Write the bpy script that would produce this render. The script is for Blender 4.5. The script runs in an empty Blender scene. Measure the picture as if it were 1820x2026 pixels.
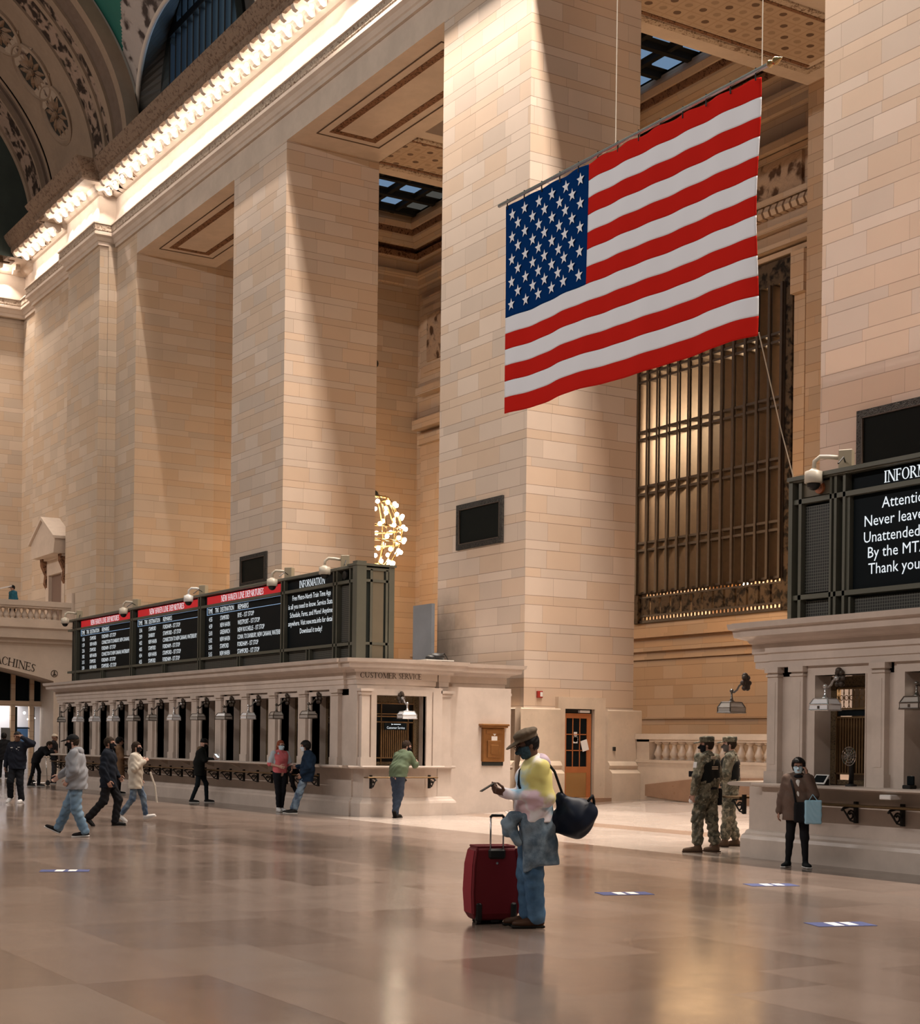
import bpy, bmesh, math, random
import numpy as np
from mathutils import Vector, Matrix
random.seed(7); np.random.seed(7)
C = bpy.context.scene.collection
SC = bpy.context.scene
PI = math.pi

# ------------------------------------------------------------------ camera
FPX, YAW, ROLL, HORIZON, EYE = 3067.0, 1.017907, 0.012034, 1467.81, 1.68
cam_d = bpy.data.cameras.new('camera'); cam = bpy.data.objects.new('camera', cam_d); C.objects.link(cam)
_f = Vector((-math.sin(YAW), math.cos(YAW), 0)); _r0 = Vector((math.cos(YAW), math.sin(YAW), 0)); _u0 = Vector((0, 0, 1))
_r = _r0*math.cos(ROLL) + _u0*math.sin(ROLL); _u = _u0*math.cos(ROLL) - _r0*math.sin(ROLL)
m3 = Matrix((_r, _u, -_f)).transposed()
cam.matrix_world = Matrix.Translation((0, 0, EYE)) @ m3.to_4x4()
cam_d.sensor_fit = 'HORIZONTAL'; cam_d.sensor_width = 36.0
cam_d.lens = FPX/1820.0*36.0
cam_d.shift_y = (HORIZON-1013.0)/1820.0
cam_d.clip_end = 500
SC.camera = cam

# ------------------------------------------------------------------ view, world, lights
SC.view_settings.view_transform = 'Standard'; SC.view_settings.look = 'None'
SC.view_settings.gamma = 1.0; SC.view_settings.use_curve_mapping = False
SC.view_settings.exposure = -0.30
SC.render.engine = 'CYCLES'
SC.cycles.use_denoising = True
SC.cycles.max_bounces = 6; SC.cycles.diffuse_bounces = 3; SC.cycles.glossy_bounces = 3
SC.cycles.transmission_bounces = 4; SC.cycles.transparent_max_bounces = 8
SC.cycles.sample_clamp_indirect = 4.0
SC.cycles.use_light_tree = True
w = bpy.data.worlds.new('hall_ambient'); SC.world = w; w.use_nodes = True
w.node_tree.nodes['Background'].inputs[0].default_value = (1.0, 0.80, 0.62, 1)
w.node_tree.nodes['Background'].inputs[1].default_value = 0.085

def light(name, kind, loc, energy, color, target=None, **kw):
    d = bpy.data.lights.new(name, kind); o = bpy.data.objects.new(name, d); C.objects.link(o)
    d.energy = energy; d.color = color; o.location = loc
    for k, v in kw.items(): setattr(d, k, v)
    if target is not None:
        o.rotation_euler = (Vector(target)-Vector(loc)).to_track_quat('-Z', 'Y').to_euler()
    return o
WARM = (1.0, 0.87, 0.75); AMBER = (1.0, 0.60, 0.28); NEUT = (1.0, 0.91, 0.86)
# rows of cornice bulbs: south cornice (bulbs in the picture are modelled one by one further down), north cornice, west cornice
def strip(name, loc, length, axis, energy, color, tgt, width=0.15):
    d = bpy.data.lights.new(name, 'AREA'); d.shape = 'RECTANGLE'; d.size = length; d.size_y = width
    d.energy = energy; d.color = color
    o = bpy.data.objects.new(name, d); C.objects.link(o); o.location = loc
    z = -(Vector(tgt)).normalized(); x = Vector(axis).normalized(); y = z.cross(x).normalized(); x = y.cross(z)
    o.matrix_world = Matrix.Translation(loc) @ Matrix((x, y, z)).transposed().to_4x4()
    return o
strip('cornice_bulb_row_south', (-14.0, 20.50, 23.7), 54, (1, 0, 0), 54*300, WARM, (0, -0.05, -1)).data.spread = math.radians(120)
strip('cornice_bulb_row_north', (-30, -14.5, 23.8), 80, (1, 0, 0), 80*135, NEUT, (0, 1, -0.35), 0.4)
strip('cornice_bulb_row_west', (-73.5, 3, 23.7), 34, (0, 1, 0), 34*60, WARM, (0.1, 0, -1)).data.spread = math.radians(120)
# passage lamps behind the piers (hanging lamps of the ramp hall, plus added unseen fill lights)
light('passage_lamp_west', 'POINT', (-52.6, 28.3, 8.4), 1250, AMBER, shadow_soft_size=0.9)
light('passage_lamp_middle', 'POINT', (-38.8, 28.3, 9.6), 420, AMBER, shadow_soft_size=0.9)
light('passage_fill_back', 'POINT', (-36.5, 31.6, 6.8), 190, AMBER, shadow_soft_size=1.6)  # no hanging lamp: added to light the lower window wall
light('passage_lamp_east', 'POINT', (-21.0, 29.6, 6.0), 500, AMBER, shadow_soft_size=0.9)
light('passage_fill_beams', 'SPOT', (-21.2, 27.5, 6.0), 2200, (1, .70, .42), target=(-31.5, 28.0, 21), spot_size=0.7, spot_blend=0.5, shadow_soft_size=0.3)  # unseen spot added to brighten the undersides of the ceiling beams
light('passage_fill_floor', 'SPOT', (-26.3, 24.0, 19.5), 9000, NEUT, target=(-25.5, 19.0, 0), spot_size=0.62, spot_blend=0.35, shadow_soft_size=0.4)  # unseen spot added under the lintel to brighten the aisle floor

# ------------------------------------------------------------------ helpers
def tag(o, label=None, cat=None, group=None, kind=None):
    if label: o['label'] = label
    if cat: o['category'] = cat
    if group: o['group'] = group
    if kind: o['kind'] = kind
    return o
def thing(name, label, cat, loc=(0, 0, 0), rz=0.0, group=None, kind=None):
    o = bpy.data.objects.new(name, None); C.objects.link(o); o.empty_display_size = 0.2
    o.location = loc; o.rotation_euler = (0, 0, rz)
    return tag(o, label, cat, group, kind)
def mk(name, V, F, mats, parent=None, smooth=False, mi=None, world=False, loc=None):
    """link ONE mesh object; world=True: V are world coordinates and parent is an unrotated Empty"""
    V = [tuple(v) for v in V]
    if world and parent is not None:
        l = parent.location; V = [(v[0]-l[0], v[1]-l[1], v[2]-l[2]) for v in V]
    if loc is not None: V = [(v[0]-loc[0], v[1]-loc[1], v[2]-loc[2]) for v in V]
    me = bpy.data.meshes.new(name); me.from_pydata(V, [], F)
    if not isinstance(mats, (list, tuple)): mats = [mats]
    for m in mats: me.materials.append(m)
    if mi is not None:
        me.polygons.foreach_set('material_index', np.array(mi, dtype=np.int32))
    if smooth: me.polygons.foreach_set('use_smooth', np.ones(len(me.polygons), dtype=bool))
    me.update()
    o = bpy.data.objects.new(name, me); C.objects.link(o)
    if parent is not None: o.parent = parent
    if loc is not None: o.location = loc
    return o
def copy_tree(o, parent=None, **kw):
    c = o.copy(); C.objects.link(c)
    if parent is not None: c.parent = parent
    for ch in list(o.children): copy_tree(ch, c)
    return c

class MB:
    def __init__(s): s.V = []; s.F = []; s.M = []; s.m = 0
    def add(s, V, F):
        b = len(s.V); s.V += [tuple(map(float, v)) for v in V]; s.F += [[i+b for i in f] for f in F]; s.M += [s.m]*len(F); return s
    def box(s, x0, x1, y0, y1, z0, z1):
        V = [(x, y, z) for z in (z0, z1) for y in (y0, y1) for x in (x0, x1)]
        return s.add(V, [(0, 2, 3, 1), (4, 5, 7, 6), (0, 1, 5, 4), (2, 6, 7, 3), (0, 4, 6, 2), (1, 3, 7, 5)])
    def bbox(s, x0, x1, y0, y1, z0, z1, c=0.01):
        """box with chamfered edges"""
        bm = bmesh.new(); bmesh.ops.create_cube(bm, size=1)
        for v in bm.verts: v.co = Vector((x0+(v.co.x+.5)*(x1-x0), y0+(v.co.y+.5)*(y1-y0), z0+(v.co.z+.5)*(z1-z0)))
        bmesh.ops.bevel(bm, geom=bm.edges[:], offset=c, segments=1, affect='EDGES')
        return s.bm(bm)
    def bm(s, bm):
        bm.verts.index_update(); s.add([v.co[:] for v in bm.verts], [[v.index for v in f.verts] for f in bm.faces]); bm.free(); return s
    def quad(s, a, b, c, d): return s.add([a, b, c, d], [(0, 1, 2, 3)])
    def prism(s, poly, axis, a, b):
        """extrude a 2d polygon along axis from a to b; poly coords are the remaining two axes in xyz order"""
        n = len(poly)
        def p(q, t):
            if axis == 'x': return (t, q[0], q[1])
            if axis == 'y': return (q[0], t, q[1])
            return (q[0], q[1], t)
        V = [p(q, a) for q in poly] + [p(q, b) for q in poly]
        F = [list(range(n))[::-1], list(range(n, 2*n))] + [(i, (i+1) % n, n+(i+1) % n, n+i) for i in range(n)]
        return s.add(V, F)
    def tube(s, path, r, n=8, closed=False, cap=True):
        P = [Vector(p) for p in path]; m = len(P)
        R = r if isinstance(r, (list, tuple)) else [r]*m
        up = Vector((0.13, 0.07, 0.99)); V = []; F = []
        for i in range(m):
            if closed: t = P[(i+1) % m]-P[i-1]
            else: t = P[min(i+1, m-1)]-P[max(i-1, 0)]
            t.normalize(); a = t.cross(up)
            if a.length < 1e-3: a = t.cross(Vector((1, 0, 0)))
            a.normalize(); b = t.cross(a)
            for k in range(n):
                th = 2*PI*k/n; V.append(P[i]+(a*math.cos(th)+b*math.sin(th))*R[i])
        for i in range(m if closed else m-1):
            j = (i+1) % m
            for k in range(n): F.append((i*n+k, i*n+(k+1) % n, j*n+(k+1) % n, j*n+k))
        if cap and not closed: F += [list(range(n))[::-1], [(m-1)*n+k for k in range(n)]]
        return s.add(V, F)
    def lathe(s, prof, c=(0, 0, 0), n=16, axis='z'):
        """prof: list of (r, h)"""
        V = []; F = []
        for r, h in prof:
            for k in range(n):
                th = 2*PI*k/n; x, y = r*math.cos(th), r*math.sin(th)
                V.append((c[0]+x, c[1]+y, c[2]+h) if axis == 'z' else ((c[0]+h, c[1]+x, c[2]+y) if axis == 'x' else (c[0]+x, c[1]+h, c[2]+y)))
        m = len(prof)
        for i in range(m-1):
            for k in range(n): F.append((i*n+k, i*n+(k+1) % n, (i+1)*n+(k+1) % n, (i+1)*n+k))
        F += [list(range(n))[::-1], [(m-1)*n+k for k in range(n)]]
        return s.add(V, F)
    def ball(s, c, r, n=12, m=8, sc=(1, 1, 1)):
        prof = [(max(1e-4, r*math.sin(PI*i/m)), -r*math.cos(PI*i/m)) for i in range(m+1)]
        b = len(s.V); s.lathe(prof, (0, 0, 0), n)
        for i in range(b, len(s.V)):
            v = s.V[i]; s.V[i] = (c[0]+v[0]*sc[0], c[1]+v[1]*sc[1], c[2]+v[2]*sc[2])
        return s
    def sweep(s, prof, path, cap=True):
        """sweep an open profile [(out, z)] along a plan polyline [(x, y)]; out = to the right-hand side of travel, mitred corners"""
        n = len(prof); m = len(path); V = []; F = []
        for i in range(m):
            p = Vector(path[i])
            d0 = (Vector(path[i])-Vector(path[i-1])).normalized() if i > 0 else None
            d1 = (Vector(path[i+1])-Vector(path[i])).normalized() if i < m-1 else None
            if d0 is None: d0 = d1
            if d1 is None: d1 = d0
            n0 = Vector((d0.y, -d0.x)); n1 = Vector((d1.y, -d1.x)); nn = n0+n1
            nn = nn/(max(0.2, nn.dot(nn)/2))
            for o_, z in prof: V.append((p.x+nn.x*o_, p.y+nn.y*o_, z))
        for i in range(m-1):
            for k in range(n-1): F.append((i*n+k, (i+1)*n+k, (i+1)*n+k+1, i*n+k+1))
        if cap: F += [list(range(n)), [(m-1)*n+k for k in range(n)][::-1]]
        return s.add(V, F)
    def xf(s, M, start=0):
        for i in range(start, len(s.V)): s.V[i] = tuple(M @ Vector(s.V[i]))
        return s
    def build(s, name, mats, parent=None, smooth=False, world=False, loc=None, auto=None):
        o = mk(name, s.V, s.F, mats, parent, smooth, s.M if any(s.M) else None, world, loc)
        if auto is not None:
            o.data.polygons.foreach_set('use_smooth', np.ones(len(o.data.polygons), dtype=bool))
            bm = bmesh.new(); bm.from_mesh(o.data)
            for e in bm.edges:
                if len(e.link_faces) != 2 or e.calc_face_angle(9) > auto: e.smooth = False
            bm.to_mesh(o.data); bm.free()
        return o

def fixn(o):
    bm = bmesh.new(); bm.from_mesh(o.data); bmesh.ops.recalc_face_normals(bm, faces=bm.faces[:]); bm.to_mesh(o.data); bm.free(); return o

# ------------------------------------------------------------------ materials
def newmat(name):
    m = bpy.data.materials.new(name); m.use_nodes = True; nt = m.node_tree
    return m, nt, nt.nodes['Principled BSDF']
class N:
    """small node-tree writer"""
    def __init__(s, nt): s.t = nt
    def n(s, typ, **kw):
        x = s.t.nodes.new(typ)
        for k, v in kw.items(): setattr(x, k, v)
        return x
    def l(s, a, b): s.t.links.new(a, b)
    def val(s, inp, v):
        if isinstance(v, (int, float)): inp.default_value = v
        elif isinstance(v, (tuple, list)): inp.default_value = v
        else: s.l(v, inp)
    def math(s, op, a, b=0.0, c=0.0):
        x = s.n('ShaderNodeMath', operation=op)
        s.val(x.inputs[0], a); s.val(x.inputs[1], b); s.val(x.inputs[2], c); return x.outputs[0]
    def mix(s, f, a, b, blend='MIX'):
        x = s.n('ShaderNodeMix', data_type='RGBA', blend_type=blend)
        s.val(x.inputs[0], f); s.val(x.inputs[6], a); s.val(x.inputs[7], b); return x.outputs[2]
    def mixf(s, f, a, b):
        x = s.n('ShaderNodeMix', data_type='FLOAT'); s.val(x.inputs[0], f); s.val(x.inputs[2], a); s.val(x.inputs[3], b); return x.outputs[0]
    def noise(s, vec, scale, detail=3, rough=0.55):
        x = s.n('ShaderNodeTexNoise'); 
        if vec is not None: s.l(vec, x.inputs['Vector'])
        x.inputs['Scale'].default_value = scale; x.inputs['Detail'].default_value = detail; x.inputs['Roughness'].default_value = rough
        return x.outputs[0]
    def ramp(s, f, a, b):
        x = s.n('ShaderNodeMapRange', interpolation_type='SMOOTHSTEP'); s.val(x.inputs[0], f); x.inputs[1].default_value = a; x.inputs[2].default_value = b; return x.outputs[0]
    def comb(s, x_, y_, z_):
        x = s.n('ShaderNodeCombineXYZ'); s.val(x.inputs[0], x_); s.val(x.inputs[1], y_); s.val(x.inputs[2], z_); return x.outputs[0]
    def sep(s, v):
        x = s.n('ShaderNodeSeparateXYZ'); s.l(v, x.inputs[0]); return x.outputs
    def bump(s, h, strength, dist=0.02):
        x = s.n('ShaderNodeBump'); x.inputs['Strength'].default_value = strength; x.inputs['Distance'].default_value = dist; s.l(h, x.inputs['Height']); return x.outputs[0]
    def white(s, vec):
        x = s.n('ShaderNodeTexWhiteNoise', noise_dimensions='3D'); s.l(vec, x.inputs['Vector']); return x.outputs[0]
    def voro(s, vec, scale, feature='F1'):
        x = s.n('ShaderNodeTexVoronoi', feature=feature); s.l(vec, x.inputs['Vector']); x.inputs['Scale'].default_value = scale; return x.outputs[0]
def c4(c): return (c[0], c[1], c[2], 1.0)
def plain(name, col, rough=0.6, metal=0.0, noise=0.0, nscale=8.0, bump=0.0, bscale=60.0, spec=None, emit=0.0):
    m, nt, b = newmat(name); k = N(nt)
    b.inputs['Base Color'].default_value = c4(col); b.inputs['Roughness'].default_value = rough; b.inputs['Metallic'].default_value = metal
    if spec is not None: b.inputs['Specular IOR Level'].default_value = spec
    if noise or bump:
        tc = k.n('ShaderNodeTexCoord').outputs['Object']
        if noise:
            f = k.noise(tc, nscale, 4)
            k.l(k.mix(f, c4([max(0, x*(1-noise)) for x in col]), c4([min(1, x*(1+noise)) for x in col])), b.inputs['Base Color'])
        if bump: k.l(k.bump(k.noise(tc, bscale, 3), bump), b.inputs['Normal'])
    if emit: b.inputs['Emission Color'].default_value = c4(col); b.inputs['Emission Strength'].default_value = emit
    return m
def glow(name, col, s):
    m, nt, b = newmat(name)
    b.inputs['Base Color'].default_value = (0, 0, 0, 1); b.inputs['Emission Color'].default_value = c4(col); b.inputs['Emission Strength'].default_value = s
    b.inputs['Roughness'].default_value = 0.5
    return m
def ashlar(name, col, var=0.12, joint=0.55, big=0.45, small=0.225, wbig=1.02, wsmall=1.55, rough=0.75, blotch=0.14, hue=(1.0, 0.86, 0.70), soot=None):
    """coursed stone: a tall course over a short one, joints, block-to-block tone, blotches"""
    m, nt, b = newmat(name); k = N(nt)
    geo = k.n('ShaderNodeNewGeometry'); P = geo.outputs['Position']
    x, y, z = k.sep(P); nx, ny, nz = k.sep(geo.outputs['True Normal'])
    side = k.math('GREATER_THAN', k.math('ABSOLUTE', nx), 0.6)
    flat = k.math('GREATER_THAN', k.math('ABSOLUTE', nz), 0.8)
    h = k.mixf(side, x, y)
    zz = k.mixf(flat, z, y)
    per = big+small
    q = k.math('DIVIDE', k.math('ADD', zz, 100*per-0.33), per)
    fr = k.math('FRACT', q); row = k.math('FLOOR', q)
    isb = k.math('GREATER_THAN', fr, small/per)
    wd = k.mixf(isb, wsmall, wbig)
    rid = k.math('ADD', k.math('MULTIPLY', row, 2.0), isb)
    off = k.math('MULTIPLY', k.white(k.comb(rid, side, 3.3)), 7.0)
    off = k.mixf(0.8, off, k.math('MULTIPLY', isb, 0.43))
    cq = k.math('ADD', k.math('DIVIDE', k.math('ADD', h, 300.0), wd), off)
    cf = k.math('FRACT', cq); cid = k.math('FLOOR', cq)
    # distance to joints in metres
    dv = k.math('MULTIPLY', k.math('MINIMUM', cf, k.math('SUBTRACT', 1.0, cf)), wd)
    frs = k.math('MULTIPLY', k.mixf(isb, fr, k.math('SUBTRACT', fr, small/per)), per)
    hh = k.mixf(isb, small, big)
    dh = k.math('MINIMUM', frs, k.math('SUBTRACT', hh, frs))
    nj = k.noise(P, 1.3, 2); nd = k.noise(P, 3.0, 4)
    wj = k.mixf(nj, 0.0035, 0.011)
    jh = k.math('LESS_THAN', dh, wj); jv = k.math('MULTIPLY', k.math('LESS_THAN', dv, k.math('MULTIPLY', wj, 0.8)), 0.6)
    j = k.math('MAXIMUM', jh, jv)
    tone = k.white(k.comb(rid, cid, side))
    tone2 = k.white(k.comb(cid, rid, 5.0))
    lo = [c*(1-var) for c in col]; hi = [min(1, c*(1+var*0.8)) for c in col]
    base = k.mix(tone, c4(lo), c4(hi))
    base = k.mix(k.math('MULTIPLY', k.math('GREATER_THAN', tone2, 0.55), 0.5), base, c4([c*h_ for c, h_ in zip(col, hue)]))
    bl = k.ramp(k.noise(P, 0.9, 5), 0.35, 0.75)
    base = k.mix(k.math('MULTIPLY', bl, blotch), base, c4([c*0.72 for c in col]))
    base = k.mix(k.math('MULTIPLY', nd, 0.10), base, c4([min(1, c*1.25) for c in col]))
    base = k.mix(k.math('MULTIPLY', j, joint), base, c4((0.09, 0.05, 0.025)))
    if soot:
        ds = k.n('ShaderNodeVectorMath', operation='DISTANCE'); sv = k.n('ShaderNodeVectorMath', operation='MULTIPLY'); k.l(P, sv.inputs[0]); sv.inputs[1].default_value = (1.0, 0.15, 1.15)
        k.l(sv.outputs[0], ds.inputs[0]); ds.inputs[1].default_value = (soot[0], soot[1]*.15, soot[2]*1.15)
        sf_ = k.math('SUBTRACT', 1.0, k.ramp(k.math('ADD', ds.outputs['Value'], k.math('MULTIPLY', k.noise(P, 2.2, 4), 0.8)), 0.6, 2.7))
        base = k.mix(k.math('MULTIPLY', sf_, 0.85), base, (0.055, 0.042, 0.032, 1))
    k.l(base, b.inputs['Base Color']); b.inputs['Roughness'].default_value = rough
    b.inputs['Specular IOR Level'].default_value = 0.25
    hgt = k.math('SUBTRACT', k.math('MULTIPLY', nd, 0.25), j)
    k.l(k.bump(hgt, 0.35, 0.01), b.inputs['Normal'])
    return m
def marble(name, col, vein=0.12, rough=0.35, scale=1.2):
    m, nt, b = newmat(name); k = N(nt)
    P = k.n('ShaderNodeNewGeometry').outputs['Position']
    a = k.noise(P, scale, 6, 0.65); c = k.noise(P, scale*6, 4)
    base = k.mix(k.ramp(a, 0.3, 0.7), c4([x*(1-vein) for x in col]), c4([min(1, x*(1+vein)) for x in col]))
    base = k.mix(k.math('MULTIPLY', c, 0.18), base, c4([x*0.7 for x in col]))
    k.l(base, b.inputs['Base Color'])
    k.l(k.mixf(c, rough*0.7, rough*1.4), b.inputs['Roughness'])
    return m
def ornament(name, light_, dark, scale=3.0, bumpd=0.05, thr=(0.42, 0.58)):
    """carved / painted relief: dark hollows between pale scrolls"""
    m, nt, b = newmat(name); k = N(nt)
    P = k.n('ShaderNodeNewGeometry').outputs['Position']
    wv = k.n('ShaderNodeVectorMath', operation='ADD'); k.l(P, wv.inputs[0])
    nz = k.n('ShaderNodeTexNoise'); k.l(P, nz.inputs['Vector']); nz.inputs['Scale'].default_value = scale*0.7
    sc = k.n('ShaderNodeVectorMath', operation='SCALE'); k.l(nz.outputs['Color'], sc.inputs[0]); sc.inputs['Scale'].default_value = 0.55
    k.l(sc.outputs[0], wv.inputs[1])
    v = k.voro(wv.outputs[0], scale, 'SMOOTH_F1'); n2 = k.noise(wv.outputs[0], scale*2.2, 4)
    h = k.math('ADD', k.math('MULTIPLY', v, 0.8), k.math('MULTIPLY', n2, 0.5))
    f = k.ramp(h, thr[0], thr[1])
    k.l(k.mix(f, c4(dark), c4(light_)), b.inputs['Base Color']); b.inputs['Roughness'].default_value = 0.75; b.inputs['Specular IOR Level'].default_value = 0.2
    k.l(k.bump(h, 0.8, bumpd), b.inputs['Normal'])
    return m

M = {}
STONE = (0.585, 0.475, 0.39)
M['stone'] = ashlar('caen_stone_blocks', STONE)
M['stone_soot'] = ashlar('caen_stone_blocks_stained', STONE, soot=(-35.4, 21.12, 4.1))
M['stone_west'] = ashlar('caen_stone_blocks_west', (0.56, 0.45, 0.35), joint=0.40)
M['stone_in'] = ashlar('passage_stone_blocks', (0.56, 0.42, 0.30), joint=0.5)
M['limestone'] = marble('smooth_limestone', (0.60, 0.49, 0.40), 0.08, 0.7, 0.8)
M['bottic'] = marble('botticino_marble', (0.60, 0.51, 0.445), 0.10, 0.32)
M['plinth'] = marble('plinth_marble', (0.60, 0.48, 0.37), 0.10, 0.30)
M['brown_marble'] = marble('brown_marble', (0.32, 0.19, 0.12), 0.15, 0.3)
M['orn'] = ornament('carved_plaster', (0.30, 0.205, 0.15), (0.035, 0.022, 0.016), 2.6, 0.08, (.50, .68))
M['orn_fine'] = ornament('fine_carved_band', (0.50, 0.40, 0.31), (0.20, 0.13, 0.09), 9.0, 0.03)
M['orn_brown'] = ornament('brown_carved_band', (0.22, 0.11, 0.06), (0.07, 0.03, 0.015), 8.0, 0.03)
M['cream'] = marble('cream_plaster', (0.27, 0.185, 0.125), 0.10, 0.8, 0.7)
M['brown_plaster'] = marble('brown_plaster', (0.135, 0.088, 0.062), 0.12, 0.8, 0.7)
M['green_vault'] = plain('green_vault_paint', (0.012, 0.115, 0.085), 0.7, noise=0.35, nscale=0.6)
M['bronze'] = plain('dark_bronze', (0.058, 0.042, 0.031), 0.5, 0.25, noise=0.3, nscale=6)
M['bronze_black'] = plain('black_bronze', (0.018, 0.020, 0.018), 0.5, 0.4, noise=0.3, nscale=9)
M['iron'] = plain('black_iron', (0.012, 0.012, 0.012), 0.5, 0.3)
M['corona'] = ornament('brown_leaf_cornice', (0.22, 0.15, 0.105), (0.12, 0.075, 0.05), 7.0, 0.03)
M['brass'] = plain('polished_brass', (0.60, 0.40, 0.18), 0.25, 0.9)
M['chrome'] = plain('tarnished_nickel', (0.55, 0.52, 0.50), 0.2, 1.0)
# ================================================================== the hall: floor
def mat_floor():
    m, nt, b = newmat('polished_tennessee_marble'); k = N(nt)
    P = k.n('ShaderNodeNewGeometry').outputs['Position']; x, y, z = k.sep(P)
    # staggered slabs 1.85 x 0.92 m, laid along the hall
    ry = k.math('DIVIDE', k.math('ADD', y, 50.0), 0.92); row = k.math('FLOOR', ry); fy = k.math('FRACT', ry)
    rx = k.math('ADD', k.math('DIVIDE', k.math('ADD', x, 200.0), 1.85), k.math('MULTIPLY', k.white(k.comb(row, 1.0, 2.0)), 3.0))
    col = k.math('FLOOR', rx); fx = k.math('FRACT', rx)
    tone = k.white(k.comb(row, col, 1.0)); tone2 = k.white(k.comb(col, row, 9.0))
    ns = k.noise(P, 0.7, 5, 0.6); nf = k.noise(P, 5.0, 5, 0.6)
    c = k.mix(tone, (0.135, 0.098, 0.079, 1), (0.215, 0.163, 0.135, 1))
    c = k.mix(k.math('MULTIPLY', tone2, 0.35), c, (0.165, 0.10, 0.075, 1))
    c = k.mix(k.math('MULTIPLY', k.ramp(ns, 0.35, 0.7), 0.35), c, (0.12, 0.084, 0.067, 1))
    c = k.mix(k.math('MULTIPLY', nf, 0.25), c, (0.24, 0.19, 0.16, 1))
    # aisle between the ticket offices, its bright light painted in as paler stone, its dark joint strip, grey borders along the offices
    inx = k.math('MULTIPLY', k.math('GREATER_THAN', x, -32.4), k.math('LESS_THAN', x, -17.2))
    aisle = k.math('MULTIPLY', k.math('GREATER_THAN', y, 15.36), inx)
    c = k.mix(k.math('MULTIPLY', aisle, 0.75), c, (0.55, 0.47, 0.41, 1))
    st = k.math('MULTIPLY', k.math('MULTIPLY', k.math('GREATER_THAN', y, 18.70), k.math('LESS_THAN', y, 19.27)), inx)
    c = k.mix(k.math('MULTIPLY', st, 0.9), c, (0.30, 0.20, 0.145, 1))
    bd = k.math('MULTIPLY', k.math('GREATER_THAN', y, 15.12), k.math('SUBTRACT', 1.0, k.math('MULTIPLY', k.math('GREATER_THAN', x, -30.2), k.math('LESS_THAN', x, -17.6))))
    c = k.mix(k.math('MULTIPLY', bd, 0.85), c, k.mix(nf, (0.17, 0.13, 0.105, 1), (0.26, 0.20, 0.165, 1)))
    dj = k.math('MINIMUM', k.math('MULTIPLY', k.math('MINIMUM', fy, k.math('SUBTRACT', 1.0, fy)), 0.92), k.math('MULTIPLY', k.math('MINIMUM', fx, k.math('SUBTRACT', 1.0, fx)), 1.85))
    c = k.mix(k.math('MULTIPLY', k.math('LESS_THAN', dj, 0.004), 0.45), c, (0.10, 0.06, 0.04, 1))
    k.l(c, b.inputs['Base Color'])
    rr = k.math('ADD', 0.07, k.math('MULTIPLY', k.noise(P, 1.6, 5, 0.65), 0.15))
    k.l(k.math('ADD', rr, k.math('MULTIPLY', tone, 0.05)), b.inputs['Roughness'])
    b.inputs['Specular IOR Level'].default_value = 0.75
    k.l(k.bump(k.math('ADD', k.noise(P, 2.2, 3), k.math('MULTIPLY', tone2, 0.15)), 0.03, 0.02), b.inputs['Normal'])
    return m
M['floor'] = mat_floor()
RY0, RS = 18.65, 0.05
def zf(y): return max(0.0, RS*(y-RY0))
b = MB()
for x0, x1 in ((-76, 12),):
    b.quad((x0, -16, 0), (x1, -16, 0), (x1, RY0, 0), (x0, RY0, 0))
    b.quad((x0, RY0, 0), (x1, RY0, 0), (x1, 40, zf(40)), (x0, 40, zf(40)))
tag(b.build('floor', M['floor']), 'polished pinkish tan marble floor of the hall', 'floor', kind='structure')

# ================================================================== piers of the south wall
ZL = 20.85
def pillar(x0, x1, label, plinth=True, mat='stone'):
    r = thing('pillar', label, 'pillar', ((x0+x1)/2, 21.12, 0), kind='structure')
    b = MB(); b.box(x0, x1, 21.12, 24.48, 0, ZL); b.build('shaft', M[mat], r, world=True)
    if plinth:
        b = MB(); e = 0.24
        # plain die, torus and step at the foot; a gap is left for the door in the east face
        for (ya, yb) in ((None, 22.06), (23.51, 24.48+0.1)):
            prof = [(-0.3, 2.53), (e-0.03, 2.53), (e, 2.50), (e, 1.24), (e+0.05, 1.20), (e+0.10, 1.13), (e+0.05, 1.04), (e+0.14, 0.99), (e+0.2, 0.94), (e+0.2, 0.0), (-0.3, 0.0)]
            V = []; n = len(prof)
            for y in (ya, yb): V += [(x1+o, 21.12-o if y is None else y, z) for o, z in prof]
            b.add(V, [list(range(n)), list(range(n, 2*n))[::-1]]+[(i, n+i, n+(i+1) % n, (i+1) % n) for i in range(n)])
        n = len(prof); V = []
        for x in (x0-e, x1-0.01): V += [(x, 21.12-o, z) for o, z in prof]
        b.add(V, [list(range(n)), list(range(n, 2*n))[::-1]]+[(i, n+i, n+(i+1) % n, (i+1) % n) for i in range(n)])
        fixn(b.build('plinth', M['plinth'], r, world=True))
    return r
P2 = pillar(-49.38, -45.20, 'tall square stone pier behind the middle of the departure board', False)
P3 = pillar(-35.45, -31.30, 'tall square stone pier behind the flag with a wooden door at its foot', True, 'stone_soot')
P4 = pillar(-21.40, -17.25, 'tall square stone pier rising behind the information board', False)
# blank wall west of the first opening: three planes
b = MB()
b.box(-61.3, -58.99, 21.12, 24.48, 0, 22.2)
b.box(-71.6, -61.3, 20.76, 24.48, 0, 22.2); b.box(-65.5, -61.4, 20.42, 20.8, 0, 22.0)
b.box(-75.5, -71.6, 21.10, 24.48, 0, 22.2)
tag(b.build('wall_south', M['stone_west']), 'blank coursed stone wall with a pedimented niche at its foot', 'wall', kind='structure')
# lintel over the openings
b = MB(); b.box(-58.99, 12, 21.12, 24.48, ZL, 22.2)
tag(b.build('trim_1', M['limestone']), 'smooth stone lintel spanning the openings between the piers', 'lintel', kind='structure')
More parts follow.
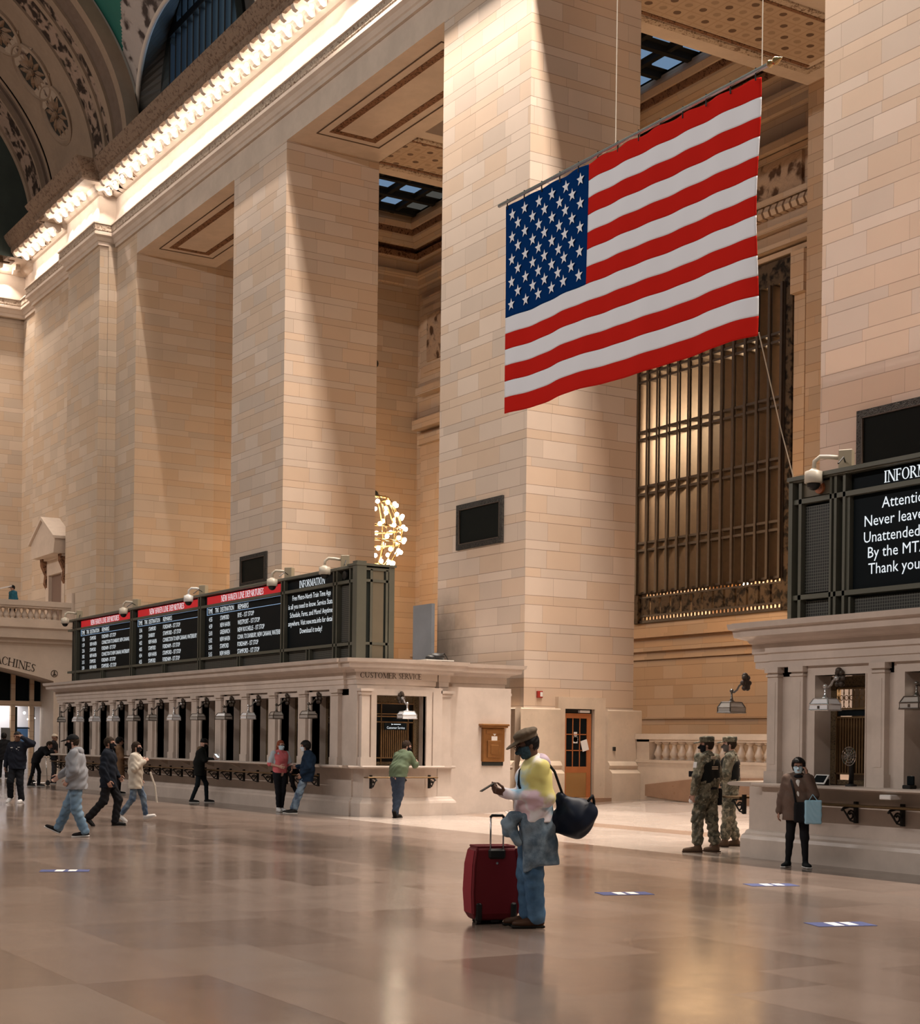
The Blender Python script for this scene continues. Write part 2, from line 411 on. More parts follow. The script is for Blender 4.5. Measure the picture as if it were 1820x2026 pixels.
# carved strips sunk in the soffits
for i, (xa, xb) in enumerate(((-58.99, -49.38), (-45.20, -35.45), (-31.30, -21.40))):
    b = MB(); x0, x1, y0, y1 = xa+1.35, xb-1.35, 21.95, 23.60; t = 0.24
    for (a0, a1, c0, c1) in ((x0, x1, y0, y0+t), (x0, x1, y1-t, y1), (x0, x0+t, y0+t, y1-t), (x1-t, x1, y0+t, y1-t)):
        b.box(a0, a1, c0, c1, ZL-0.012, ZL)
    b.m = 1
    for (a0, a1, c0, c1) in ((x0-.30, x1+.30, y0-.30, y0-.27), (x0-.30, x1+.30, y1+.27, y1+.30), (x0-.30, x0-.27, y0-.27, y1+.27), (x1+.27, x1+.30, y0-.27, y1+.27)):
        b.box(a0, a1, c0, c1, ZL-0.025, ZL)
    tag(b.build('trim_%d' % (2+i), [M['orn_brown'], M['brown_plaster']]),
        ['dark carved strip in the soffit of the opening farthest left', 'dark carved strip in the soffit left of the flag pier', 'dark carved strip in the soffit above the flag'][i], 'moulding', kind='structure')

# ================================================================== entablature and its bulbs
ENT = [(-74.3, -16), (-74.3, 21.10), (-71.7, 21.10), (-71.7, 20.76), (-65.5, 20.76), (-65.5, 20.42), (-61.6, 20.42), (-61.6, 20.76), (-61.2, 21.12), (12, 21.12)]
ENT = [(-74.3, -16), (-74.3, 21.10), (-71.7, 21.10), (-71.7, 20.76), (-65.5, 20.76), (-65.5, 20.42), (-61.4, 20.42), (-61.4, 21.12), (12, 21.12)]
def band(name, prof, mat, label, cat):
    o = MB().sweep(prof, ENT, cap=False).build(name, mat); tag(o, label, cat, kind='structure'); return o
band('trim_5', [(-0.1, 21.66), (.10, 21.66), (.10, 21.80), (.15, 21.83), (.22, 21.95), (.33, 22.02), (.34, 22.12), (.30, 22.14), (.30, 22.17)], M['limestone'], 'stone architrave moulding under the bright frieze', 'moulding')
band('trim_6', [(.30, 22.16), (.33, 22.20), (.33, 22.40), (.30, 22.43)], M['orn_fine'], 'beaded band running under the bright frieze', 'moulding')
band('trim_7', [(.30, 22.42), (.38, 22.44), (.38, 22.50), (.06, 22.52), (.06, 23.66), (.10, 23.70)], M['limestone'], 'plain stone frieze lit by the cornice bulbs', 'frieze')
band('trim_8', [(.06, 23.66), (.16, 23.68), (.30, 23.76), (.42, 23.90), (1.15, 23.92)], M['limestone'], 'stone bed moulding and coffers of the cornice', 'moulding')
band('trim_9', [(1.00, 23.92), (1.00, 23.86), (1.15, 23.86), (1.17, 24.12), (1.24, 24.16), (1.42, 24.42), (1.50, 24.58), (0.0, 25.0), (-0.6, 25.1)], M['corona'], 'brown leaf carved crown of the cornice', 'cornice')
# S scrolled consoles under the crown, one cornice bulb in every gap
cons = thing('cornice_bulb_row', 'long row of glowing bulbs between scrolled brackets under the cornice', 'light', (-60, 20.6, 23.8))
sp = 0.80
prof = [(.40, 23.92), (.40, 23.62), (.50, 23.56), (.60, 23.60), (.68, 23.70), (.76, 23.74), (.86, 23.70), (.96, 23.66), (1.06, 23.70), (1.12, 23.80), (1.12, 23.92)]
M['bulb'] = glow('cornice_bulb_glass', (1.0, 0.86, 0.70), 14.0)
me_c = me_b = None; npos = 0
def console_at(x, y, rot):
    global me_c, me_b, npos
    if me_c is None:
        b = MB(); n = len(prof); V = []
        for xx in (-0.10, 0.10): V += [(xx, -o, z-23.8) for o, z in prof]
        b.add(V, [list(range(n)), list(range(n, 2*n))[::-1]]+[(i, n+i, n+(i+1) % n, (i+1) % n) for i in range(n)])
        o = b.build('bracket', M['limestone']); fixn(o); me_c = o.data; bpy.data.objects.remove(o)
        o = MB().ball((0, 0, 0), 0.07, 10, 8).build('bulb', M['bulb'], smooth=True); me_b = o.data; bpy.data.objects.remove(o)
    if npos < 90:
        o = bpy.data.objects.new('bracket', me_c); C.objects.link(o); o.parent = cons
        o.location = (x-cons.location.x, y-cons.location.y, 0); o.rotation_euler = (0, 0, rot)
    npos += 1
def bulb_at(x, y):
    o = bpy.data.objects.new('bulb', me_b); C.objects.link(o); o.parent = cons; o.location = (x-cons.location.x, y-cons.location.y, -0.06)
    light('cornice_bulb_light', 'SPOT', (x, y+0.04, 23.74), 1150, WARM, target=(x, y, 0), spot_size=math.radians(96), spot_blend=0.35, shadow_soft_size=0.05)
    light('cornice_bulb_glow', 'POINT', (x, y-0.02, 23.60), 22, WARM, shadow_soft_size=0.08)
xs = [(-71.3+sp*i) for i in range(7)]
for x in xs: console_at(x, 20.76, 0)
for x in xs[:-1]: bulb_at(x+sp/2, 20.76-.66)
xs = [(-65.3+sp*i) for i in range(5)]
for x in xs: console_at(x, 20.42, 0); bulb_at(x+sp/2-.05, 20.42-.66)
xs = [(-60.95+sp*i) for i in range(25)]
for x in xs: console_at(x, 21.12, 0); bulb_at(x+sp/2, 21.12-.66)
for y in (20.4, 19.6, 18.8): console_at(-74.3, y, PI/2)
for y in (20.0, 19.2): bulb_at(-74.3+.66, y)

# ================================================================== vault, west arch, lunette window
VY, VZ, VA, VB = 2.9, 25.0, 18.3, 11.2
HX, HW, HZ = -53.3, 5.9, 2.95; HB = 25.6
b = MB(); nx, nt_ = 300, 150; x0, x1 = -58.6, 12.0; idx = {}
def vp(x, t): return (x, VY+VA*math.cos(t), VZ+VB*math.sin(t))
xs = list(np.linspace(-58.6, -46.0, 110))+list(np.linspace(-45.5, 12, 20))
ts = list(np.linspace(0.0, 0.75, 110))+list(np.linspace(0.8, PI, 30))
for i, x in enumerate(xs):
    for j, t in enumerate(ts): b.V.append(vp(x, t))
def inside(x, z, hw, hz): return ((x-HX)/hw)**2+((z-HB)/hz)**2 < 1
nj = len(ts)
for i in range(len(xs)-1):
    for j in range(nj-1):
        xm = (xs[i]+xs[i+1])/2; p = vp(xm, (ts[j]+ts[j+1])/2)
        if ts[j] < 0.76 and inside(xm, p[2], HW, HZ): continue
        b.F.append([i*nj+j, (i+1)*nj+j, (i+1)*nj+j+1, i*nj+j+1])
        b.M.append(1 if (ts[j] < 0.9 and inside(xm, p[2], 6.65, 4.7)) else 0)
M['spandrel'] = ornament('pale_carved_spandrel', (0.40, 0.33, 0.29), (0.06, 0.042, 0.036), 1.7, 0.12, (0.42, 0.62))
tag(b.build('ceiling', [M['green_vault'], M['spandrel']], smooth=True), 'green painted barrel vault with pale carved spandrels', 'ceiling', kind='structure')
def ell(cx, cz, hw, hz, n=48): return [(cx+hw*math.cos(t), cz+hz*math.sin(t)) for t in np.linspace(0, PI, n)]
def vault_y(z): return VY+VA*math.sqrt(max(0, 1-((z-VZ)/VB)**2))
h0 = [(x, vault_y(z), z) for x, z in ell(HX, HB, HW, HZ)]
WX, WH, WZ = -53.75, 3.85, 5.2; WB = 25.4; WY = 21.75
h1 = [(x, WY, z) for x, z in ell(WX, WB, WH, WZ)]
b = MB(); n = len(h0); b.add(h0+h1, [(i, i+1, n+i+1, n+i) for i in range(n-1)])
M['dark_brick'] = ashlar('dark_reveal_brick', (0.075, 0.068, 0.062), joint=0.3, big=0.3, small=0.15)
tag(b.build('wall_1', M['dark_brick']), 'dark brick reveal around the blue clerestory window', 'wall', kind='structure')
b = MB(); b.tube(h0, 0.10, 6); tag(b.build('trim_10', M['limestone'], smooth=True), 'pale arched moulding around the clerestory window', 'moulding', kind='structure')
win = thing('window_1', 'blue lit arched clerestory window above the cornice', 'window', (WX, WY, WB), kind='structure')
M['sky_glass'] = None
def mat_skyglass():
    m, nt, bs = newmat('dusk_lit_window_glass'); k = N(nt)
    P = k.n('ShaderNodeNewGeometry').outputs['Position']; x, y, z = k.sep(P)
    f = k.math('FRACT', k.math('DIVIDE', k.math('ADD', x, 100.0), 0.62))
    n_ = k.noise(k.comb(k.math('MULTIPLY', x, 4.0), 0.0, k.math('MULTIPLY', z, 0.15)), 1.0, 2)
    s = k.ramp(k.math('ADD', f, k.math('MULTIPLY', n_, 0.3)), 0.3, 0.75)
    col = k.mix(s, (0.05, 0.16, 0.42, 1), (0.50, 0.78, 1.0, 1))
    bs.inputs['Base Color'].default_value = (0.02, 0.03, 0.05, 1); bs.inputs['Roughness'].default_value = 0.15
    k.l(col, bs.inputs['Emission Color']); bs.inputs['Emission Strength'].default_value = 2.6
    return m
M['sky_glass'] = mat_skyglass()
MB().add(h1, [list(range(n))]).build('pane', M['sky_glass'], win, world=True)
b = MB()
for i in range(13):
    x = WX-WH+0.28+i*(2*WH-.56)/12; zt = WB+WZ*math.sqrt(max(0, 1-((x-WX)/WH)**2))
    if zt > WB+.2: b.box(x-.07, x+.07, WY-.22, WY-.02, WB-.3, zt)
b.build('mullion', M['iron'], win, world=True)
b = MB(); b.box(WX-WH, WX+WH, WY-.3, WY-.02, 28.55, 28.85); b.build('transom', M['iron'], win, world=True)
b = MB(); b.tube([(x, WY-.1, z) for x, z in ell(WX, WB, WH-.05, WZ-.05)], 0.22, 6); b.build('window_frame', M['bronze_black'], win, world=True)

# west arch: stepped elliptical soffit with painted bands and rosettes
AY, AZ, AA, AB = 2.9, 25.0, 17.8, 10.8
arch = thing('wall_2', 'painted and carved arch soffit closing the west end of the vault', 'arch', (-65, AY, AZ), kind='structure')
def ring(name, xa, xb, dr, mat, parent=arch, n=120, facew=0.5, off=0):
    ts = np.linspace(-0.12, PI+.12, n); b = MB(); V = []
    for t in ts:
        c, s_ = math.cos(t), math.sin(t)
        V += [(xa, AY+(AA+facew)*c, AZ+(AB+facew)*s_), (xa, AY+(AA-dr)*c, AZ+(AB-dr)*s_), (xb, AY+(AA-dr)*c, AZ+(AB-dr)*s_), (xb, AY+(AA+facew)*c, AZ+(AB+facew)*s_)]
    F = []
    for i in range(n-1):
        for k_ in range(3): F.append((4*i+k_, 4*i+k_+1, 4*i+5+k_, 4*i+4+k_))
    o = b.add(V, F).build(name, mat, parent, world=True)
    return o
ring('plain_rib', -60.1, -58.6, 0.10, M['brown_plaster'], facew=0.3)
ring('edge_fillet', -58.95, -58.5, 0.22, M['cream'], facew=0.35)
ring('edge_fillet', -60.5, -60.1, 0.22, M['cream'])
ring('floral_band', -62.7, -60.5, 0.05, M['orn'])
ring('edge_fillet', -61.45, -61.2, 0.16, M['cream'])
ring('edge_fillet', -62.95, -62.7, 0.16, M['cream'])
ring('plain_soffit', -68.4, -62.95, 0.0, M['cream'])
for i in range(3): ring('edge_fillet', -68.55-i*.42, -68.40-i*.42, 0.10+.08*i, M['brown_plaster'] if i % 2 else M['cream'])
ring('plain_soffit', -69.7, -68.4, 0.06, M['brown_plaster'])
ring('floral_band', -71.2, -69.7, 0.12, M['orn'])
ring('edge_fillet', -71.5, -71.2, 0.24, M['cream'])
b = MB(); ts = np.linspace(-.12, PI+.12, 60)
b.add([(-71.55, AY+AA*math.cos(t), AZ+AB*math.sin(t)) for t in ts], [list(range(60))])
b.build('tympanum', plain('dark_green_tympanum', (0.03, 0.04, 0.032), 0.8, noise=0.5, nscale=0.8), arch, world=True)
# rosettes in their frames
M['ros_dark'] = plain('rosette_hollow', (0.022, 0.018, 0.013), 0.8, noise=.5, nscale=3)
M['ros_gold'] = plain('rosette_petal', (0.20, 0.12, 0.07), 0.7, noise=.4, nscale=6)
def soff(t, dr=0): return Vector((0, AY+(AA-dr)*math.cos(t), AZ+(AB-dr)*math.sin(t)))
t = 0.308
M['orn2'] = ornament('carved_frame_scroll', (0.36, 0.27, 0.20), (0.10, 0.06, 0.045), 2.2, 0.06)
for k_ in range(7):
    p = soff(t, 0.02); tan = (soff(t+.01)-soff(t-.01)).normalized(); nrm = Vector((0, -tan.z, tan.y))
    if nrm.z > 0: nrm = -nrm
    Mx = Matrix((Vector((1, 0, 0)), tan, nrm)).transposed().to_4x4(); Mx.translation = Vector((-65.55, p.y, p.z))
    ro = bpy.data.objects.new('rosette_frame', None)
    b = MB(); b.lathe([(1.28, -.05), (1.28, .10), (1.16, .14), (1.10, .06), (1.02, .06), (.98, -.02)], n=32); s0 = len(b.V)
    b.xf(Mx); fr = b.build('rosette_frame', M['cream'], arch, world=True)
    b = MB(); b.lathe([(1.0, 0), (1.0, .012), (.001, .02)], n=32); b.xf(Mx); b.build('hollow', M['ros_dark'], fr).location = -arch.location
    b = MB()
    for q in range(12):
        a = 2*PI*q/12; c_, s_ = math.cos(a), math.sin(a)
        loc = [(0.16, 0), (.5, .13), (.86, .05), (.92, 0), (.86, -.05), (.5, -.13)]
        V = [(c_*x-s_*y, s_*x+c_*y, .03) for x, y in loc]+[(c_*.55, s_*.55, .14)]
        b.add(V, [(i, (i+1) % 6, 6) for i in range(6)])
    b.ball((0, 0, .05), .17, 10, 6); b.xf(Mx); b.build('petals', M['ros_gold'], fr).location = -arch.location
    # scroll carving between this rosette and the next
    t2 = t+.078; p2 = soff(t2, 0.015); tan2 = (soff(t2+.01)-soff(t2-.01)).normalized(); n2 = Vector((0, -tan2.z, tan2.y)); n2 = -n2 if n2.z > 0 else n2
    M2 = Matrix((Vector((1, 0, 0)), tan2, n2)).transposed().to_4x4(); M2.translation = Vector((-65.55, p2.y, p2.z))
    b = MB(); b.prism([(-1.25, -.42), (-.5, -.1), (-1.25, .42), (1.25, .42), (.5, .1), (1.25, -.42)], 'z', 0, .05); b.xf(M2); b.build('scroll_carving', M['orn2'], arch, world=True)
    t += 0.158
# west wall below the cornice, and above the balcony
b = MB(); b.quad((-74.6, -16, 0), (-74.6, 24.5, 0), (-74.6, 24.5, 25), (-74.6, -16, 25))
tag(b.build('wall_west', M['stone_west']), 'coursed stone end wall behind the balcony', 'wall', kind='structure')

# ================================================================== passage behind the piers
M['sky_pane'] = glow('skylight_pane', (0.22, 0.36, 0.56), 0.75)
M['sky_pane_dim'] = glow('skylight_pane_dim', (0.22, 0.22, 0.20), 0.35)
M['black'] = plain('black_steel', (0.006, 0.007, 0.006), 0.7)
b = MB()
b.box(-59.6, -59.0, 24.48, 34.0, 0, 25); tag(b.build('wall_3', M['stone_in']), 'orange lit stone side wall of the passage', 'wall', kind='structure')
# back wall with the opening of the great window cut out
WXa, WXb, WZa, WZb = -43.32, -35.45, 5.90, 16.85
b = MB(); y0, y1 = 34.0, 34.6
b.box(-59.6, WXa, y0, y1, 0, 25); b.box(WXb, 12, y0, y1, 0, 25); b.box(WXa, WXb, y0, y1, 0, WZa); b.box(WXa, WXb, y0, y1, WZb, 25)
tag(b.build('wall_4', M['stone_in']), 'orange lit stone back wall of the passage around the bronze window', 'wall', kind='structure')
b = MB(); b.box(-33.05, -29.0, 32.0, 34.0, 0, ZL)
tag(b.build('wall_5', M['stone_in']), 'orange stone pilaster at the right end of the bronze window wall', 'wall', kind='structure')
def rail(name, prof, mat, label):
    b = MB(); b.sweep(prof, [(-59.0, 24.5), (-59.0, 34.0), (-33.06, 34.0)], cap=False); tag(b.build(name, mat), label, 'moulding', kind='structure')
rail('trim_11', [(0, 21.55), (.10, 21.6), (.10, 21.85), (.22, 22.0), (.22, 22.15), (0.05, 22.18), (.05, 22.68), (.25, 22.70)], M['stone_in'], 'lower cornice moulding of the passage')
rail('trim_12', [(.25, 22.70), (.30, 22.72), (.36, 22.92), (.05, 22.95), (.05, 23.12), (.4, 23.14)], M['orn_brown'], 'dark leaf band under the passage skylight')
rail('trim_13', [(.4, 23.12), (.55, 23.16), (.78, 23.42), (.80, 23.50)], M['stone_in'], 'upper cornice moulding of the passage')
rail('trim_14', [(.80, 23.50), (.84, 23.52), (.90, 23.72), (.88, 23.74)], M['orn_brown'], 'dark egg and dart band under the passage skylight')
rail('trim_15', [(.88, 23.73), (.95, 23.75), (1.02, 23.95), (1.0, 24.05), (.9, 24.3)], M['stone_in'], 'top moulding framing the passage skylight')
# skylight: black steel grid with grey blue panes
for xa, xb, lab in ((-59.5, -46.1, 'dark steel skylight with blue grey panes left of the tall pier'), (-43.0, -33.1, 'dark steel skylight with blue grey panes above the flag')):
    sk = thing('skylight', lab, 'skylight', ((xa+xb)/2, 29, 25), kind='structure', group='passage skylights')
    b = MB(); b.box(xa, xb, 24.4, 34.0, 24.42, 24.5); b.build('steel_roof', M['black'], sk, world=True)
    b = MB()
    for i in range(int((xb-xa)/1.6)+1): b.box(xa+i*1.6, xa+i*1.6+.22, 24.4, 34, 24.2, 24.42)
    for j in range(8): b.box(xa, xb, 24.5+j*1.25, 24.68+j*1.25, 24.25, 24.42)
    b.build('steel_grid', M['black'], sk, world=True)
    kk = 0
    for i in range(int((xb-xa)/1.6)):
        for j in range(7):
            rr = random.random()
            if rr < 0.12: continue
            px, py = xa+i*1.6+.55, 24.5+j*1.25+.42
            o = MB().box(px, px+.85, py, py+.68, 24.37, 24.415).build('pane', M['sky_pane'] if rr < .8 else M['sky_pane_dim'], sk, world=True)
# ceiling beams with rosette panels over the passage
M['coffer'] = None
def mat_rosette():
    m, nt, bs = newmat('rosette_panel'); k = N(nt)
    P = k.n('ShaderNodeNewGeometry').outputs['Position']; x, y, z = k.sep(P)
    fx = k.math('SUBTRACT', k.math('FRACT', k.math('MULTIPLY', x, 2.1)), .5); fy = k.math('SUBTRACT', k.math('FRACT', k.math('MULTIPLY', y, 2.1)), .5)
    d = k.math('SQRT', k.math('ADD', k.math('MULTIPLY', fx, fx), k.math('MULTIPLY', fy, fy)))
    ck = k.math('MODULO', k.math('ADD', k.math('FLOOR', k.math('MULTIPLY', k.math('ADD', x, 100.0), 2.1)), k.math('FLOOR', k.math('MULTIPLY', y, 2.1))), 2.0)
    dot = k.math('MULTIPLY', k.math('LESS_THAN', d, k.math('ADD', 0.17, k.math('MULTIPLY', k.noise(P, 9.0, 2), 0.1))), k.math('ADD', k.math('MULTIPLY', ck, .55), .35))
    ln = k.math('LESS_THAN', k.math('MINIMUM', k.math('ABSOLUTE', k.math('SUBTRACT', k.math('ABSOLUTE', fx), .5)), k.math('ABSOLUTE', k.math('SUBTRACT', k.math('ABSOLUTE', fy), .5))), 0.05)
    c = k.mix(k.noise(P, 3.0, 4), (0.40, 0.28, 0.19, 1), (0.50, 0.37, 0.26, 1))
    c = k.mix(k.math('MULTIPLY', ln, .3), c, (0.25, 0.15, 0.09, 1)); c = k.mix(dot, c, (0.09, 0.045, 0.025, 1))
    k.l(c, bs.inputs['Base Color']); bs.inputs['Roughness'].default_value = .8
    return m
M['coffer'] = mat_rosette()
for xa, xb, lab in ((-46.1, -42.2, 'rosette panelled ceiling beam behind the middle pier'), (-33.1, -29.1, 'rosette panelled ceiling beam above the flag pole tip')):
    cb = thing('ceiling_beam', lab, 'ceiling', ((xa+xb)/2, 28, ZL), kind='structure')
    MB().box(xa, xb, 24.48, 32.0, ZL, 25.1).build('beam', M['stone_in'] if False else M['limestone'], cb, world=True)
    MB().box(xa+1.05, xb-.9, 24.49, 31.0, ZL-.012, ZL).build('rosette_panel', M['coffer'], cb, world=True)
    b = MB(); b.box(xa+.60, xa+.82, 24.49, 31.4, ZL-.05, ZL); b.box(xb-.7, xb-.5, 24.49, 31.4, ZL-.05, ZL); b.box(xa+.82, xb-.7, 31.2, 31.4, ZL-.05, ZL); b.build('dentil_band', M['orn_fine'], cb, world=True)
    b = MB(); b.box(xa+.88, xa+1.0, 24.49, 31.1, ZL-.03, ZL); b.box(xb-.86, xb-.76, 24.49, 31.1, ZL-.03, ZL); b.build('leaf_band', M['orn_brown'], cb, world=True)
tag(MB().box(-60, 12, 24.0, 40, 25.2, 25.4).build('ceiling_passage', M['black']), 'dark roof above the passage skylights', 'ceiling', kind='structure')
tag(MB().box(-76, 12, 39.6, 40, 0, 25).build('wall_6', M['stone_in']), 'stone wall of the room seen through the bronze window', 'wall', kind='structure')

# relief panel and mouldings over the bronze window
b = MB()
for z0, z1, d in ((20.35, 20.6, .35), (20.1, 20.3, .15), (18.75, 18.95, .2), (17.85, 18.0, .25), (17.2, 17.35, .4), (16.95, 17.1, .25)): b.box(-44.2, -34.7, 34-d, 34.0, z0, z1)
tag(b.build('trim_16', M['stone_in']), 'stone mouldings above the bronze window', 'moulding', kind='structure')
b = MB(); b.box(-43.6, -35.25, 33.88, 34.0, 18.98, 20.08); tag(b.build('trim_17', ornament('carved_relief', (0.46, 0.31, 0.20), (0.10, 0.05, 0.025), 1.9, 0.2)), 'carved scroll relief above the bronze window', 'relief', kind='structure')
b = MB()
for i in range(30): b.prism([(33.78, 18.35), (33.70, 18.5), (33.78, 18.68), (34.0, 18.68), (34.0, 18.35)], 'x', -43.9+i*.31, -43.9+i*.31+.22)
tag(b.build('trim_18', M['stone_in']), 'row of leaf blocks under the carved relief', 'moulding', kind='structure')
for xx, lab in ((-44.2, 'left'), (-34.95, 'right')): pass
b = MB(); b.box(-35.42, -34.85, 33.62, 34.0, 15.6, 16.9); b.box(-35.42, -34.95, 33.8, 34.0, 6, 15.6)
tag(b.build('trim_19', M['stone_in']), 'stone ear at the top right of the bronze window', 'moulding', kind='structure')
b = MB()
for z0, z1, d in ((5.5, 5.9, .06), (5.38, 5.5, .22), (4.9, 5.02, .16), (4.62, 4.72, .1), (2.55, 2.62, .08)): b.box(-59, -33.05, 34-d, 34.0, z0, z1)
tag(b.build('trim_20', M['stone_in']), 'horizontal stone mouldings below the bronze window', 'moulding', kind='structure')
# carved surround on the back wall seen left of the flag pier
b = MB()
for d, x0, x1, z0, z1 in ((.25, -58.4, -52, 16.9, 20.9), (.32, -58.0, -52, 17.6, 20.4)):
    b.box(x0, x1, 34-d, 34, z0, z1)
b.box(-58.5, -52, 33.6, 34, 16.7, 17.0); b.box(-58.6, -52, 33.5, 34, 15.2, 15.6); b.box(-58.3, -52, 33.6, 34, 14.5, 14.9); b.box(-58.2, -52, 33.75, 34, 5.5, 14.5)
tag(b.build('trim_21', M['stone_in']), 'stepped stone surround on the passage wall left of the flag pier', 'moulding', kind='structure')
tag(MB().box(-57.6, -52, 33.62, 33.7, 18.0, 20.0).build('trim_22', bpy.data.materials['carved_relief']), 'carved panel in the stone surround left of the flag pier', 'relief', kind='structure')

# ================================================================== bronze window
bw = thing('window_2', 'tall bronze framed window with many mullions behind the flag', 'window', ((WXa+WXb)/2, 34.0, WZa), kind='structure')
M['bz_orn'] = ornament('cast_bronze_scroll', (0.10, 0.070, 0.045), (0.012, 0.009, 0.007), 4.0, 0.05, (.42, .70))
b = MB(); f = 0.36
b.box(WXa, WXa+f, 33.75, 34.1, WZa, WZb); b.box(WXb-f, WXb, 33.75, 34.1, WZa, WZb); b.box(WXa+f, WXb-f, 33.75, 34.1, WZb-.75, WZb)
b.build('ornate_frame', M['bz_orn'], bw, world=True)
nb = 13; stepx = (WXb-WXa-2*f)/nb
b = MB()
for i in range(nb):
    x = WXa+f+i*stepx; b.box(x+.06, x+stepx-.06, 33.86, 33.98, WZa+.28, WZa+.86)
b.build('rosette_panels', M['bz_orn'], bw, world=True)
b = MB(); b.box(WXa+f, WXb-f, 33.84, 34.0, WZa, WZa+.10); b.box(WXa+f, WXb-f, 33.84, 34.0, WZa+.22, WZa+.28); b.box(WXa+f, WXb-f, 33.84, 34.0, WZa+.86, WZa+.92); b.box(WXa+f, WXb-f, 33.84, 34.0, WZa+1.02, WZa+1.1)
for i in range(nb*3):
    x = WXa+f+i*stepx/3; b.box(x, x+.05, 33.9, 33.96, WZa, WZa+1.05)
b.build('bottom_rail', M['bronze'], bw, world=True)
for i in range(nb+1):
    x = WXa+f+i*stepx
    b = MB(); b.box(x-.085, x+.085, 33.70, 34.1, WZa+1.0, WZb-.75); b.box(x-.05, x+.05, 33.62, 33.7, WZa+1.0, WZb-.75); b.build('mullion', M['bronze'], bw, world=True)
for z in (8.55, 10.50, 12.42, 14.42):
    b = MB(); b.box(WXa+f, WXb-f, 33.66, 33.95, z-.17, z-.09); b.box(WXa+f, WXb-f, 33.66, 33.95, z+.09, z+.17)
    b.build('transom', M['bronze'], bw, world=True)
def mat_glass():
    m, nt, bs = newmat('old_window_glass'); k = N(nt)
    out = nt.nodes['Material Output']; P = k.n('ShaderNodeNewGeometry').outputs['Position']
    tr = k.n('ShaderNodeBsdfTransparent'); tr.inputs[0].default_value = (0.86, 0.80, 0.72, 1)
    gl = k.n('ShaderNodeBsdfGlossy'); gl.inputs['Roughness'].default_value = 0.12; gl.inputs[0].default_value = (1, 1, 1, 1)
    df = k.n('ShaderNodeBsdfDiffuse'); df.inputs[0].default_value = (0.55, 0.50, 0.45, 1)
    k.l(k.bump(k.noise(P, 1.2, 2), 0.25, 0.08), gl.inputs['Normal'])
    fr = k.n('ShaderNodeLayerWeight'); fr.inputs[0].default_value = 0.25
    m1 = k.n('ShaderNodeMixShader'); k.l(k.math('ADD', k.math('MULTIPLY', fr.outputs['Fresnel'], .8), 0.06), m1.inputs[0]); k.l(tr.outputs[0], m1.inputs[1]); k.l(gl.outputs[0], m1.inputs[2])
    m2 = k.n('ShaderNodeMixShader'); m2.inputs[0].default_value = 0.30; k.l(m1.outputs[0], m2.inputs[1]); k.l(df.outputs[0], m2.inputs[2])
    k.l(m2.outputs[0], out.inputs[0]); return m
M['glass'] = mat_glass()
for i in range(nb):
    x = WXa+f+i*stepx
    MB().quad((x+.08, 34.02, WZa+.2), (x+stepx-.08, 34.02, WZa+.2), (x+stepx-.08, 34.02, WZb-.75), (x+.08, 34.02, WZb-.75)).build('pane', M['glass'], bw, world=True)
light('window_room_light', 'POINT', (-39.0, 36.8, 13.0), 9000, (1, .76, .50), shadow_soft_size=0.8)
light('window_room_light', 'POINT', (-45.0, 36.6, 10.5), 3500, (1, .82, .66), shadow_soft_size=0.8)  # second unseen light, added to make the bronze window panes brighter
b = MB()
for x in (-44.5, -40.2, -36.2): b.lathe([(.55, 0), (.55, 14), (.5, 14.2), (.75, 14.6), (.8, 15)], (x, 39.2, 2), 14)
tag(b.build('wall_7', M['stone_in'], smooth=True), 'pale columns in the room behind the bronze window', 'column', kind='structure')

# ================================================================== ramp balustrade between the piers
def bal_profile(h, r): return [(r*.95, 0), (r*.95, h*.07), (r*.6, h*.10), (r*.75, h*.2), (r*1.0, h*.32), (r*.85, h*.45), (r*.5, h*.68), (r*.45, h*.84), (r*.7, h*.88), (r*.9, h*.92), (r*.9, h)]
bl = thing('balustrade', 'stone balustrade of the ramp behind the two soldiers', 'balustrade', (-27, 24.6, 0.3))
b = MB(); b.box(-31.05, -22.4, 24.40, 24.85, 0.0, 1.27); b.build('base_wall', M['plinth'], bl, world=True)
b = MB(); b.box(-31.05, -22.4, 24.36, 24.90, 1.80, 1.94); b.box(-31.05, -22.4, 24.42, 24.84, 1.74, 1.80); b.box(-31.05, -22.4, 24.38, 24.88, 1.22, 1.29); b.build('hand_rail', M['plinth'], bl, world=True)
b = MB(); b.box(-31.05, -30.55, 24.42, 24.84, 1.27, 1.8); b.build('end_post', M['plinth'], bl, world=True)
mb_ = None
for i in range(24):
    x = -30.42+i*.305
    if mb_ is None:
        o = MB().lathe(bal_profile(.47, .125), (0, 0, 0), 12).build('baluster', M['plinth'], bl, smooth=True); mb_ = o.data
    else:
        o = bpy.data.objects.new('baluster', mb_); C.objects.link(o); o.parent = bl
    o.location = Vector((x, 24.63, 1.28))-bl.location
b = MB(); b.prism([(-30.6, .39), (-30.6, .67), (-28.3, .90), (-22.4, 1.0), (-22.4, .30), (-28.8, .28)], 'y', 24.34, 24.42); b.build('ramp_curb', M['brown_marble'], bl, world=True)
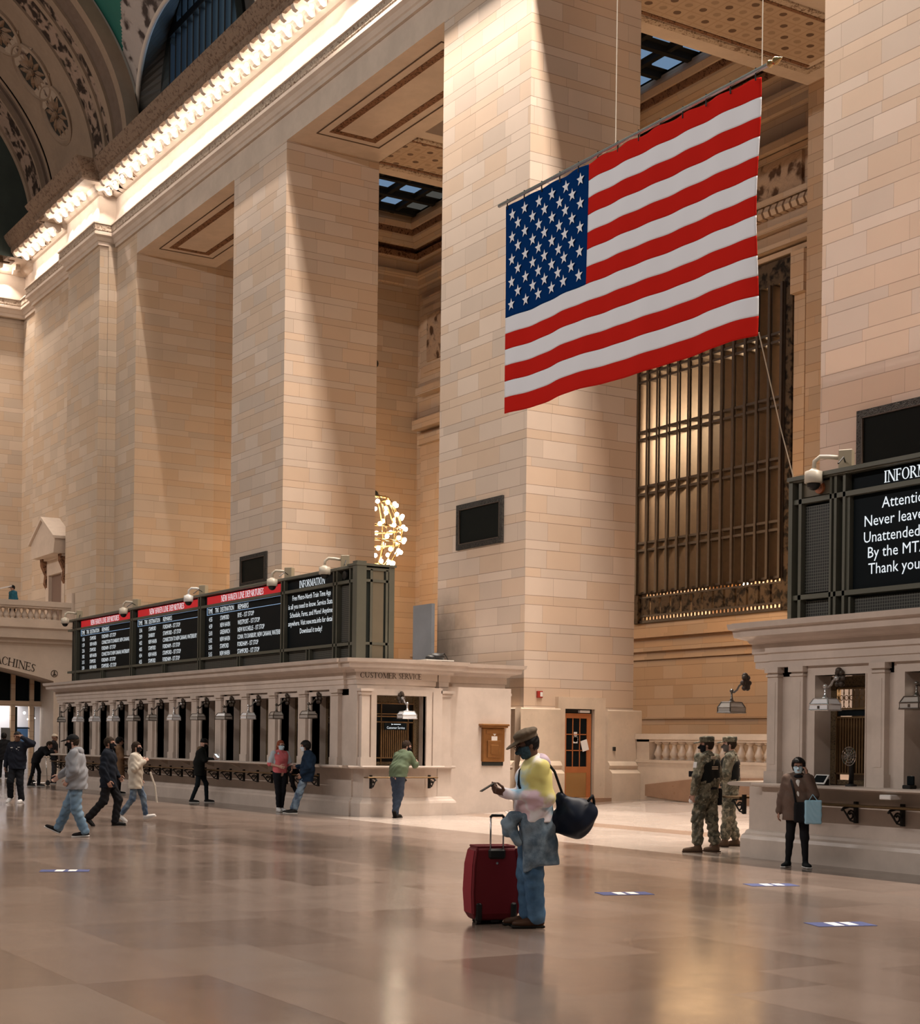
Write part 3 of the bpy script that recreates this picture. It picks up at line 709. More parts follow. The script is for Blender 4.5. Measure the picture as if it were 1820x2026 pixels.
# ================================================================== lettering
def lettering(name, lines, mat, parent, frame, depth=0.004):
    """lines: (text, x, z, height, width or None, align) in the plane frame=(origin, xdir, updir, normal)"""
    O, X, U, Nn = [Vector(v) for v in frame]
    V = []; F = []
    for (txt, x, z, h, wd, al) in lines:
        cu = bpy.data.curves.new('t', 'FONT'); cu.body = txt; cu.resolution_u = 2
        o = bpy.data.objects.new('t', cu); C.objects.link(o)
        dg = bpy.context.evaluated_depsgraph_get(); me = bpy.data.meshes.new_from_object(o.evaluated_get(dg))
        co = [v.co.copy() for v in me.vertices]; fs = [list(p.vertices) for p in me.polygons]
        bpy.data.objects.remove(o); bpy.data.curves.remove(cu); bpy.data.meshes.remove(me)
        if not co: continue
        xa, xb = min(c.x for c in co), max(c.x for c in co)
        sy = h/0.70; sx = (wd/(xb-xa)) if wd else sy
        W = (xb-xa)*sx; x0 = x - (0 if al == 'l' else W if al == 'r' else W/2)
        bi = len(V)
        for c in co:
            p = O + X*(x0+(c.x-xa)*sx) + U*(z+c.y*sy) + Nn*depth; V.append(p)
        F += [[i+bi for i in f] for f in fs]
    l = parent.location if parent is not None else Vector()
    return mk(name, [v-l for v in V], F, mat, parent)
# a small serif alphabet of its own: strokes (x0,y0,x1,y1,weight) and arcs (cx,cy,rx,ry,a0,a1)
TK, TN = 0.15, 0.065
def G(*a): return a
SER = {
 'A': (0.86, [(.06, 0, .42, 1, TN), (.42, 1, .80, 0, TK), (.20, .36, .64, .36, TN)], [], [(.06, 0), (.80, 0)], []),
 'C': (0.80, [(.72, .70, .72, .92, TN), (.72, .14, .72, .24, TN)], [(.44, .5, .40, .5, 50, 310)], [], []),
 'D': (0.86, [(.14, 0, .14, 1, TK)], [(.38, .5, .42, .47, -90, 90)], [(.14, 0), (.14, 1)], [(.1, .03, .4, .03), (.1, .97, .4, .97)]),
 'E': (0.68, [(.14, 0, .14, 1, TK), (.14, .03, .60, .03, TN), (.14, .97, .58, .97, TN), (.14, .52, .48, .52, TN), (.60, 0, .60, .2, TN), (.57, .82, .57, 1, TN), (.48, .42, .48, .62, TN)], [], [(.1, 0), (.1, 1)], []),
 'F': (0.64, [(.14, 0, .14, 1, TK), (.14, .97, .58, .97, TN), (.14, .50, .46, .50, TN), (.57, .82, .57, 1, TN), (.46, .40, .46, .60, TN)], [], [(.14, 0), (.1, 1)], []),
 'H': (0.92, [(.15, 0, .15, 1, TK), (.77, 0, .77, 1, TK), (.15, .5, .77, .5, TN)], [], [(.15, 0), (.15, 1), (.77, 0), (.77, 1)], []),
 'I': (0.42, [(.21, 0, .21, 1, TK)], [], [(.21, 0), (.21, 1)], []),
 'L': (0.66, [(.14, 0, .14, 1, TK), (.14, .03, .60, .03, TN), (.60, 0, .60, .22, TN)], [], [(.1, 0), (.14, 1)], []),
 'M': (1.08, [(.14, 0, .16, 1, TN), (.16, 1, .54, .05, TK), (.54, .05, .92, 1, TN), (.92, 0, .92, 1, TK)], [], [(.14, 0), (.12, 1), (.92, 0), (.95, 1)], []),
 'N': (0.92, [(.14, 0, .14, 1, TN), (.14, 1, .78, 0, TK), (.78, 0, .78, 1, TN)], [], [(.14, 0), (.12, 1), (.78, 1)], []),
 'O': (0.92, [], [(.46, .5, .41, .50, 0, 360)], [], []),
 'P': (0.70, [(.14, 0, .14, 1, TK)], [(.34, .74, .28, .24, -90, 90)], [(.14, 0), (.12, 1)], [(.14, .5, .36, .5), (.14, .97, .36, .97)]),
 'R': (0.80, [(.14, 0, .14, 1, TK), (.34, .5, .74, 0, TK)], [(.34, .74, .27, .24, -90, 90)], [(.14, 0), (.12, 1), (.74, 0)], [(.14, .5, .36, .5), (.14, .97, .36, .97)]),
 'S': (0.62, [(.53, .76, .53, .95, TN), (.08, .06, .08, .26, TN)], [(.31, .745, .21, .235, 40, 250), (.31, .255, .23, .245, -140, 85)], [], [(.2, .56, .42, .44)]),
 'T': (0.78, [(.39, 0, .39, 1, TK), (.05, .97, .73, .97, TN), (.06, .80, .06, 1, TN), (.72, .80, .72, 1, TN)], [], [(.39, 0)], []),
 'U': (0.88, [(.15, .35, .15, 1, TK), (.73, .35, .73, 1, TN)], [(.44, .36, .29, .35, 180, 360)], [(.15, 1), (.73, 1)], []),
 'V': (0.84, [(.06, 1, .42, 0, TK), (.42, 0, .78, 1, TN)], [], [(.06, 1), (.78, 1)], []),
 'W': (1.14, [(.05, 1, .33, 0, TK), (.33, 0, .57, .95, TN), (.57, .95, .82, 0, TK), (.82, 0, 1.09, 1, TN)], [], [(.05, 1), (1.09, 1)], []),
 '-': (0.5, [(.1, .4, .4, .4, TN)], [], [], []), ' ': (0.42, [], [], [], []),
}
def serif_polys(txt):
    """quads in units of cap height; returns (polys, total width)"""
    out = []; x = 0.0
    def stroke(x0, y0, x1, y1, w_):
        dx, dy = x1-x0, y1-y0; L = math.hypot(dx, dy) or 1; nx_, ny_ = -dy/L*w_/2, dx/L*w_/2
        if abs(dx) > abs(dy): nx_, ny_ = 0, w_/2
        elif abs(dx) > 0.05: nx_, ny_ = w_/2*1.1, 0
        out.append([(x+x0+nx_, y0+ny_), (x+x1+nx_, y1+ny_), (x+x1-nx_, y1-ny_), (x+x0-nx_, y0-ny_)])
    for ch in txt:
        adv, st, arcs, sers, extra = SER[ch]
        for s_ in st: stroke(*s_)
        for (a, b_, c_, d_) in extra: stroke(a, b_, c_, d_, TN if b_ == d_ else TK)
        for (cx_, cy_, rx, ry, a0, a1) in arcs:
            m_ = 18; pts = []
            for i in range(m_+1):
                t_ = math.radians(a0+(a1-a0)*i/m_); wt = TN+(TK-TN)*abs(math.cos(t_))
                c_, s_ = math.cos(t_), math.sin(t_)
                pts.append(((x+cx_+rx*c_, cy_+ry*s_), (x+cx_+(rx-wt)*c_, cy_+(ry-wt*.8)*s_)))
            for i in range(m_): out.append([pts[i][0], pts[i+1][0], pts[i+1][1], pts[i][1]])
        for (sx_, sy_) in sers:
            y0 = 0 if sy_ < .5 else .95
            out.append([(x+sx_-.15, y0), (x+sx_+.15, y0), (x+sx_+.15, y0+.05), (x+sx_-.15, y0+.05)])
        x += adv
    return out, x
def serif(name, txt, mat, parent, place, h, width=None, depth=0.004, thick=None):
    """place(u, v) -> world point for u along the line (metres from the left) and v up"""
    P, W = serif_polys(txt); sx = (width/W) if width else h
    V = []; F = []
    for q in P:
        b_ = len(V); V += [place(a*sx, v*h) for a, v in q]; F.append([b_, b_+1, b_+2, b_+3])
    l = parent.location if parent is not None else Vector()
    return mk(name, [Vector(v)-l for v in V], F, mat, parent)

M['ink'] = plain('dark_incised_letters', (0.05, 0.035, 0.025), 0.8)
M['white_txt'] = glow('screen_white', (0.90, 0.96, 1.0), 1.1)
M['screen'] = plain('dark_led_screen', (0.004, 0.007, 0.009), 0.5, spec=0.08, emit=0.0)
M['screen_red'] = glow('screen_red', (0.62, 0.010, 0.018), 0.85)
M['board_metal'] = plain('grey_green_painted_metal', (0.105, 0.105, 0.082), 0.45, 0.2, noise=0.12, nscale=2)
M['board_dark'] = plain('dark_green_painted_metal', (0.012, 0.016, 0.014), 0.5, 0.1, spec=.2)
M['board_side'] = plain('bronze_green_panel', (0.15, 0.125, 0.085), 0.5, 0.2, noise=.15, nscale=1.5)
M['lamp_gleam'] = plain('gleaming_lamp_shade', (0.78, 0.79, 0.82), 0.25)  # white stands for reflected light, put into the shade's colour
M['lamp_grey'] = plain('grey_glass_lamp_shade', (0.42, 0.39, 0.36), 0.2)
M['lamp_frame'] = plain('aged_nickel_frame', (0.16, 0.145, 0.13), 0.3, 0.9)
M['lamp_framew'] = plain('bright_nickel_frame', (0.62, 0.62, 0.63), 0.22, 0.8)  # on the gleaming lamps the reflection is put into this brighter colour
M['void'] = plain('unlit_office_interior', (0.012, 0.010, 0.008), 0.8)
M['office_in'] = plain('lit_office_interior', (0.20, 0.15, 0.11), 0.8)
def mat_mesh():
    m, nt, bs = newmat('black_wire_mesh'); k = N(nt)
    P = k.n('ShaderNodeNewGeometry').outputs['Position']; x, y, z = k.sep(P)
    h = k.math('ADD', x, y)
    def lin(v): return k.math('LESS_THAN', k.math('FRACT', k.math('DIVIDE', k.math('ADD', v, 100.0), 0.045)), 0.20)
    g = k.math('MAXIMUM', lin(h), lin(z))
    k.l(k.mix(g, (0.006, 0.007, 0.006, 1), (0.10, 0.10, 0.085, 1)), bs.inputs['Base Color']); bs.inputs['Roughness'].default_value = .5
    return m
M['mesh'] = mat_mesh()
M['gilt'] = plain('dull_gilt_bronze', (0.22, 0.14, 0.07), 0.35, 0.8, noise=.25, nscale=9)
M['gilt_orn'] = ornament('cast_gilt_scroll', (0.16, 0.11, 0.06), (0.015, 0.012, 0.009), 22.0, 0.02, (.4, .6))

# ================================================================== ticket offices
YF = 15.86            # plinth face
ENTP = [(-.30, 2.84), (.0, 2.84), (.0, 2.93), (.02, 2.94), (.02, 3.04), (.05, 3.06), (.05, 3.20), (.09, 3.22), (.12, 3.26), (.30, 3.30), (.32, 3.40), (.38, 3.42), (.40, 3.50), (-.30, 3.52)]
LEDP = [(-.3, 1.06), (.10, 1.06), (.30, 1.07), (.34, 1.09), (.34, 1.11), (.31, 1.125), (-.3, 1.125)]
DADP = [(-.3, 1.06), (.0, 1.06), (.0, .42), (.04, .40), (.06, .36), (.10, .33), (.12, .28), (.12, .0), (-.3, .0)]
def arc(cx, cy, r, a0, a1, n=8): return [(cx+r*math.cos(math.radians(a0+(a1-a0)*i/n)), cy+r*math.sin(math.radians(a0+(a1-a0)*i/n))) for i in range(n+1)]
def lamp(x, y, yaw, bright, label, number=None, parent=None):
    """goose-neck booth lamp: y = wall face, hangs towards -y before the yaw"""
    t = thing('window_lamp', label, 'lamp', (x, y, 2.62), yaw, 'lamps over the ticket windows')
    fm = M['lamp_framew'] if bright else M['lamp_frame']; gm = M['lamp_gleam'] if bright else M['lamp_grey']
    b = MB(); b.lathe([(.001, 0), (.075, 0), (.07, -.03), (.035, -.05), (.001, -.055)], (0, 0, 0), 12, 'y')
    for a in range(6): b.ball((.07*math.cos(a*PI/3), -.03, .02+.09*math.sin(a*PI/3)), .045, 8, 5)
    b.ball((0, -.05, .13), .05, 8, 6); b.build('wall_bracket', M['bronze'], t, smooth=True)
    b = MB(); b.tube([(0, -.02, 0), (0, -.09, .02), (0, -.16, -.02), (0, -.20, -.08), (0, -.26, -.12), (0, -.30, -.11)], .018, 7)
    b.ball((0, -.09, .02), .04, 8, 6); b.ball((0, -.31, -.10), .035, 8, 6); b.build('arm', fm, t, smooth=True)
    b = MB(); b.lathe([(.014, -.10), (.016, -.19), (.03, -.245), (.075, -.275)], (0, -.31, 0), 10); b.build('neck', fm, t, smooth=True)
    # boxed glass shade: sloping top, upright sides, framed edges
    a0, a1, c0, c1 = .135, .18, .09, .125; zt, zm, zb = -.275, -.355, -.435
    def rect(a, c, z): return [(-a, -.31-c, z), (a, -.31-c, z), (a, -.31+c, z), (-a, -.31+c, z)]
    b = MB(); V = rect(a0, c0, zt)+rect(a1, c1, zm)+rect(a1, c1, zb)
    b.add(V, [(3, 2, 1, 0)]+[(i+4*l_, (i+1) % 4+4*l_, (i+1) % 4+4+4*l_, i+4+4*l_) for l_ in (0, 1) for i in range(4)]+[(8, 9, 10, 11)])
    b.build('shade', gm, t)
    b = MB()
    for ring_ in (rect(a0, c0, zt), rect(a1, c1, zm), rect(a1+.004, c1+.004, zb)): b.tube(ring_, .011, 5, closed=True)
    for i in range(4):
        b.tube([rect(a0, c0, zt)[i], rect(a1, c1, zm)[i], rect(a1, c1, zb)[i]], .011, 5)
    b.build('shade_frame', fm, t)
    if number: 
        bo = MB().box(-.02, .02, -.31-c1-.006, -.31-c1-.001, zb+.02, zb+.06).build('window_number', M['ink'], t)
    return t
def grille(parent, O, X, w_, h_, style, inward):
    """bronze ticket grille in a window; O lower left corner, X along, inward = direction into the office"""
    O = Vector(O); X = Vector(X); I = Vector(inward); U = Vector((0, 0, 1))
    def bx(b, x0, x1, z0, z1, d0, d1):
        V = [O+X*x+I*d+U*z for z in (z0, z1) for d in (d0, d1) for x in (x0, x1)]
        b.add(V, [(0, 2, 3, 1), (4, 5, 7, 6), (0, 1, 5, 4), (2, 6, 7, 3), (0, 4, 6, 2), (1, 3, 7, 5)])
    b = MB(); e = .14
    bx(b, 0, e, 0, h_, 0, .05); bx(b, w_-e, w_, 0, h_, 0, .05); bx(b, e, w_-e, h_-.16, h_, 0, .05); bx(b, e, w_-e, 0, .07, 0, .05)
    g = b.build('grille_border', M['gilt_orn'], parent, world=True)
    b = MB()
    for x in (e, w_-e-.02): bx(b, x, x+.02, 0, h_, -.02, .06)
    for z in (.62*h_, .70*h_, .99*h_-.16, .16): bx(b, e, w_-e, z-.012, z+.012, -.02, .06)
    if style == 'cs':
        for x in (e+.14, w_-e-.16): bx(b, x, x+.02, 0, h_-.16, -.02, .06)
        bx(b, e, w_-e, .73*h_, .745*h_, -.02, .06)
    b.build('grille_frame', M['gilt'], parent, world=True)
    b = MB(); nbar = 13 if style != 'dark' else 8; x0, x1 = (e+.02, w_-e-.02) if style != 'cs' else (e+.17, w_-e-.17)
    for i in range(nbar+1):
        x = x0+(x1-x0)*i/nbar; bx(b, x-.012, x+.012, .16, .62*h_, .0, .03)
    b.build('grille_bars', M['gilt'], parent, world=True)
    if style != 'dark':
        b = MB()
        nx2 = 7; zt0, zt1 = (.72*h_, .985*h_-.16)
        if style == 'lit':
            for i in range(nx2):
                cx_ = e+.02+(w_-2*e-.04)*(i+.5)/nx2
                for zz in (zt0+(zt1-zt0)*.25, zt0+(zt1-zt0)*.75):
                    pts = [O+X*(cx_+.055*math.cos(q*PI/5))+U*(zz+.10*math.sin(q*PI/5))+I*.02 for q in range(10)]
                    b.tube(pts, .007, 4, closed=True)
            b.build('grille_lattice', M['gilt'], parent, world=True)
    b = MB(); bx(b, e, w_-e, .635*h_, .69*h_, .01, .04); b.build('name_strip', M['screen'], parent, world=True)
    b = MB(); bx(b, -.1, w_+.1, -.05, h_+.1, .55 if style == 'lit' else .3, .6); b.build('office_backdrop', M['office_in'] if style == 'lit' else M['void'], parent, world=True)

def office(name, label, openings, xl, xr, ox, style, curved_left):
    """xl, xr: ends of the straight front; ox: opening half width"""
    t = thing(name, label, 'ticket office', ((xl+xr)/2, YF+1.5, 0))
    return t
# ---- left office -----------------------------------------------------------
OL = [-50.78+1.683*i for i in range(12)]       # centres of the twelve windows
OW = 0.505
left = thing('ticket_office', 'long pale marble ticket office with twelve dark windows in a row', 'ticket office', (-41.5, 17.5, 0))
XE = -31.02                                   # straight front ends here, then the bowed end faces east
XB = -30.28
def bow(off=0.0):
    """plan of the bowed customer service face, from the front corner to the rear corner pilaster"""
    pts = []
    for i in range(13):
        s_ = i/12; y = 16.05+s_*2.15; pts.append((XB-0.30+0.30*math.sin(PI*(0.12+0.80*s_))**0.8+off*0, y))
    return pts
BOW = bow()
front = [(-52.2, 19.8), (-52.2, YF+.12), (XE+.10, YF+.12)]
end = [(-30.62, 18.22), (-30.50, 18.22), (-30.50, 18.56), (-30.86, 18.60), (-30.86, 20.35), (-31.6, 20.35)]
PLAN = front+[(XE+.10, 16.06), BOW[0]]+BOW[1:]+end
def sw(prof, path, name, mat, parent, off=0.0):
    return MB().sweep([(o+off, z) for o, z in prof], path).build(name, mat, parent, world=True)
sw(DADP, [(-52.2, 19.8), (-52.2, 16.22), (XE+.10, 16.22)]+[(XE+.10, 16.26), (BOW[0][0], 16.28)]+BOW[2:]+end, 'dado', M['bottic'], left)
sw([(o-.06, z) for o, z in ENTP], PLAN, 'entablature', M['bottic'], left)
sw(LEDP, [(-52.2, 19.8), (-52.2, YF+.12), (-31.75, YF+.12)], 'counter_shelf', M['bottic'], left)
sw([(o*.45 if o > 0 else o, z) for o, z in LEDP], [(-31.75, YF+.12), (XE+.10, YF+.12), (XE+.10, 16.06), (XE+.2, 16.06)], 'counter_shelf', M['bottic'], left)
sw([(o*.7 if o > 0 else o, z) for o, z in LEDP], [(XE+.45, 16.02)]+BOW[1:], 'counter_shelf', M['bottic'], left)
sw([(o*.3 if o > 0 else o, z) for o, z in LEDP], [(-30.62, 18.22), (-30.50, 18.22), (-30.50, 18.56), (-30.86, 18.60), (-30.86, 20.35), (-31.6, 20.35)], 'counter_shelf', M['bottic'], left)
# front wall of the office between the windows, window jambs
YW = 16.14; Z0, Z1 = 1.12, 2.70
b = MB()
edges = [-52.2]+[v for c in OL for v in (c-OW, c+OW)]+[XE+.10]
for i in range(0, len(edges), 2): b.box(edges[i], edges[i+1], YW, YW+.42, Z0, 2.9)
b.box(-52.2, XE+.10, YW, YW+.42, Z1, 2.9)
b.box(-52.2, XE-.2, YW+.42, 20.3, 2.9, 3.5); b.box(-52.2, XE-.2, 19.9, 20.3, 0, 3.0); b.box(-52.3, -52.1, YW, 20.0, 0, 3.2)
b.build('front_wall', M['bottic'], left, world=True)
PILP = [(0, .0), (.06, .0)]
def pilaster(b, x0, x1, y, d):
    b.box(x0, x1, y-d, y+.02, 1.12, 2.84); b.box(x0-.03, x1+.03, y-d-.03, y, 1.12, 1.30); b.box(x0-.03, x1+.03, y-d-.035, y, 2.76, 2.84); b.box(x0-.015, x1+.015, y-d-.018, y, 2.70, 2.73)
for i in range(13):
    xa = (OL[i-1]+OW+.10) if i > 0 else -52.15; xb_ = (OL[i]-OW-.10) if i < 12 else XE+.08
    if i == 0: xa = OL[0]-OW-.55
    if i == 12: xb_ = xa+.46
    b = MB(); pilaster(b, xa+.06, xb_-.06, YW, .10); b.build('pilaster', M['bottic'], left, world=True)
for i, c in enumerate(OL):
    b = MB(); e = .10
    for x0, x1 in ((c-OW-e, c-OW), (c+OW, c+OW+e)): b.box(x0, x1, YW-.045, YW+.2, 1.12, Z1+e)
    b.box(c-OW, c+OW, YW-.045, YW+.2, Z1, Z1+e)
    wn = b.build('ticket_window', M['bottic'], left, world=True)
    s0 = left
    g = MB(); 
    wt = wn
    # grille pieces hang under the window part
    def sub(nm, mat_, boxes):
        q = MB()
        for bx_ in boxes: q.box(*bx_)
        o = q.build(nm, mat_, left, world=True); o.parent = wn; return o
    gx0, gx1, gy = c-OW, c+OW, YW+.36
    sub('office_backdrop', M['void'], [(gx0-.05, gx1+.05, gy+.3, gy+.34, 1.1, 2.8)])
    sub('grille_border', M['gilt_orn'], [(gx0, gx0+.12, gy, gy+.04, 1.12, Z1), (gx1-.12, gx1, gy, gy+.04, 1.12, Z1), (gx0+.12, gx1-.12, gy, gy+.04, Z1-.15, Z1)])
    sub('grille_bars', M['bronze'], [(gx0+.12, gx1-.12, gy-.01, gy+.05, 2.08, 2.11), (gx0+.12, gx1-.12, gy-.01, gy+.05, 2.2, 2.23)]+[(gx0+.12+(gx1-gx0-.24)*q/8-.01, gx0+.12+(gx1-gx0-.24)*q/8+.01, gy, gy+.03, 1.25, 2.08) for q in range(9)])
lab12 = ['dark lamp over the ticket window farthest from the customer service corner', 'white gleaming lamp second from the far end of the office', 'white gleaming lamp third from the far end of the office', 'white gleaming lamp fourth from the far end of the office',
         'dark framed lamp fifth from the far end of the office', 'grey lamp sixth from the far end of the office', 'white gleaming lamp seventh from the far end, alone between darker lamps', 'dark framed lamp just left of the hooded person', 'dark framed lamp just right of the hooded person',
         'bright white gleaming lamp third from the customer service corner', 'grey framed lamp above the woman in pink', 'grey framed lamp above the man leaning on the counter']
for i, c in enumerate(OL):
    lamp(c, YW-.05, (-.25, .1, 0, .15, .3, -.1, 0.05, .2, .35, 0, -.15, .1)[i], i in (1, 2, 3, 6, 9), lab12[i])
# parcel rail with scroll brackets along the front
def rail_bracket(b, x, y, n_=1.0):
    b.box(x-.025, x+.025, y-.05, y, .62, .92)
    pts = [(x, y-.03, .84), (x, y-.16, .85), (x, y-.27, .83), (x, y-.30, .80)]
    b.tube(pts, .018, 6)
    sp_ = [(x, y-.05-.075+.075*math.cos(a)*(1-a/14), .73+.075*math.sin(a)*(1-a/14)) for a in np.linspace(0, 9, 18)]
    b.tube(sp_, .014, 5); b.tube([(x, y-.05, .64), (x, y-.13, .66), (x, y-.20, .74), (x, y-.27, .82)], .014, 5)
pr = thing('parcel_rail', 'brass topped parcel rail on scroll brackets along the front of the long ticket office', 'rail', (-41, 15.8, .85))
b = MB(); b.bbox(-51.6, -31.9, 15.63, 15.90, .855, .885, .008); b.build('rail_top', M['gilt'], pr, world=True)
x = -51.3
while x < -31.9:
    b = MB(); rail_bracket(b, x, 15.95); b.build('bracket', M['iron'], pr, world=True); x += .84
b = MB(); x = -50.0
while x < -32: b.prism([(15.95, .95), (15.95, 1.06), (15.70, 1.06)], 'x', x-.05, x+.05); x += 1.683
b.build('shelf_corbels', M['bottic'], left, world=True)
# ---- customer service face -------------------------------------------------
cy0, cy1 = 16.52, 17.80; XC = XB-.08
b = MB()
def slab(b, ya, yb, z0, z1, x=XC, d=.4): b.box(x-d, x, ya, yb, z0, z1)
slab(b, 16.05, cy0, 1.1, 2.9); slab(b, cy1, 18.25, 1.1, 2.9); slab(b, cy0, cy1, 2.70, 2.9)
b.box(-31.0, -30.62, 18.25, 20.3, 0, 2.95); b.build('customer_service_wall', M['bottic'], left, world=True)
b = MB(); e = .14
for ya, yb in ((cy0-e, cy0), (cy1, cy1+e)): b.box(XC-.1, XC+.05, ya, yb, 1.12, 2.70+e)
b.box(XC-.1, XC+.05, cy0, cy1, 2.70, 2.70+e)
for ya, yb in ((cy0-e-.09, cy0-e-.05), (cy1+e+.05, cy1+e+.09)): b.box(XC-.1, XC+.03, ya, yb, 1.12, 2.8)
csw = b.build('customer_service_window', M['bottic'], left, world=True)
before = set(left.children)
grille(left, (XC-.28, cy0, 1.14), (0, 1, 0), cy1-cy0, 1.56, 'cs', (-1, 0, 0))
for o in set(left.children)-before: o.parent = csw
for (ya, yb, xx) in ((16.10, 16.30, XC), (18.28, 18.52, -30.56), (18.95, 19.22, -30.88), (20.02, 20.30, -30.88)):
    b = MB(); b.box(xx-.05, xx+.13, ya, yb, 1.12, 2.84); b.box(xx-.05, xx+.16, ya-.03, yb+.03, 1.12, 1.32); b.box(xx-.05, xx+.20, ya-.06, yb+.06, 2.78, 2.84); b.box(xx-.05, xx+.16, ya-.03, yb+.03, 2.70, 2.78)
    b.build('pilaster', M['bottic'], left, world=True)
b = MB(); b.box(-31.3, -30.87, 18.62, 20.32, 1.1, 2.9); b.build('side_wall', M['bottic'], left, world=True)
def bowpt(u_, v_):
    y = 16.14+u_; s_ = (y-16.05)/2.15
    return (XB-.30+.30*math.sin(PI*(0.12+0.80*s_))**0.8+.012, y, 3.075+v_)
serif('lettering', 'CUSTOMER SERVICE', M['ink'], left, bowpt, .125, 1.53)
serif('lettering', '- TICKET VENDING MACHINES'.replace('G', 'C').replace('K', 'H'), plain('faint_incised_letters', (0.33, 0.24, 0.18), .8), left, lambda u_, v_: (-49.4+u_, YF+.06, 3.075+v_), .11, 3.9) if False else None
# hanging sign inside the grille
sg = thing('hanging_sign', 'small black customer service sign hanging in the grille', 'sign', (XC-.15, 17.15, 2.0))
b = MB(); b.box(XC-.17, XC-.14, 16.83, 17.40, 1.93, 2.09); b.build('sign_plate', M['screen'], sg, world=True)
lettering('lettering', [('Customer Service', .285, .025, .055, .46, 'c')], M['white_txt'], sg, ((XC-.138, 16.83, 1.93), (0, 1, 0), (0, 0, 1), (1, 0, 0)))
b = MB(); b.add([(XC-.134, 17.0, 2.04), (XC-.134, 17.05, 2.055), (XC-.134, 17.0, 2.075)], [(0, 1, 2)]); b.box(XC-.138, XC-.134, 17.06, 17.24, 2.05, 2.065); b.build('arrow_mark', M['white_txt'], sg, world=True)
lamp(XC+.05, 17.12, PI/2, True, 'white gleaming lamp over the customer service window')
pr2 = thing('parcel_rail', 'short brass parcel rail below the customer service window', 'rail', (-30.1, 17.0, .85))
b = MB(); b.bbox(-30.20, -30.0, 16.15, 17.95, .855, .885, .008); b.build('rail_top', M['gilt'], pr2, world=True)
for y in (16.35, 17.1, 17.85):
    b = MB(); s0 = len(b.V); rail_bracket(b, 0, 0); b.xf(Matrix.Translation((-30.26, y, 0)) @ Matrix.Rotation(PI/2, 4, 'Z')); b.build('bracket', M['iron'], pr2, world=True)
# lamps and papers lying on top of the office
bg = thing('bag', 'crumpled dark bag lying on papers on top of the ticket office', 'bag', (-30.4, 18.0, 3.52))
b = MB(); b.ball((0, .1, .09), .16, 12, 8, (1, 1.3, .6)); b.ball((.02, -.05, .06), .12, 10, 6, (1, 1.2, .6)); b.build('bag_body', M['iron'], bg, smooth=True)
b = MB(); b.tube([(0, .15, .15), (0, .3, .18), (0, .42, .02)], .012, 5); b.build('strap', M['iron'], bg)
pp_ = MB().box(-30.62, -30.2, 17.72, 18.45, 3.515, 3.54).build('paper_stack', plain('white_paper', (.7, .66, .6), .8)); tag(pp_, 'flat pile of papers under the dark bag on the office top', 'paper')
# mailbox
M['mail'] = plain('worn_brass_mailbox', (0.32, 0.155, 0.055), 0.35, 0.75, noise=.3, nscale=5)
mx = thing('mailbox', 'ornate brass mailbox on the side wall of the ticket office', 'mailbox', (-30.8, 19.80, 1.14))
b = MB(); b.bbox(-30.88, -30.55, 19.48, 20.10, 1.22, 2.02, .02); b.build('body', M['mail'], mx, world=True)
b = MB(); b.bbox(-30.9, -30.49, 19.43, 20.15, 2.02, 2.06, .01); b.bbox(-30.9, -30.46, 19.40, 20.18, 2.06, 2.11, .015); b.build('cornice', M['mail'], mx, world=True)
b = MB(); b.bbox(-30.56, -30.52, 19.60, 19.98, 1.32, 1.72, .01); b.bbox(-30.53, -30.505, 19.68, 19.90, 1.40, 1.62, .01); b.bbox(-30.56, -30.53, 19.56, 20.02, 1.88, 1.98, .01); b.tube([(-30.53, 19.64, 1.36), (-30.53, 19.94, 1.36), (-30.53, 19.94, 1.68), (-30.53, 19.64, 1.68)], .01, 5, closed=True); b.build('door', M['mail'], mx, world=True)
b = MB(); b.bbox(-30.88, -30.58, 19.5, 20.08, 1.13, 1.22, .01); b.build('foot', M['bronze_black'], mx, world=True)
M['card'] = plain('white_card', (.75, .72, .70), .7)
b = MB(); b.box(-30.553, -30.548, 19.72, 19.88, 1.62+.1, 1.72+.1); b.add([(-30.548, 19.74, 1.90), (-30.548, 19.87, 1.90), (-30.548, 19.805, 1.83)], [(0, 1, 2)]); b.build('label_card', M['card'], mx, world=True)
tag(MB().bbox(-30.87, -30.855, 19.32, 19.40, .60, .72, .004).build('outlet_plate', M['brass']), 'small brass outlet plate on the office wall below the mailbox', 'outlet')
b = MB()
for i in range(9):
    x, y = -30.2+random.uniform(-.1, .4), 20.2+random.uniform(-.5, .3); z = zf(y)
    b.box(x, x+.06, y, y+.05, z, z+.012)
tag(b.build('paper_scraps', M['card']), 'white paper scraps on the floor below the mailbox', 'litter', kind='stuff')

# ---- right office ----------------------------------------------------------
right = thing('ticket_office', 'pale marble ticket office behind the woman on the phone, with lit grilles', 'ticket office', (-13, 17.5, 0))
OR = [-15.85+1.683*i for i in range(7)]
XR0 = -17.42
def rbow():
    pts = []
    for i in range(11):
        s_ = i/10; y = 18.3-s_*2.25; pts.append((XR0+.05+.12-.80*math.sin(PI*(0.06+0.80*s_))**.8, y))
    return pts
RB = rbow()
RPLAN = [(-16.6, 20.3), (-17.0, 20.3), (-17.0, 18.35)]+RB+[(XR0+.12, 16.05), (XR0+.12, YF+.12), (-4.5, YF+.12)]
sw(DADP, RPLAN, 'dado', M['bottic'], right)
sw([(o-.06, z) for o, z in ENTP], RPLAN, 'entablature', M['bottic'], right)
sw([(o*.35 if o > 0 else o, z) for o, z in LEDP], [(XR0+.12, 16.05), (XR0+.12, YF+.12), (-16.55, YF+.12)], 'counter_shelf', M['bottic'], right)
sw(LEDP, [(-16.55, YF+.12), (-4.5, YF+.12)], 'counter_shelf', M['bottic'], right)
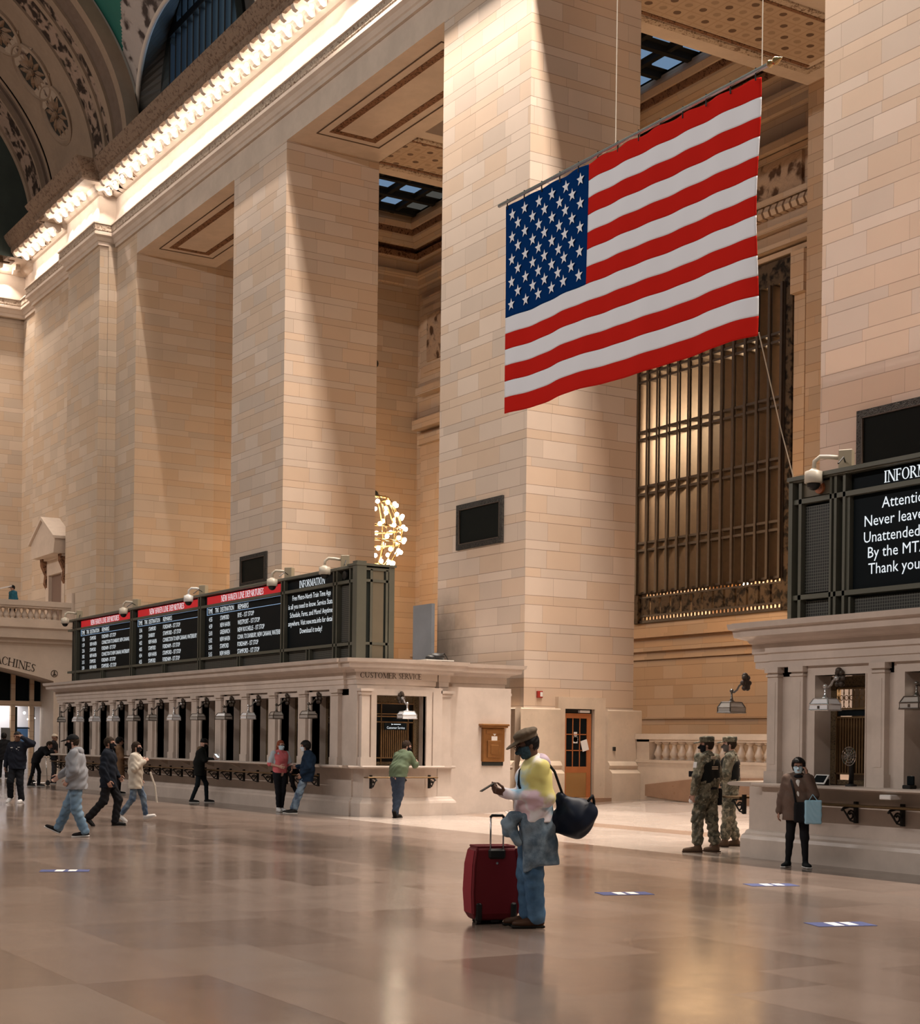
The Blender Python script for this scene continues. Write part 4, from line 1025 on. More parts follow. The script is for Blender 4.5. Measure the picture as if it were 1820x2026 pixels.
sw(LEDP, RB, 'counter_shelf', M['bottic'], right)
b = MB()
edges = [XR0+.12]+[v for c in OR for v in (c-OW, c+OW)]+[-4.5]
for i in range(0, len(edges), 2): b.box(edges[i], edges[i+1], YW, YW+.30, Z0, 2.9)
b.box(XR0+.12, -4.5, YW, YW+.30, Z1, 2.9); b.box(XR0+.3, -4.5, YW+.30, 20.3, 2.9, 3.5); b.box(XR0+.6, -4.5, 20.0, 20.3, 0, 3.2); b.box(-17.0, -16.8, 18.0, 20.2, 0, 3.2)
b.build('front_wall', M['bottic'], right, world=True)
pl = [(-17.28, -17.06), (-16.78, -16.54)]
for (xa, xb_) in pl+[(OR[i]+OW+.14, OR[i+1]-OW-.30) for i in range(6)]:
    b = MB(); pilaster(b, xa, xb_, YW, .10); b.box(xa+.05, xb_-.05, YW-.105, YW-.10, 1.40, 2.62); b.build('pilaster', M['bottic'], right, world=True)
for i, c in enumerate(OR):
    b = MB(); e = .14
    for x0, x1 in ((c-OW-e, c-OW), (c+OW, c+OW+e)): b.box(x0, x1, YW-.05, YW+.2, 1.12, Z1+e)
    b.box(c-OW, c+OW, YW-.05, YW+.2, Z1, Z1+e)
    for x0, x1 in ((c-OW-e-.06, c-OW-e), (c+OW+e, c+OW+e+.06)): b.box(x0, x1, YW-.025, YW+.1, 1.12, Z1+e+.06)
    b.box(c-OW-e, c+OW+e, YW-.025, YW+.1, Z1+e, Z1+e+.06)
    b.box(c-OW, c-OW+.02, YW-.06, YW+.26, 1.12, Z1); b.box(c+OW-.02, c+OW, YW-.06, YW+.26, 1.12, Z1)
    wn = b.build('ticket_window', M['bottic'], right, world=True)
    if i < 3:
        before = set(right.children); grille(right, (c-OW, YW+.26, 1.13), (1, 0, 0), 2*OW, 1.56, 'lit', (0, 1, 0))
        for o in set(right.children)-before: o.parent = wn
        light('office_light', 'POINT', (c, YW+.62, 2.45), 2.2, (1, .8, .62), shadow_soft_size=.1)
lamp(OR[0]+.02, YW-.05, .0, True, 'white gleaming lamp over the ticket window behind the woman on the phone', 'n')
lamp(OR[1]+.02, YW-.05, -.1, False, 'lamp cut off by the right edge, over the second ticket window of the right office', 'n')
lamp(-17.98, 16.28, -PI/2+.15, False, 'dark framed lamp projecting from the rounded end of the right office', 'n')
def railr(nm, label, x0, x1, brs):
    t = thing('parcel_rail', label, 'rail', ((x0+x1)/2, 15.8, .85))
    b = MB(); b.bbox(x0, x1, 15.63, 15.90, .855, .885, .008); b.build('rail_top', M['gilt'], t, world=True)
    for x in brs:
        b = MB(); rail_bracket(b, x, 15.95); b.build('bracket', M['iron'], t, world=True)
railr('parcel_rail', 'brass topped parcel rail beside the woman on the phone', -16.55, -5, [-16.2+.84*i for i in range(13)])
t = thing('parcel_rail', 'brass parcel rail end beside the soldiers on the rounded office end', 'rail', (-17.9, 16.6, .85))
b = MB(); b.bbox(-18.50, -18.10, 16.25, 17.6, .855, .885, .008); b.build('rail_top', M['gilt'], t, world=True)
for y in (16.3, 17.2):
    b = MB(); rail_bracket(b, 0, 0); b.xf(Matrix.Translation((-18.02, y, 0)) @ Matrix.Rotation(-PI/2, 4, 'Z')); b.build('bracket', M['iron'], t, world=True)
# things on the right counter
tb = thing('tablet', 'small white framed tablet on the counter beside the woman', 'tablet', (-16.12, 15.95, 1.125))
mt_ = Matrix.Translation((0, 0, .01)) @ Matrix.Rotation(math.radians(52), 4, 'X')
b = MB(); b.bbox(-.13, .13, 0, .17, 0, .018, .006); b.xf(mt_); b.build('case', plain('white_plastic', (.72, .72, .70), .4), tb)
b = MB(); b.box(-.108, .108, .022, .148, .018, .0195); b.xf(mt_); b.build('screen', M['screen'], tb)
b = MB(); b.box(-.1, .1, .08, .12, 0, .09); b.build('stand', M['iron'], tb)
fn = thing('desk_fan', 'small black desk fan standing in the ticket window', 'fan', (-15.58, 16.05, 1.125))
b = MB(); b.lathe([(.08, 0), (.08, .02), (.03, .04)], n=14); b.tube([(0, 0, .03), (.01, 0, .28), (.03, 0, .36)], .035, 8); b.build('stand', M['iron'], fn, smooth=True)
b = MB()
for r_ in (.13, .09, .05): b.tube([(r_*math.cos(q*PI/10), -.05, .42+r_*math.sin(q*PI/10)) for q in range(20)], .006, 4, closed=True)
for q in range(12): b.tube([(0, -.06, .42), (.13*math.cos(q*PI/6), -.04, .42+.13*math.sin(q*PI/6))], .004, 4)
b.build('cage', M['chrome'], fn)
b = MB()
for q in range(4):
    a = q*PI/2; c_, s_ = math.cos(a), math.sin(a); b.add([(0, -.03, .42), (c_*.11-s_*.04, -.045, .42+s_*.11+c_*.04), (c_*.11+s_*.04, -.02, .42+s_*.11-c_*.04)], [(0, 1, 2)])
b.lathe([(.03, -.03), (.03, .05)], (0, 0, .42), 10, 'y'); b.build('blades', M['bronze'], fn)
cr = thing('card_reader', 'black card reader on the counter at the right edge', 'card reader', (-14.45, 15.95, 1.125))
b = MB(); b.bbox(-.07, .07, -.05, .09, 0, .05, .01); b.build('base', M['iron'], cr)
b = MB(); b.bbox(-.06, .06, .03, .06, .05, .17, .008); b.build('screen', M['screen'], cr)
cup = MB().lathe([(.032, 0), (.03, .10), (.012, .14), (.012, .17)], (-14.62, 16.2, 1.125), 12).build('bottle', plain('clear_white_bottle', (.75, .73, .7), .2), smooth=True); tag(cup, 'small white bottle in the second ticket window of the right office', 'bottle')
tag(MB().bbox(-14.62, -14.42, 15.58, 15.8, .98, 1.045, .01).build('junction_box', M['card']), 'small white box fixed under the right counter shelf', 'box')
lettering('wall_number', [], M['ink'], None, ((0, 0, 0), (1, 0, 0), (0, 0, 1), (0, -1, 0))) if False else None
# ================================================================== departure boards
def upright(b, x, y, z0, z1, w_=.05): b.box(x-w_-.06, x-.06, y-.03, y+.1, z0, z1); b.box(x+.06, x+w_+.06, y-.03, y+.1, z0, z1)
def board(label, xs, x_end, y0, y1, z0, z1, zh, zr):
    t = thing('departure_board', label, 'sign', ((xs[0]+x_end)/2, (y0+y1)/2, z0))
    b = MB(); b.box(xs[0]+.03, x_end-.03, y0+.12, y1-.03, z0, z1-.04); b.build('cabinet', M['board_dark'], t, world=True)
    b = MB(); b.bbox(xs[0]-.02, x_end+.02, y0-.06, y0+.14, z1-.07, z1, .01)
    b.box(xs[0], x_end, y0-.03, y0+.12, zh-.035, zh+.035); b.box(xs[0], x_end, y0-.03, y0+.12, zr-.035, zr+.035)
    b.build('rails', M['board_metal'], t, world=True)
    for x in xs[1:]:
        b = MB(); upright(b, x, y0, z0, z1-.05); b.build('upright', M['board_metal'], t, world=True)
    return t
BY = 16.35; BZ0, BZ1, BZH, BZR = 3.52, 5.66, 5.30, 3.88
bx = [-51.96, -51.15, -45.70, -40.24, -34.86, -32.03, -31.21]; be = -30.90
bd = board('long departure board above the left ticket office listing New Haven line trains', bx, be, BY, 17.22, BZ0, BZ1, BZH, BZR)
rows = [
 ([('1:36', 'STAMFORD', 'FORDHAM - 1ST STOP'), ('1:59', 'NEW HAVEN', 'CONNECTION TO DANBURY, NEW CANAAN, SUE'), ('2:36', 'STAMFORD', 'FORDHAM - 1ST STOP'), ('3:02', 'NEW HAVEN', 'CONNECTION TO NEW CANAAN, WATERBURY'), ('3:15', 'STAMFORD', 'FORDHAM - 1ST STOP'), ('3:34', 'NEW HAVEN', 'STAMFORD - 1ST STOP')], bx[1], bx[2]),
 ([('3:36', 'STAMFORD', 'FORDHAM - 1ST STOP'), ('3:59', 'DANBURY', 'STAMFORD - 1ST STOP'), ('4:02', 'NEW HAVEN', 'CONNECTION TO NEW CANAAN, WATERBURY'), ('4:05', 'STAMFORD', 'FORDHAM - 1ST STOP'), ('4:34', 'NEW HAVEN', 'STAMFORD - 1ST STOP'), ('4:35', 'STAMFORD', 'FORDHAM - 1ST STOP')], bx[2], bx[3]),
 ([('4:55', 'STAMFORD', 'RYE - 1ST STOP'), ('4:59', 'NEW HAVEN', 'WESTPORT - 1ST STOP'), ('5:01', 'GREENWICH', 'NEW ROCHELLE - 1ST STOP'), ('5:02', 'NEW HAVEN', 'CONN. TO DANBURY, NEW CANAAN, WATERBURY'), ('5:05', 'STAMFORD', 'FORDHAM - 1ST STOP'), ('5:15', 'NEW HAVEN', 'STAMFORD - 1ST STOP')], bx[3], bx[4])]
ys = BY+.06
for rw, xa, xb in rows:
    x0, x1 = xa+.36, xb-.14; wd = x1-x0
    s_ = MB().box(x0-.12, x1, ys, ys+.05, BZR+.05, BZ1-.09).build('screen', M['screen'], bd, world=True)
    def sub(o): o.parent = s_; return o
    h_ = MB().box(x0, x1, ys-.006, ys, BZH+.045, BZ1-.10).build('header_strip', M['screen_red'], bd, world=True); sub(h_)
    sub(serif('header_text', 'NEW HAVEN LINE DEPARTURES', M['white_txt'], bd, lambda u_, v_: (x0+wd*.20+u_, ys-.010, BZH+.075+v_), .165, wd*.56))
    L_ = [('TIME', .06*wd/5+0.02, 1.20, .13, wd*.065, 'l'), ('TRK', wd*.115, 1.20, .13, wd*.055, 'l'), ('DESTINATION', wd*.19, 1.20, .13, wd*.185, 'l'), ('REMARKS', wd*.43, 1.20, .13, wd*.14, 'l')]
    for i, (a, c_, d_) in enumerate(rw):
        z = .98-i*.19
        L_ += [(a, wd*.03, z, .12, wd*.047, 'l'), (c_, wd*.19, z+.0, .12, wd*.0150*len(c_), 'l'), (d_, wd*.43, z, .12, wd*.0150*len(d_), 'l')]
    sub(lettering('screen_text', L_, M['white_txt'], bd, ((x0, ys, BZR+.02), (1, 0, 0), (0, 0, 1), (0, -1, 0)), .008))
    b = MB()
    for z in (1.16, 1.36): b.box(x0, x1-.06, ys-.010, ys-.002, BZR+.02+z, BZR+.02+z+.012)
    b.box(x0, x0+.02, ys-.010, ys-.002, BZR+1.18, BZR+1.39); sub(b.build('ruled_lines', glow('screen_blue', (.45, .68, 1), .7), bd, world=True))
# information screen
x0, x1 = bx[4]+.16, bx[5]-.14; wd = x1-x0
s_ = MB().box(x0-.1, x1+.02, ys, ys+.05, BZR+.05, BZ1-.09).build('screen', M['screen'], bd, world=True)
o = serif('header_text', 'INFORMATION', M['white_txt'], bd, lambda u_, v_: (x0+wd*.24+u_, ys-.010, BZH+.065+v_), .17, wd*.55); o.parent = s_
L_ = [(tx, wd*.50, 1.12-i*.205, .125, wd*.0262*len(tx), 'c') for i, tx in enumerate(('Free Metro-North Train Time App', 'is all you need to know. Service Status,', 'Schedule, Fares, and More! Anytime,', 'anywhere. Visit new.mta.info for details.', 'Download it today!'))]
L_ = [(a, b_, c_, d_, min(e_, wd*.99), f_) for a, b_, c_, d_, e_, f_ in L_]
o = lettering('screen_text', L_, M['white_txt'], bd, ((x0, ys, BZR+.08), (1, 0, 0), (0, 0, 1), (0, -1, 0)), .008); o.parent = s_
# lower and end panels
b = MB()
for xa, xb in zip(bx[1:5], bx[2:6]):
    b.box(xa+.2, (xa+xb)/2-.1, BY+.07, BY+.12, BZ0, BZR-.04); b.box((xa+xb)/2+.1, xb-.2, BY+.07, BY+.12, BZ0, BZR-.04)
b.box(bx[5]+.2, bx[6]-.18, BY+.05, BY+.12, BZR+.06, BZH-.06); b.box(bx[5]+.15, bx[6]-.15, BY+.07, BY+.12, BZ0, BZR-.05)
b.build('louvre_panels', M['mesh'], bd, world=True)
b = MB()
for xa, xb in zip(bx[1:5], bx[2:6]):
    xm = (xa+xb)/2; b.box(xm-.1, xm-.06, BY-.02, BY+.12, BZ0, BZR); b.box(xm+.06, xm+.1, BY-.02, BY+.12, BZ0, BZR)
b.box(be-.16, be+.05, BY-.08, BY+.16, BZ0, BZ1+.07); b.box(be-.02, be+.04, 17.10, 17.24, BZ0, BZ1-.01); b.box(be-.4, be+.06, BY-.1, 17.28, BZ1-.03, BZ1+.02)
b.build('corner_posts', M['board_metal'], bd, world=True)
b = MB(); xq = be
b.box(xq-.03, xq+.005, BY+.16, 17.1, BZ0, BZ1-.1); b.build('end_recess', M['board_dark'], bd, world=True)
b = MB(); b.box(xq-.02, xq+.02, BY+.34, BY+.62, BZ0, BZ1-.12); b.build('end_panel', M['board_side'], bd, world=True)
b = MB()
for z in (BZH, BZR, BZ1-.1): b.box(xq-.02, xq+.035, BY+.1, 17.2, z-.03, z+.03)
for y in (BY+.30, BY+.70): b.box(xq-.02, xq+.035, y-.03, y+.03, BZ0, BZ1-.1)
b.build('end_frame', M['board_metal'], bd, world=True)
b = MB(); b.lathe([(.001, -.03), (.10, -.03), (.11, 0), (.09, .02)], (bx[5]+.38, BY+.04, BZH+.17), 14, 'y'); b.build('horn', M['iron'], bd, world=True)

def cctv(x, y, z, label, long_=.5, rz=0.0, mat=None, box=True):
    t = thing('security_camera', label, 'camera', (x, y, z), rz, 'security cameras on the boards')
    mt = mat or M['cctv']
    if box:
        b = MB(); b.bbox(-.09, .09, .02, .22, 0, .28, .01); b.build('mount_box', M['cctv_d'], t)
    b = MB(); b.tube([(0, .08, .17), (0, -.12, .20), (0, -.26, .21), (0, -.34, .15), (0, -.35, .04)], .032, 8); b.build('arm', mt, t, smooth=True)
    b = MB(); b.lathe([(.03, .05), (.07, .02), (.13, 0), (.135, -.16), (.12, -.17)], (0, -.35, 0), 16); b.build('housing', mt, t, smooth=True)
    b = MB(); b.ball((0, -.35, -.17), .10, 14, 8); b.build('dome', M['iron'], t, smooth=True)
    b = MB(); b.tube([(.09, .12, .1), (.3, .14, .13), (.55, .12, .0)], .012, 5); b.build('cable', M['iron'], t)
    return t
M['cctv'] = plain('cream_camera_plastic', (.48, .43, .35), .4); M['cctv_d'] = plain('tan_metal_box', (.30, .25, .17), .5)
M['cctv_w'] = plain('white_camera_plastic', (.62, .60, .58), .35)
cctv(-51.2, BY, BZ1, 'security camera at the far left end of the long departure board', rz=-.3)
cctv(-45.6, BY, BZ1-.02, 'security camera between the first two departure screens', rz=-.9)
cctv(-40.3, BY, BZ1-.02, 'dark armed security camera between the second and third departure screens', rz=-.9, mat=M['cctv_w'])
cctv(-34.8, BY, BZ1-.02, 'security camera left of the information screen on the long board', rz=-.9)
cctv(-31.85, BY, BZ1, 'security camera at the right end of the long departure board', rz=-.5)

# right board
RX = [-17.12, -16.10]; rb = board('information board above the right ticket office, cut by the right edge', [-17.12, -16.13, -7.5], -7.3, BY, 17.22, BZ0, BZ1, BZH, BZR)
b = MB(); b.box(-17.14, -17.06, BY-.06, BY+.1, BZ0, BZ1); b.box(-16.96, -16.90, BY-.03, BY+.1, BZ0, BZ1); b.box(-16.33, -16.29, BY-.03, BY+.1, BZ0, BZ1)
b.box(-17.14, -7.3, BY-.1, BY+.2, BZ1-.05, BZ1+.01); b.build('corner_posts', M['board_metal'], rb, world=True)
b = MB(); b.box(-16.88, -16.35, BY+.04, BY+.12, BZR+.06, BZH-.08); b.box(-16.88, -16.35, BY+.06, BY+.12, BZ0, BZR-.06); b.box(-15.9, -12.0, BY+.06, BY+.12, BZ0, BZR-.08); b.build('mesh_panels', M['mesh'], rb, world=True)
b = MB(); b.box(-15.97, -15.93, BY-.0, BY+.13, BZ0, BZR-.06); b.box(-16.02, -15.96, BY+.0, BY+.1, BZR, BZH); b.build('inner_frame', M['board_metal'], rb, world=True)
b = MB(); b.box(-16.90, -16.33, BY+.02, BY+.12, BZH+.06, BZ1-.1); b.build('logo_panel', M['board_side'], rb, world=True)
xs0 = -15.94; s_ = MB().box(xs0, -9.0, ys, ys+.05, BZR+.05, BZ1-.09).build('screen', M['screen'], rb, world=True)
o = serif('header_text', 'INFORMATION', M['white_txt'], rb, lambda u_, v_: (-15.37+u_, ys-.012, BZH+.075+v_), .165, 1.42); o.parent = s_
L_ = [('Attention Customers', -15.40, 5.03, .155, 1.95, 'l'), ('Never leave packages unattended.', -15.72, 4.80, .155, 3.05, 'l'), ('Unattended items may be removed', -15.73, 4.57, .155, 3.10, 'l'), ('By the MTA Police.', -15.65, 4.35, .155, 1.72, 'l'), ('Thank you for your cooperation.', -15.64, 4.12, .155, 2.95, 'l')]
o = lettering('screen_text', L_, M['white_txt'], rb, ((0, ys, 0), (1, 0, 0), (0, 0, 1), (0, -1, 0)), .010); o.parent = s_
# round transit badge
bg = thing('badge', 'small round orange letter badge on the right board', 'sign', (-16.56, BY+.01, 5.46))
b = MB(); b.lathe([(.001, -.03), (.085, -.03), (.09, 0), (.09, .02)], (0, 0, 0), 20, 'y'); b.build('disc', plain('orange_disc', (.42, .14, .05), .5), bg)
lettering('lettering', [('MTA', 0, -.035, .075, .13, 'c')], M['ink'], bg, ((-16.56, BY-.02, 5.46), (1, 0, 0), (0, 0, 1), (0, -1, 0)), .004)
cctv(-16.22, BY+.02, BZ1+.01, 'cream security camera with a box mount on top of the right board', rz=-1.0)
sp_ = thing('speaker_puck', 'round grey cap on top of the right board beside the camera', 'speaker', (-16.75, BY+.2, BZ1))
MB().lathe([(.12, 0), (.12, .05), (.02, .07)], n=14).build('cap', M['board_metal'], sp_, smooth=True)

# ================================================================== grilles on the piers
def vent(x0, x1, y, z0, z1, label):
    t = thing('wall_grille', label, 'grille', ((x0+x1)/2, y, z0), group='black grilles on the piers')
    b = MB(); f_ = .13
    for bb in ((x0, x1, z1-f_, z1), (x0, x1, z0, z0+f_), (x0, x0+f_, z0+f_, z1-f_), (x1-f_, x1, z0+f_, z1-f_)): b.box(bb[0], bb[1], y-.06, y, bb[2], bb[3])
    b.build('frame', M['vent_orn'], t, world=True)
    b = MB(); b.box(x0+f_, x1-f_, y-.025, y, z0+f_, z1-f_); b.build('mesh_screen', M['mesh_dark'], t, world=True)
    b = MB()
    for bb in ((x0+f_, x1-f_, z1-f_-.02, z1-f_), (x0+f_, x1-f_, z0+f_, z0+f_+.02), (x0+f_, x0+f_+.02, z0+f_, z1-f_), (x1-f_-.02, x1-f_, z0+f_, z1-f_)): b.box(bb[0], bb[1], y-.07, y, bb[2], bb[3])
    b.build('inner_bead', M['bronze'], t, world=True)
M['vent_orn'] = ornament('black_cast_scroll', (0.045, 0.040, 0.035), (0.008, 0.008, 0.008), 14.0, 0.02)
M['mesh_dark'] = plain('black_perforated_screen', (0.005, 0.007, 0.006), .6, spec=.1)
gp = MB(); gp.box(-36.45, -35.47, 20.95, 21.05, 3.5, 5.35); M['grey_panel'] = plain('blue_grey_metal_sheet', (.20, .22, .25), .4, .2, noise=.3, nscale=1.2)
tag(gp.build('metal_screen', M['grey_panel']), 'grey metal screen standing on the office roof against the stained pier', 'panel')
vent(-48.42, -46.29, 21.12, 6.78, 7.82, 'black grille on the pier above the long departure board')
vent(-34.46, -32.27, 21.12, 6.66, 7.83, 'black scroll framed grille on the pier left of the flag')
vent(-20.42, -18.2, 21.12, 6.66, 7.83, 'black grille behind the right board, cut by the right edge')

# ================================================================== pier foot: door, alarm, reader
dr = thing('door_1', 'wooden glazed door in the foot of the flag pier', 'door', (-31.2, 22.7, .25), kind='structure')
M['wood'] = plain('orange_varnished_wood', (.36, .115, .035), .4, noise=.3, nscale=3)
b = MB(); XD = -31.30
for ya, yb in ((22.06, 22.27), (23.17, 23.51)): b.box(XD-.02, XD+.14, ya, yb, .15, 2.53)
b.box(XD-.02, XD+.14, 22.06, 23.51, 2.53, 2.82); b.build('stone_frame', M['plinth'], dr, world=True)
b = MB(); b.box(XD-.35, XD+.005, 22.24, 23.2, .2, 2.55); b.build('reveal', M['void'], dr, world=True)
b = MB(); d0, d1 = XD+.005, XD+.05
for bb in ((22.27, 22.37, .33, 2.42), (23.0, 23.13, .33, 2.42), (22.37, 23.0, 2.30, 2.42), (22.37, 23.0, .95, 1.10)): b.box(d0, d1, *bb)
leaf = b.build('door_leaf', M['wood'], dr, world=True)
b = MB(); b.box(d0, d0+.02, 22.37, 23.0, 1.1, 2.3); o = b.build('pane', M['screen'], dr, world=True); o.parent = leaf
b = MB()
for y in (22.575, 22.79): b.box(d0, d0+.035, y-.012, y+.012, 1.1, 2.3)
for z in (1.50, 1.90): b.box(d0, d0+.035, 22.37, 23.0, z-.012, z+.012)
o = b.build('glazing_bars', M['wood'], dr, world=True); o.parent = leaf
b = MB(); b.box(d0, d1-.01, 22.27, 23.13, .34, .95); o = b.build('kick_plate', M['brass'], dr, world=True); o.parent = leaf
b = MB(); b.box(d0, d1+.05, 22.75, 23.05, 2.44, 2.50); b.build('door_closer', M['card'], dr, world=True)
b = MB(); b.box(XD-.05, XD+.42, 22.2, 23.62, .05, .33); b.build('threshold_step', M['brown_marble'], dr, world=True)
n1 = MB().box(0, .006, 0, .2, 0, .27).build('paper_notice', M['card']); n1.location = (d1+.02, 22.86, 1.47); n1.rotation_euler = (.28, 0, 0); tag(n1, 'white paper notice taped askew on the wooden door', 'notice')
b = MB(); b.lathe([(.001, 0), (.075, 0), (.075, .008), (.001, .008)], (0, 0, 0), 16, 'x'); b.box(0, .008, -.05, .05, .09, .18); b.box(0, .008, -.065, .065, -.1, .06); n2 = b.build('door_sign', M['card']); n2.location = (d1-.02, 22.66, 1.78); tag(n2, 'small white rounded sign on the door glass', 'sign')
al = thing('fire_alarm', 'red and white fire alarm strobe on the pier above the plinth', 'alarm', (-31.29, 21.57, 2.86))
b = MB(); b.bbox(-31.30, -31.24, 21.49, 21.65, 2.78, 2.95, .008); b.build('housing', plain('red_plastic', (.32, .02, .015), .4), al, world=True)
b = MB(); b.bbox(-31.25, -31.225, 21.565, 21.635, 2.81, 2.92, .006); b.build('strobe', M['card'], al, world=True)
tag(MB().bbox(-31.06, -31.02, 23.66, 23.74, 1.50, 1.60, .006).build('card_reader', M['iron']), 'small black card reader on the plinth right of the door', 'card reader')

# ================================================================== flag
fl = thing('flag', 'large striped and starred flag hanging in the hall', 'flag', (-19.7, 15.0, 11.18))
FX0, FX1, FZT, FZB = -22.98, -16.50, 11.16, 7.50
M['f_red'] = plain('flag_red', (.56, .018, .012), .95, spec=.05, noise=.08, nscale=1.5)
M['f_white'] = plain('flag_white', (.84, .85, .90), .9, spec=.1)
M['f_blue'] = plain('flag_blue', (.002, .030, .135), .95, spec=.03)
NX, NZ = 132, 104
def fpt(i, j):
    u_, v_ = i/NX, j/NZ
    x = FX0+(FX1-FX0)*u_ + .05*(1-v_)*0
    y = 15.0 + .05*math.sin(u_*9+1.2*v_)*(.3+v_*.7) + .016*math.sin(u_*55+3*v_)*(1-.5*v_) + .03*math.sin(u_*21-2*v_)*v_
    if u_ > .90: y += .09*((u_-.90)/.10)**2*(.5+.5*math.sin(v_*7+1.2)) ; x -= .02*((u_-.9)/.1)**2
    z = FZT+(FZB-FZT)*v_ + .012*math.sin(u_*60)*(v_ < .02) - .05*math.sin(PI*u_)*v_*.6 - .012*math.sin(u_*14)*v_
    return (x, y, z)
V = [fpt(i, j) for j in range(NZ+1) for i in range(NX+1)]
def cell(cond):
    return [[j*(NX+1)+i, (j+1)*(NX+1)+i, (j+1)*(NX+1)+i+1, j*(NX+1)+i+1] for j in range(NZ) for i in range(NX) if cond(i, j)]
cw = int(NX*.385); chh = NZ*7//13
def part_cells(F, name, mat):
    used = sorted({i for f in F for i in f}); mp = {o: n_ for n_, o in enumerate(used)}
    o = mk(name, [V[i] for i in used], [[mp[i] for i in f] for f in F], mat, fl, smooth=True, world=True)
    s_ = o.modifiers.new('cloth_thickness', 'SOLIDIFY'); s_.thickness = .012; return o
part_cells(cell(lambda i, j: not (i < cw and j < chh) and (j*13//NZ) % 2 == 0), 'red_stripes', M['f_red'])
part_cells(cell(lambda i, j: not (i < cw and j < chh) and (j*13//NZ) % 2 == 1), 'white_stripes', M['f_white'])
part_cells(cell(lambda i, j: i < cw and j < chh), 'blue_canton', M['f_blue'])
b = MB(); CWm = (FX1-FX0)*cw/NX; CHm = (FZT-FZB)*7/13
for r_ in range(9):
    nst = 6 if r_ % 2 == 0 else 5
    for q in range(nst):
        u_ = (q*2+1+(0 if nst == 6 else 1))/12; v_ = (r_+1)/10
        cx_, cz_ = FX0+CWm*u_, FZT-CHm*v_; cx_, cz_ = FX0+CWm*u_, FZT-.0-CHm*v_
        iy = fpt(cw*u_, chh*v_); R_ = .112
        pts = [(cx_+R_*(1 if k_ % 2 == 0 else .40)*math.sin(PI*k_/5), iy[1], iy[2]+R_*(1 if k_ % 2 == 0 else .40)*math.cos(PI*k_/5)) for k_ in range(10)]
        b.add([(x_, y_-.018, z_) for x_, y_, z_ in pts]+[(cx_, y_-.026 if False else iy[1]-.022, iy[2])], [(k_, (k_+1) % 10, 10) for k_ in range(10)])
b.build('stars', M['f_white'], fl, world=True)
b = MB(); b.tube([(FX0-.22, 15, FZT+.07), (FX1+.22, 15, FZT+.07)], .032, 8); b.build('pole', M['lamp_framew'], fl, world=True)
b = MB(); b.lathe([(.03, 0), (.055, .04), (.03, .09), (.06, .16), (.001, .30)], (FX1+.2, 15, FZT+.07), 10, 'x'); b.build('finial', M['brass'], fl, world=True)
b = MB()
for i in range(13):
    x = FX0+.05+(FX1-FX0-.1)*i/12; b.tube([(x, 15, FZT+.12), (x, 15, FZT-.06)], .012, 5)
b.build('hooks', M['iron'], fl, world=True)
M['wire'] = plain('pale_steel_wire', (.6, .52, .42), .4, .3)
for nm, pts, lab in (('suspension_wire', [(-19.80, 15, FZT+.07), (-19.80, 15, 23.5)], 'thin wire holding up the middle of the flag pole'), ('suspension_wire', [(-16.42, 15, FZT+.07), (-16.42, 15, 23.5)], 'thin wire holding up the tip of the flag pole'), ('tether_line', [(-16.42, 15.0, FZB), (-16.9, 15.9, 6.3), (-17.05, 16.3, BZ1)], 'thin tether line from the flag corner to the right board')):
    tag(MB().tube(pts, .009, 5).build(nm, M['wire']), lab, 'wire')

# ================================================================== balcony wall at the west end
XWB = -64.3
bw_ = thing('balcony', 'stone balcony with balustrade above the arched opening at the far left', 'balcony', (XWB, 10, 0))
# wall with a segmental arch opening
def archpt(y): # intrados
    yc, r_, zc = 12.2, 9.3, -3.35
    return zc+math.sqrt(max(0, r_*r_-(y-yc)**2))
ARy = [4.75+i*(19.75-4.75)/40 for i in range(41)]
poly = []
ya, yb = 4.9, 19.62
ci, ch_, spr = 12.26, 7.36, 4.02
def intr(y): 
    R_ = (ch_**2+.98**2)/(2*.98); return spr+.98-R_+math.sqrt(R_*R_-(y-ci)**2)
pts = [(ya+(yb-ya)*i/40) for i in range(41)]
outer = [(-16, 0), (ya, 0), (ya, spr)]+[(y, intr(y)) for y in pts[1:-1]]+[(yb, spr), (yb, 0), (21.0, 0), (21.0, 6.3), (-16, 6.3)]
b = MB(); b.prism(outer, 'x', XWB-1.9, XWB); fixn(b.build('arch_wall', M['stone_plain'] if 'stone_plain' in M else M['limestone'], bw_, world=True))
b = MB(); prof_ = [(-.1, 5.45), (.0, 5.45), (.04, 5.52), (.12, 5.58), (.12, 5.66), (.18, 5.72), (.30, 5.76), (.32, 6.12), (.40, 6.20), (.40, 6.26), (-.1, 6.27)]
b.sweep(prof_, [(XWB, -16), (XWB, 20.8)]); b.build('string_course', M['limestone'], bw_, world=True)
b = MB(); b.box(XWB-.5, XWB+.05, -16, 20.8, 6.26, 6.58); b.box(XWB-.5, XWB+.08, -16, 21.0, 7.12, 7.34); b.box(XWB-.45, XWB+.04, -16, 21, 7.04, 7.12); b.box(XWB-.45, XWB+.02, 19.95, 20.8, 6.5, 7.1); b.box(XWB-.6, XWB+.15, 20.3, 21.3, 6.3, 7.75); b.build('balustrade_rails', M['limestone'], bw_, world=True)
o = MB().lathe(bal_profile(.50, .15), (0, 0, 0), 12).build('baluster', M['limestone'], bw_, smooth=True); mbb = o.data
for i in range(12):
    o2 = o if i == 0 else bpy.data.objects.new('baluster', mbb)
    if i: C.objects.link(o2); o2.parent = bw_
    o2.location = Vector((XWB-.22, 19.70-i*.255, 6.56))-bw_.location
b = MB(); b.box(-74.6, XWB-.3, -16, 21, 6.2, 6.4); b.build('balcony_floor', M['limestone'], bw_, world=True)
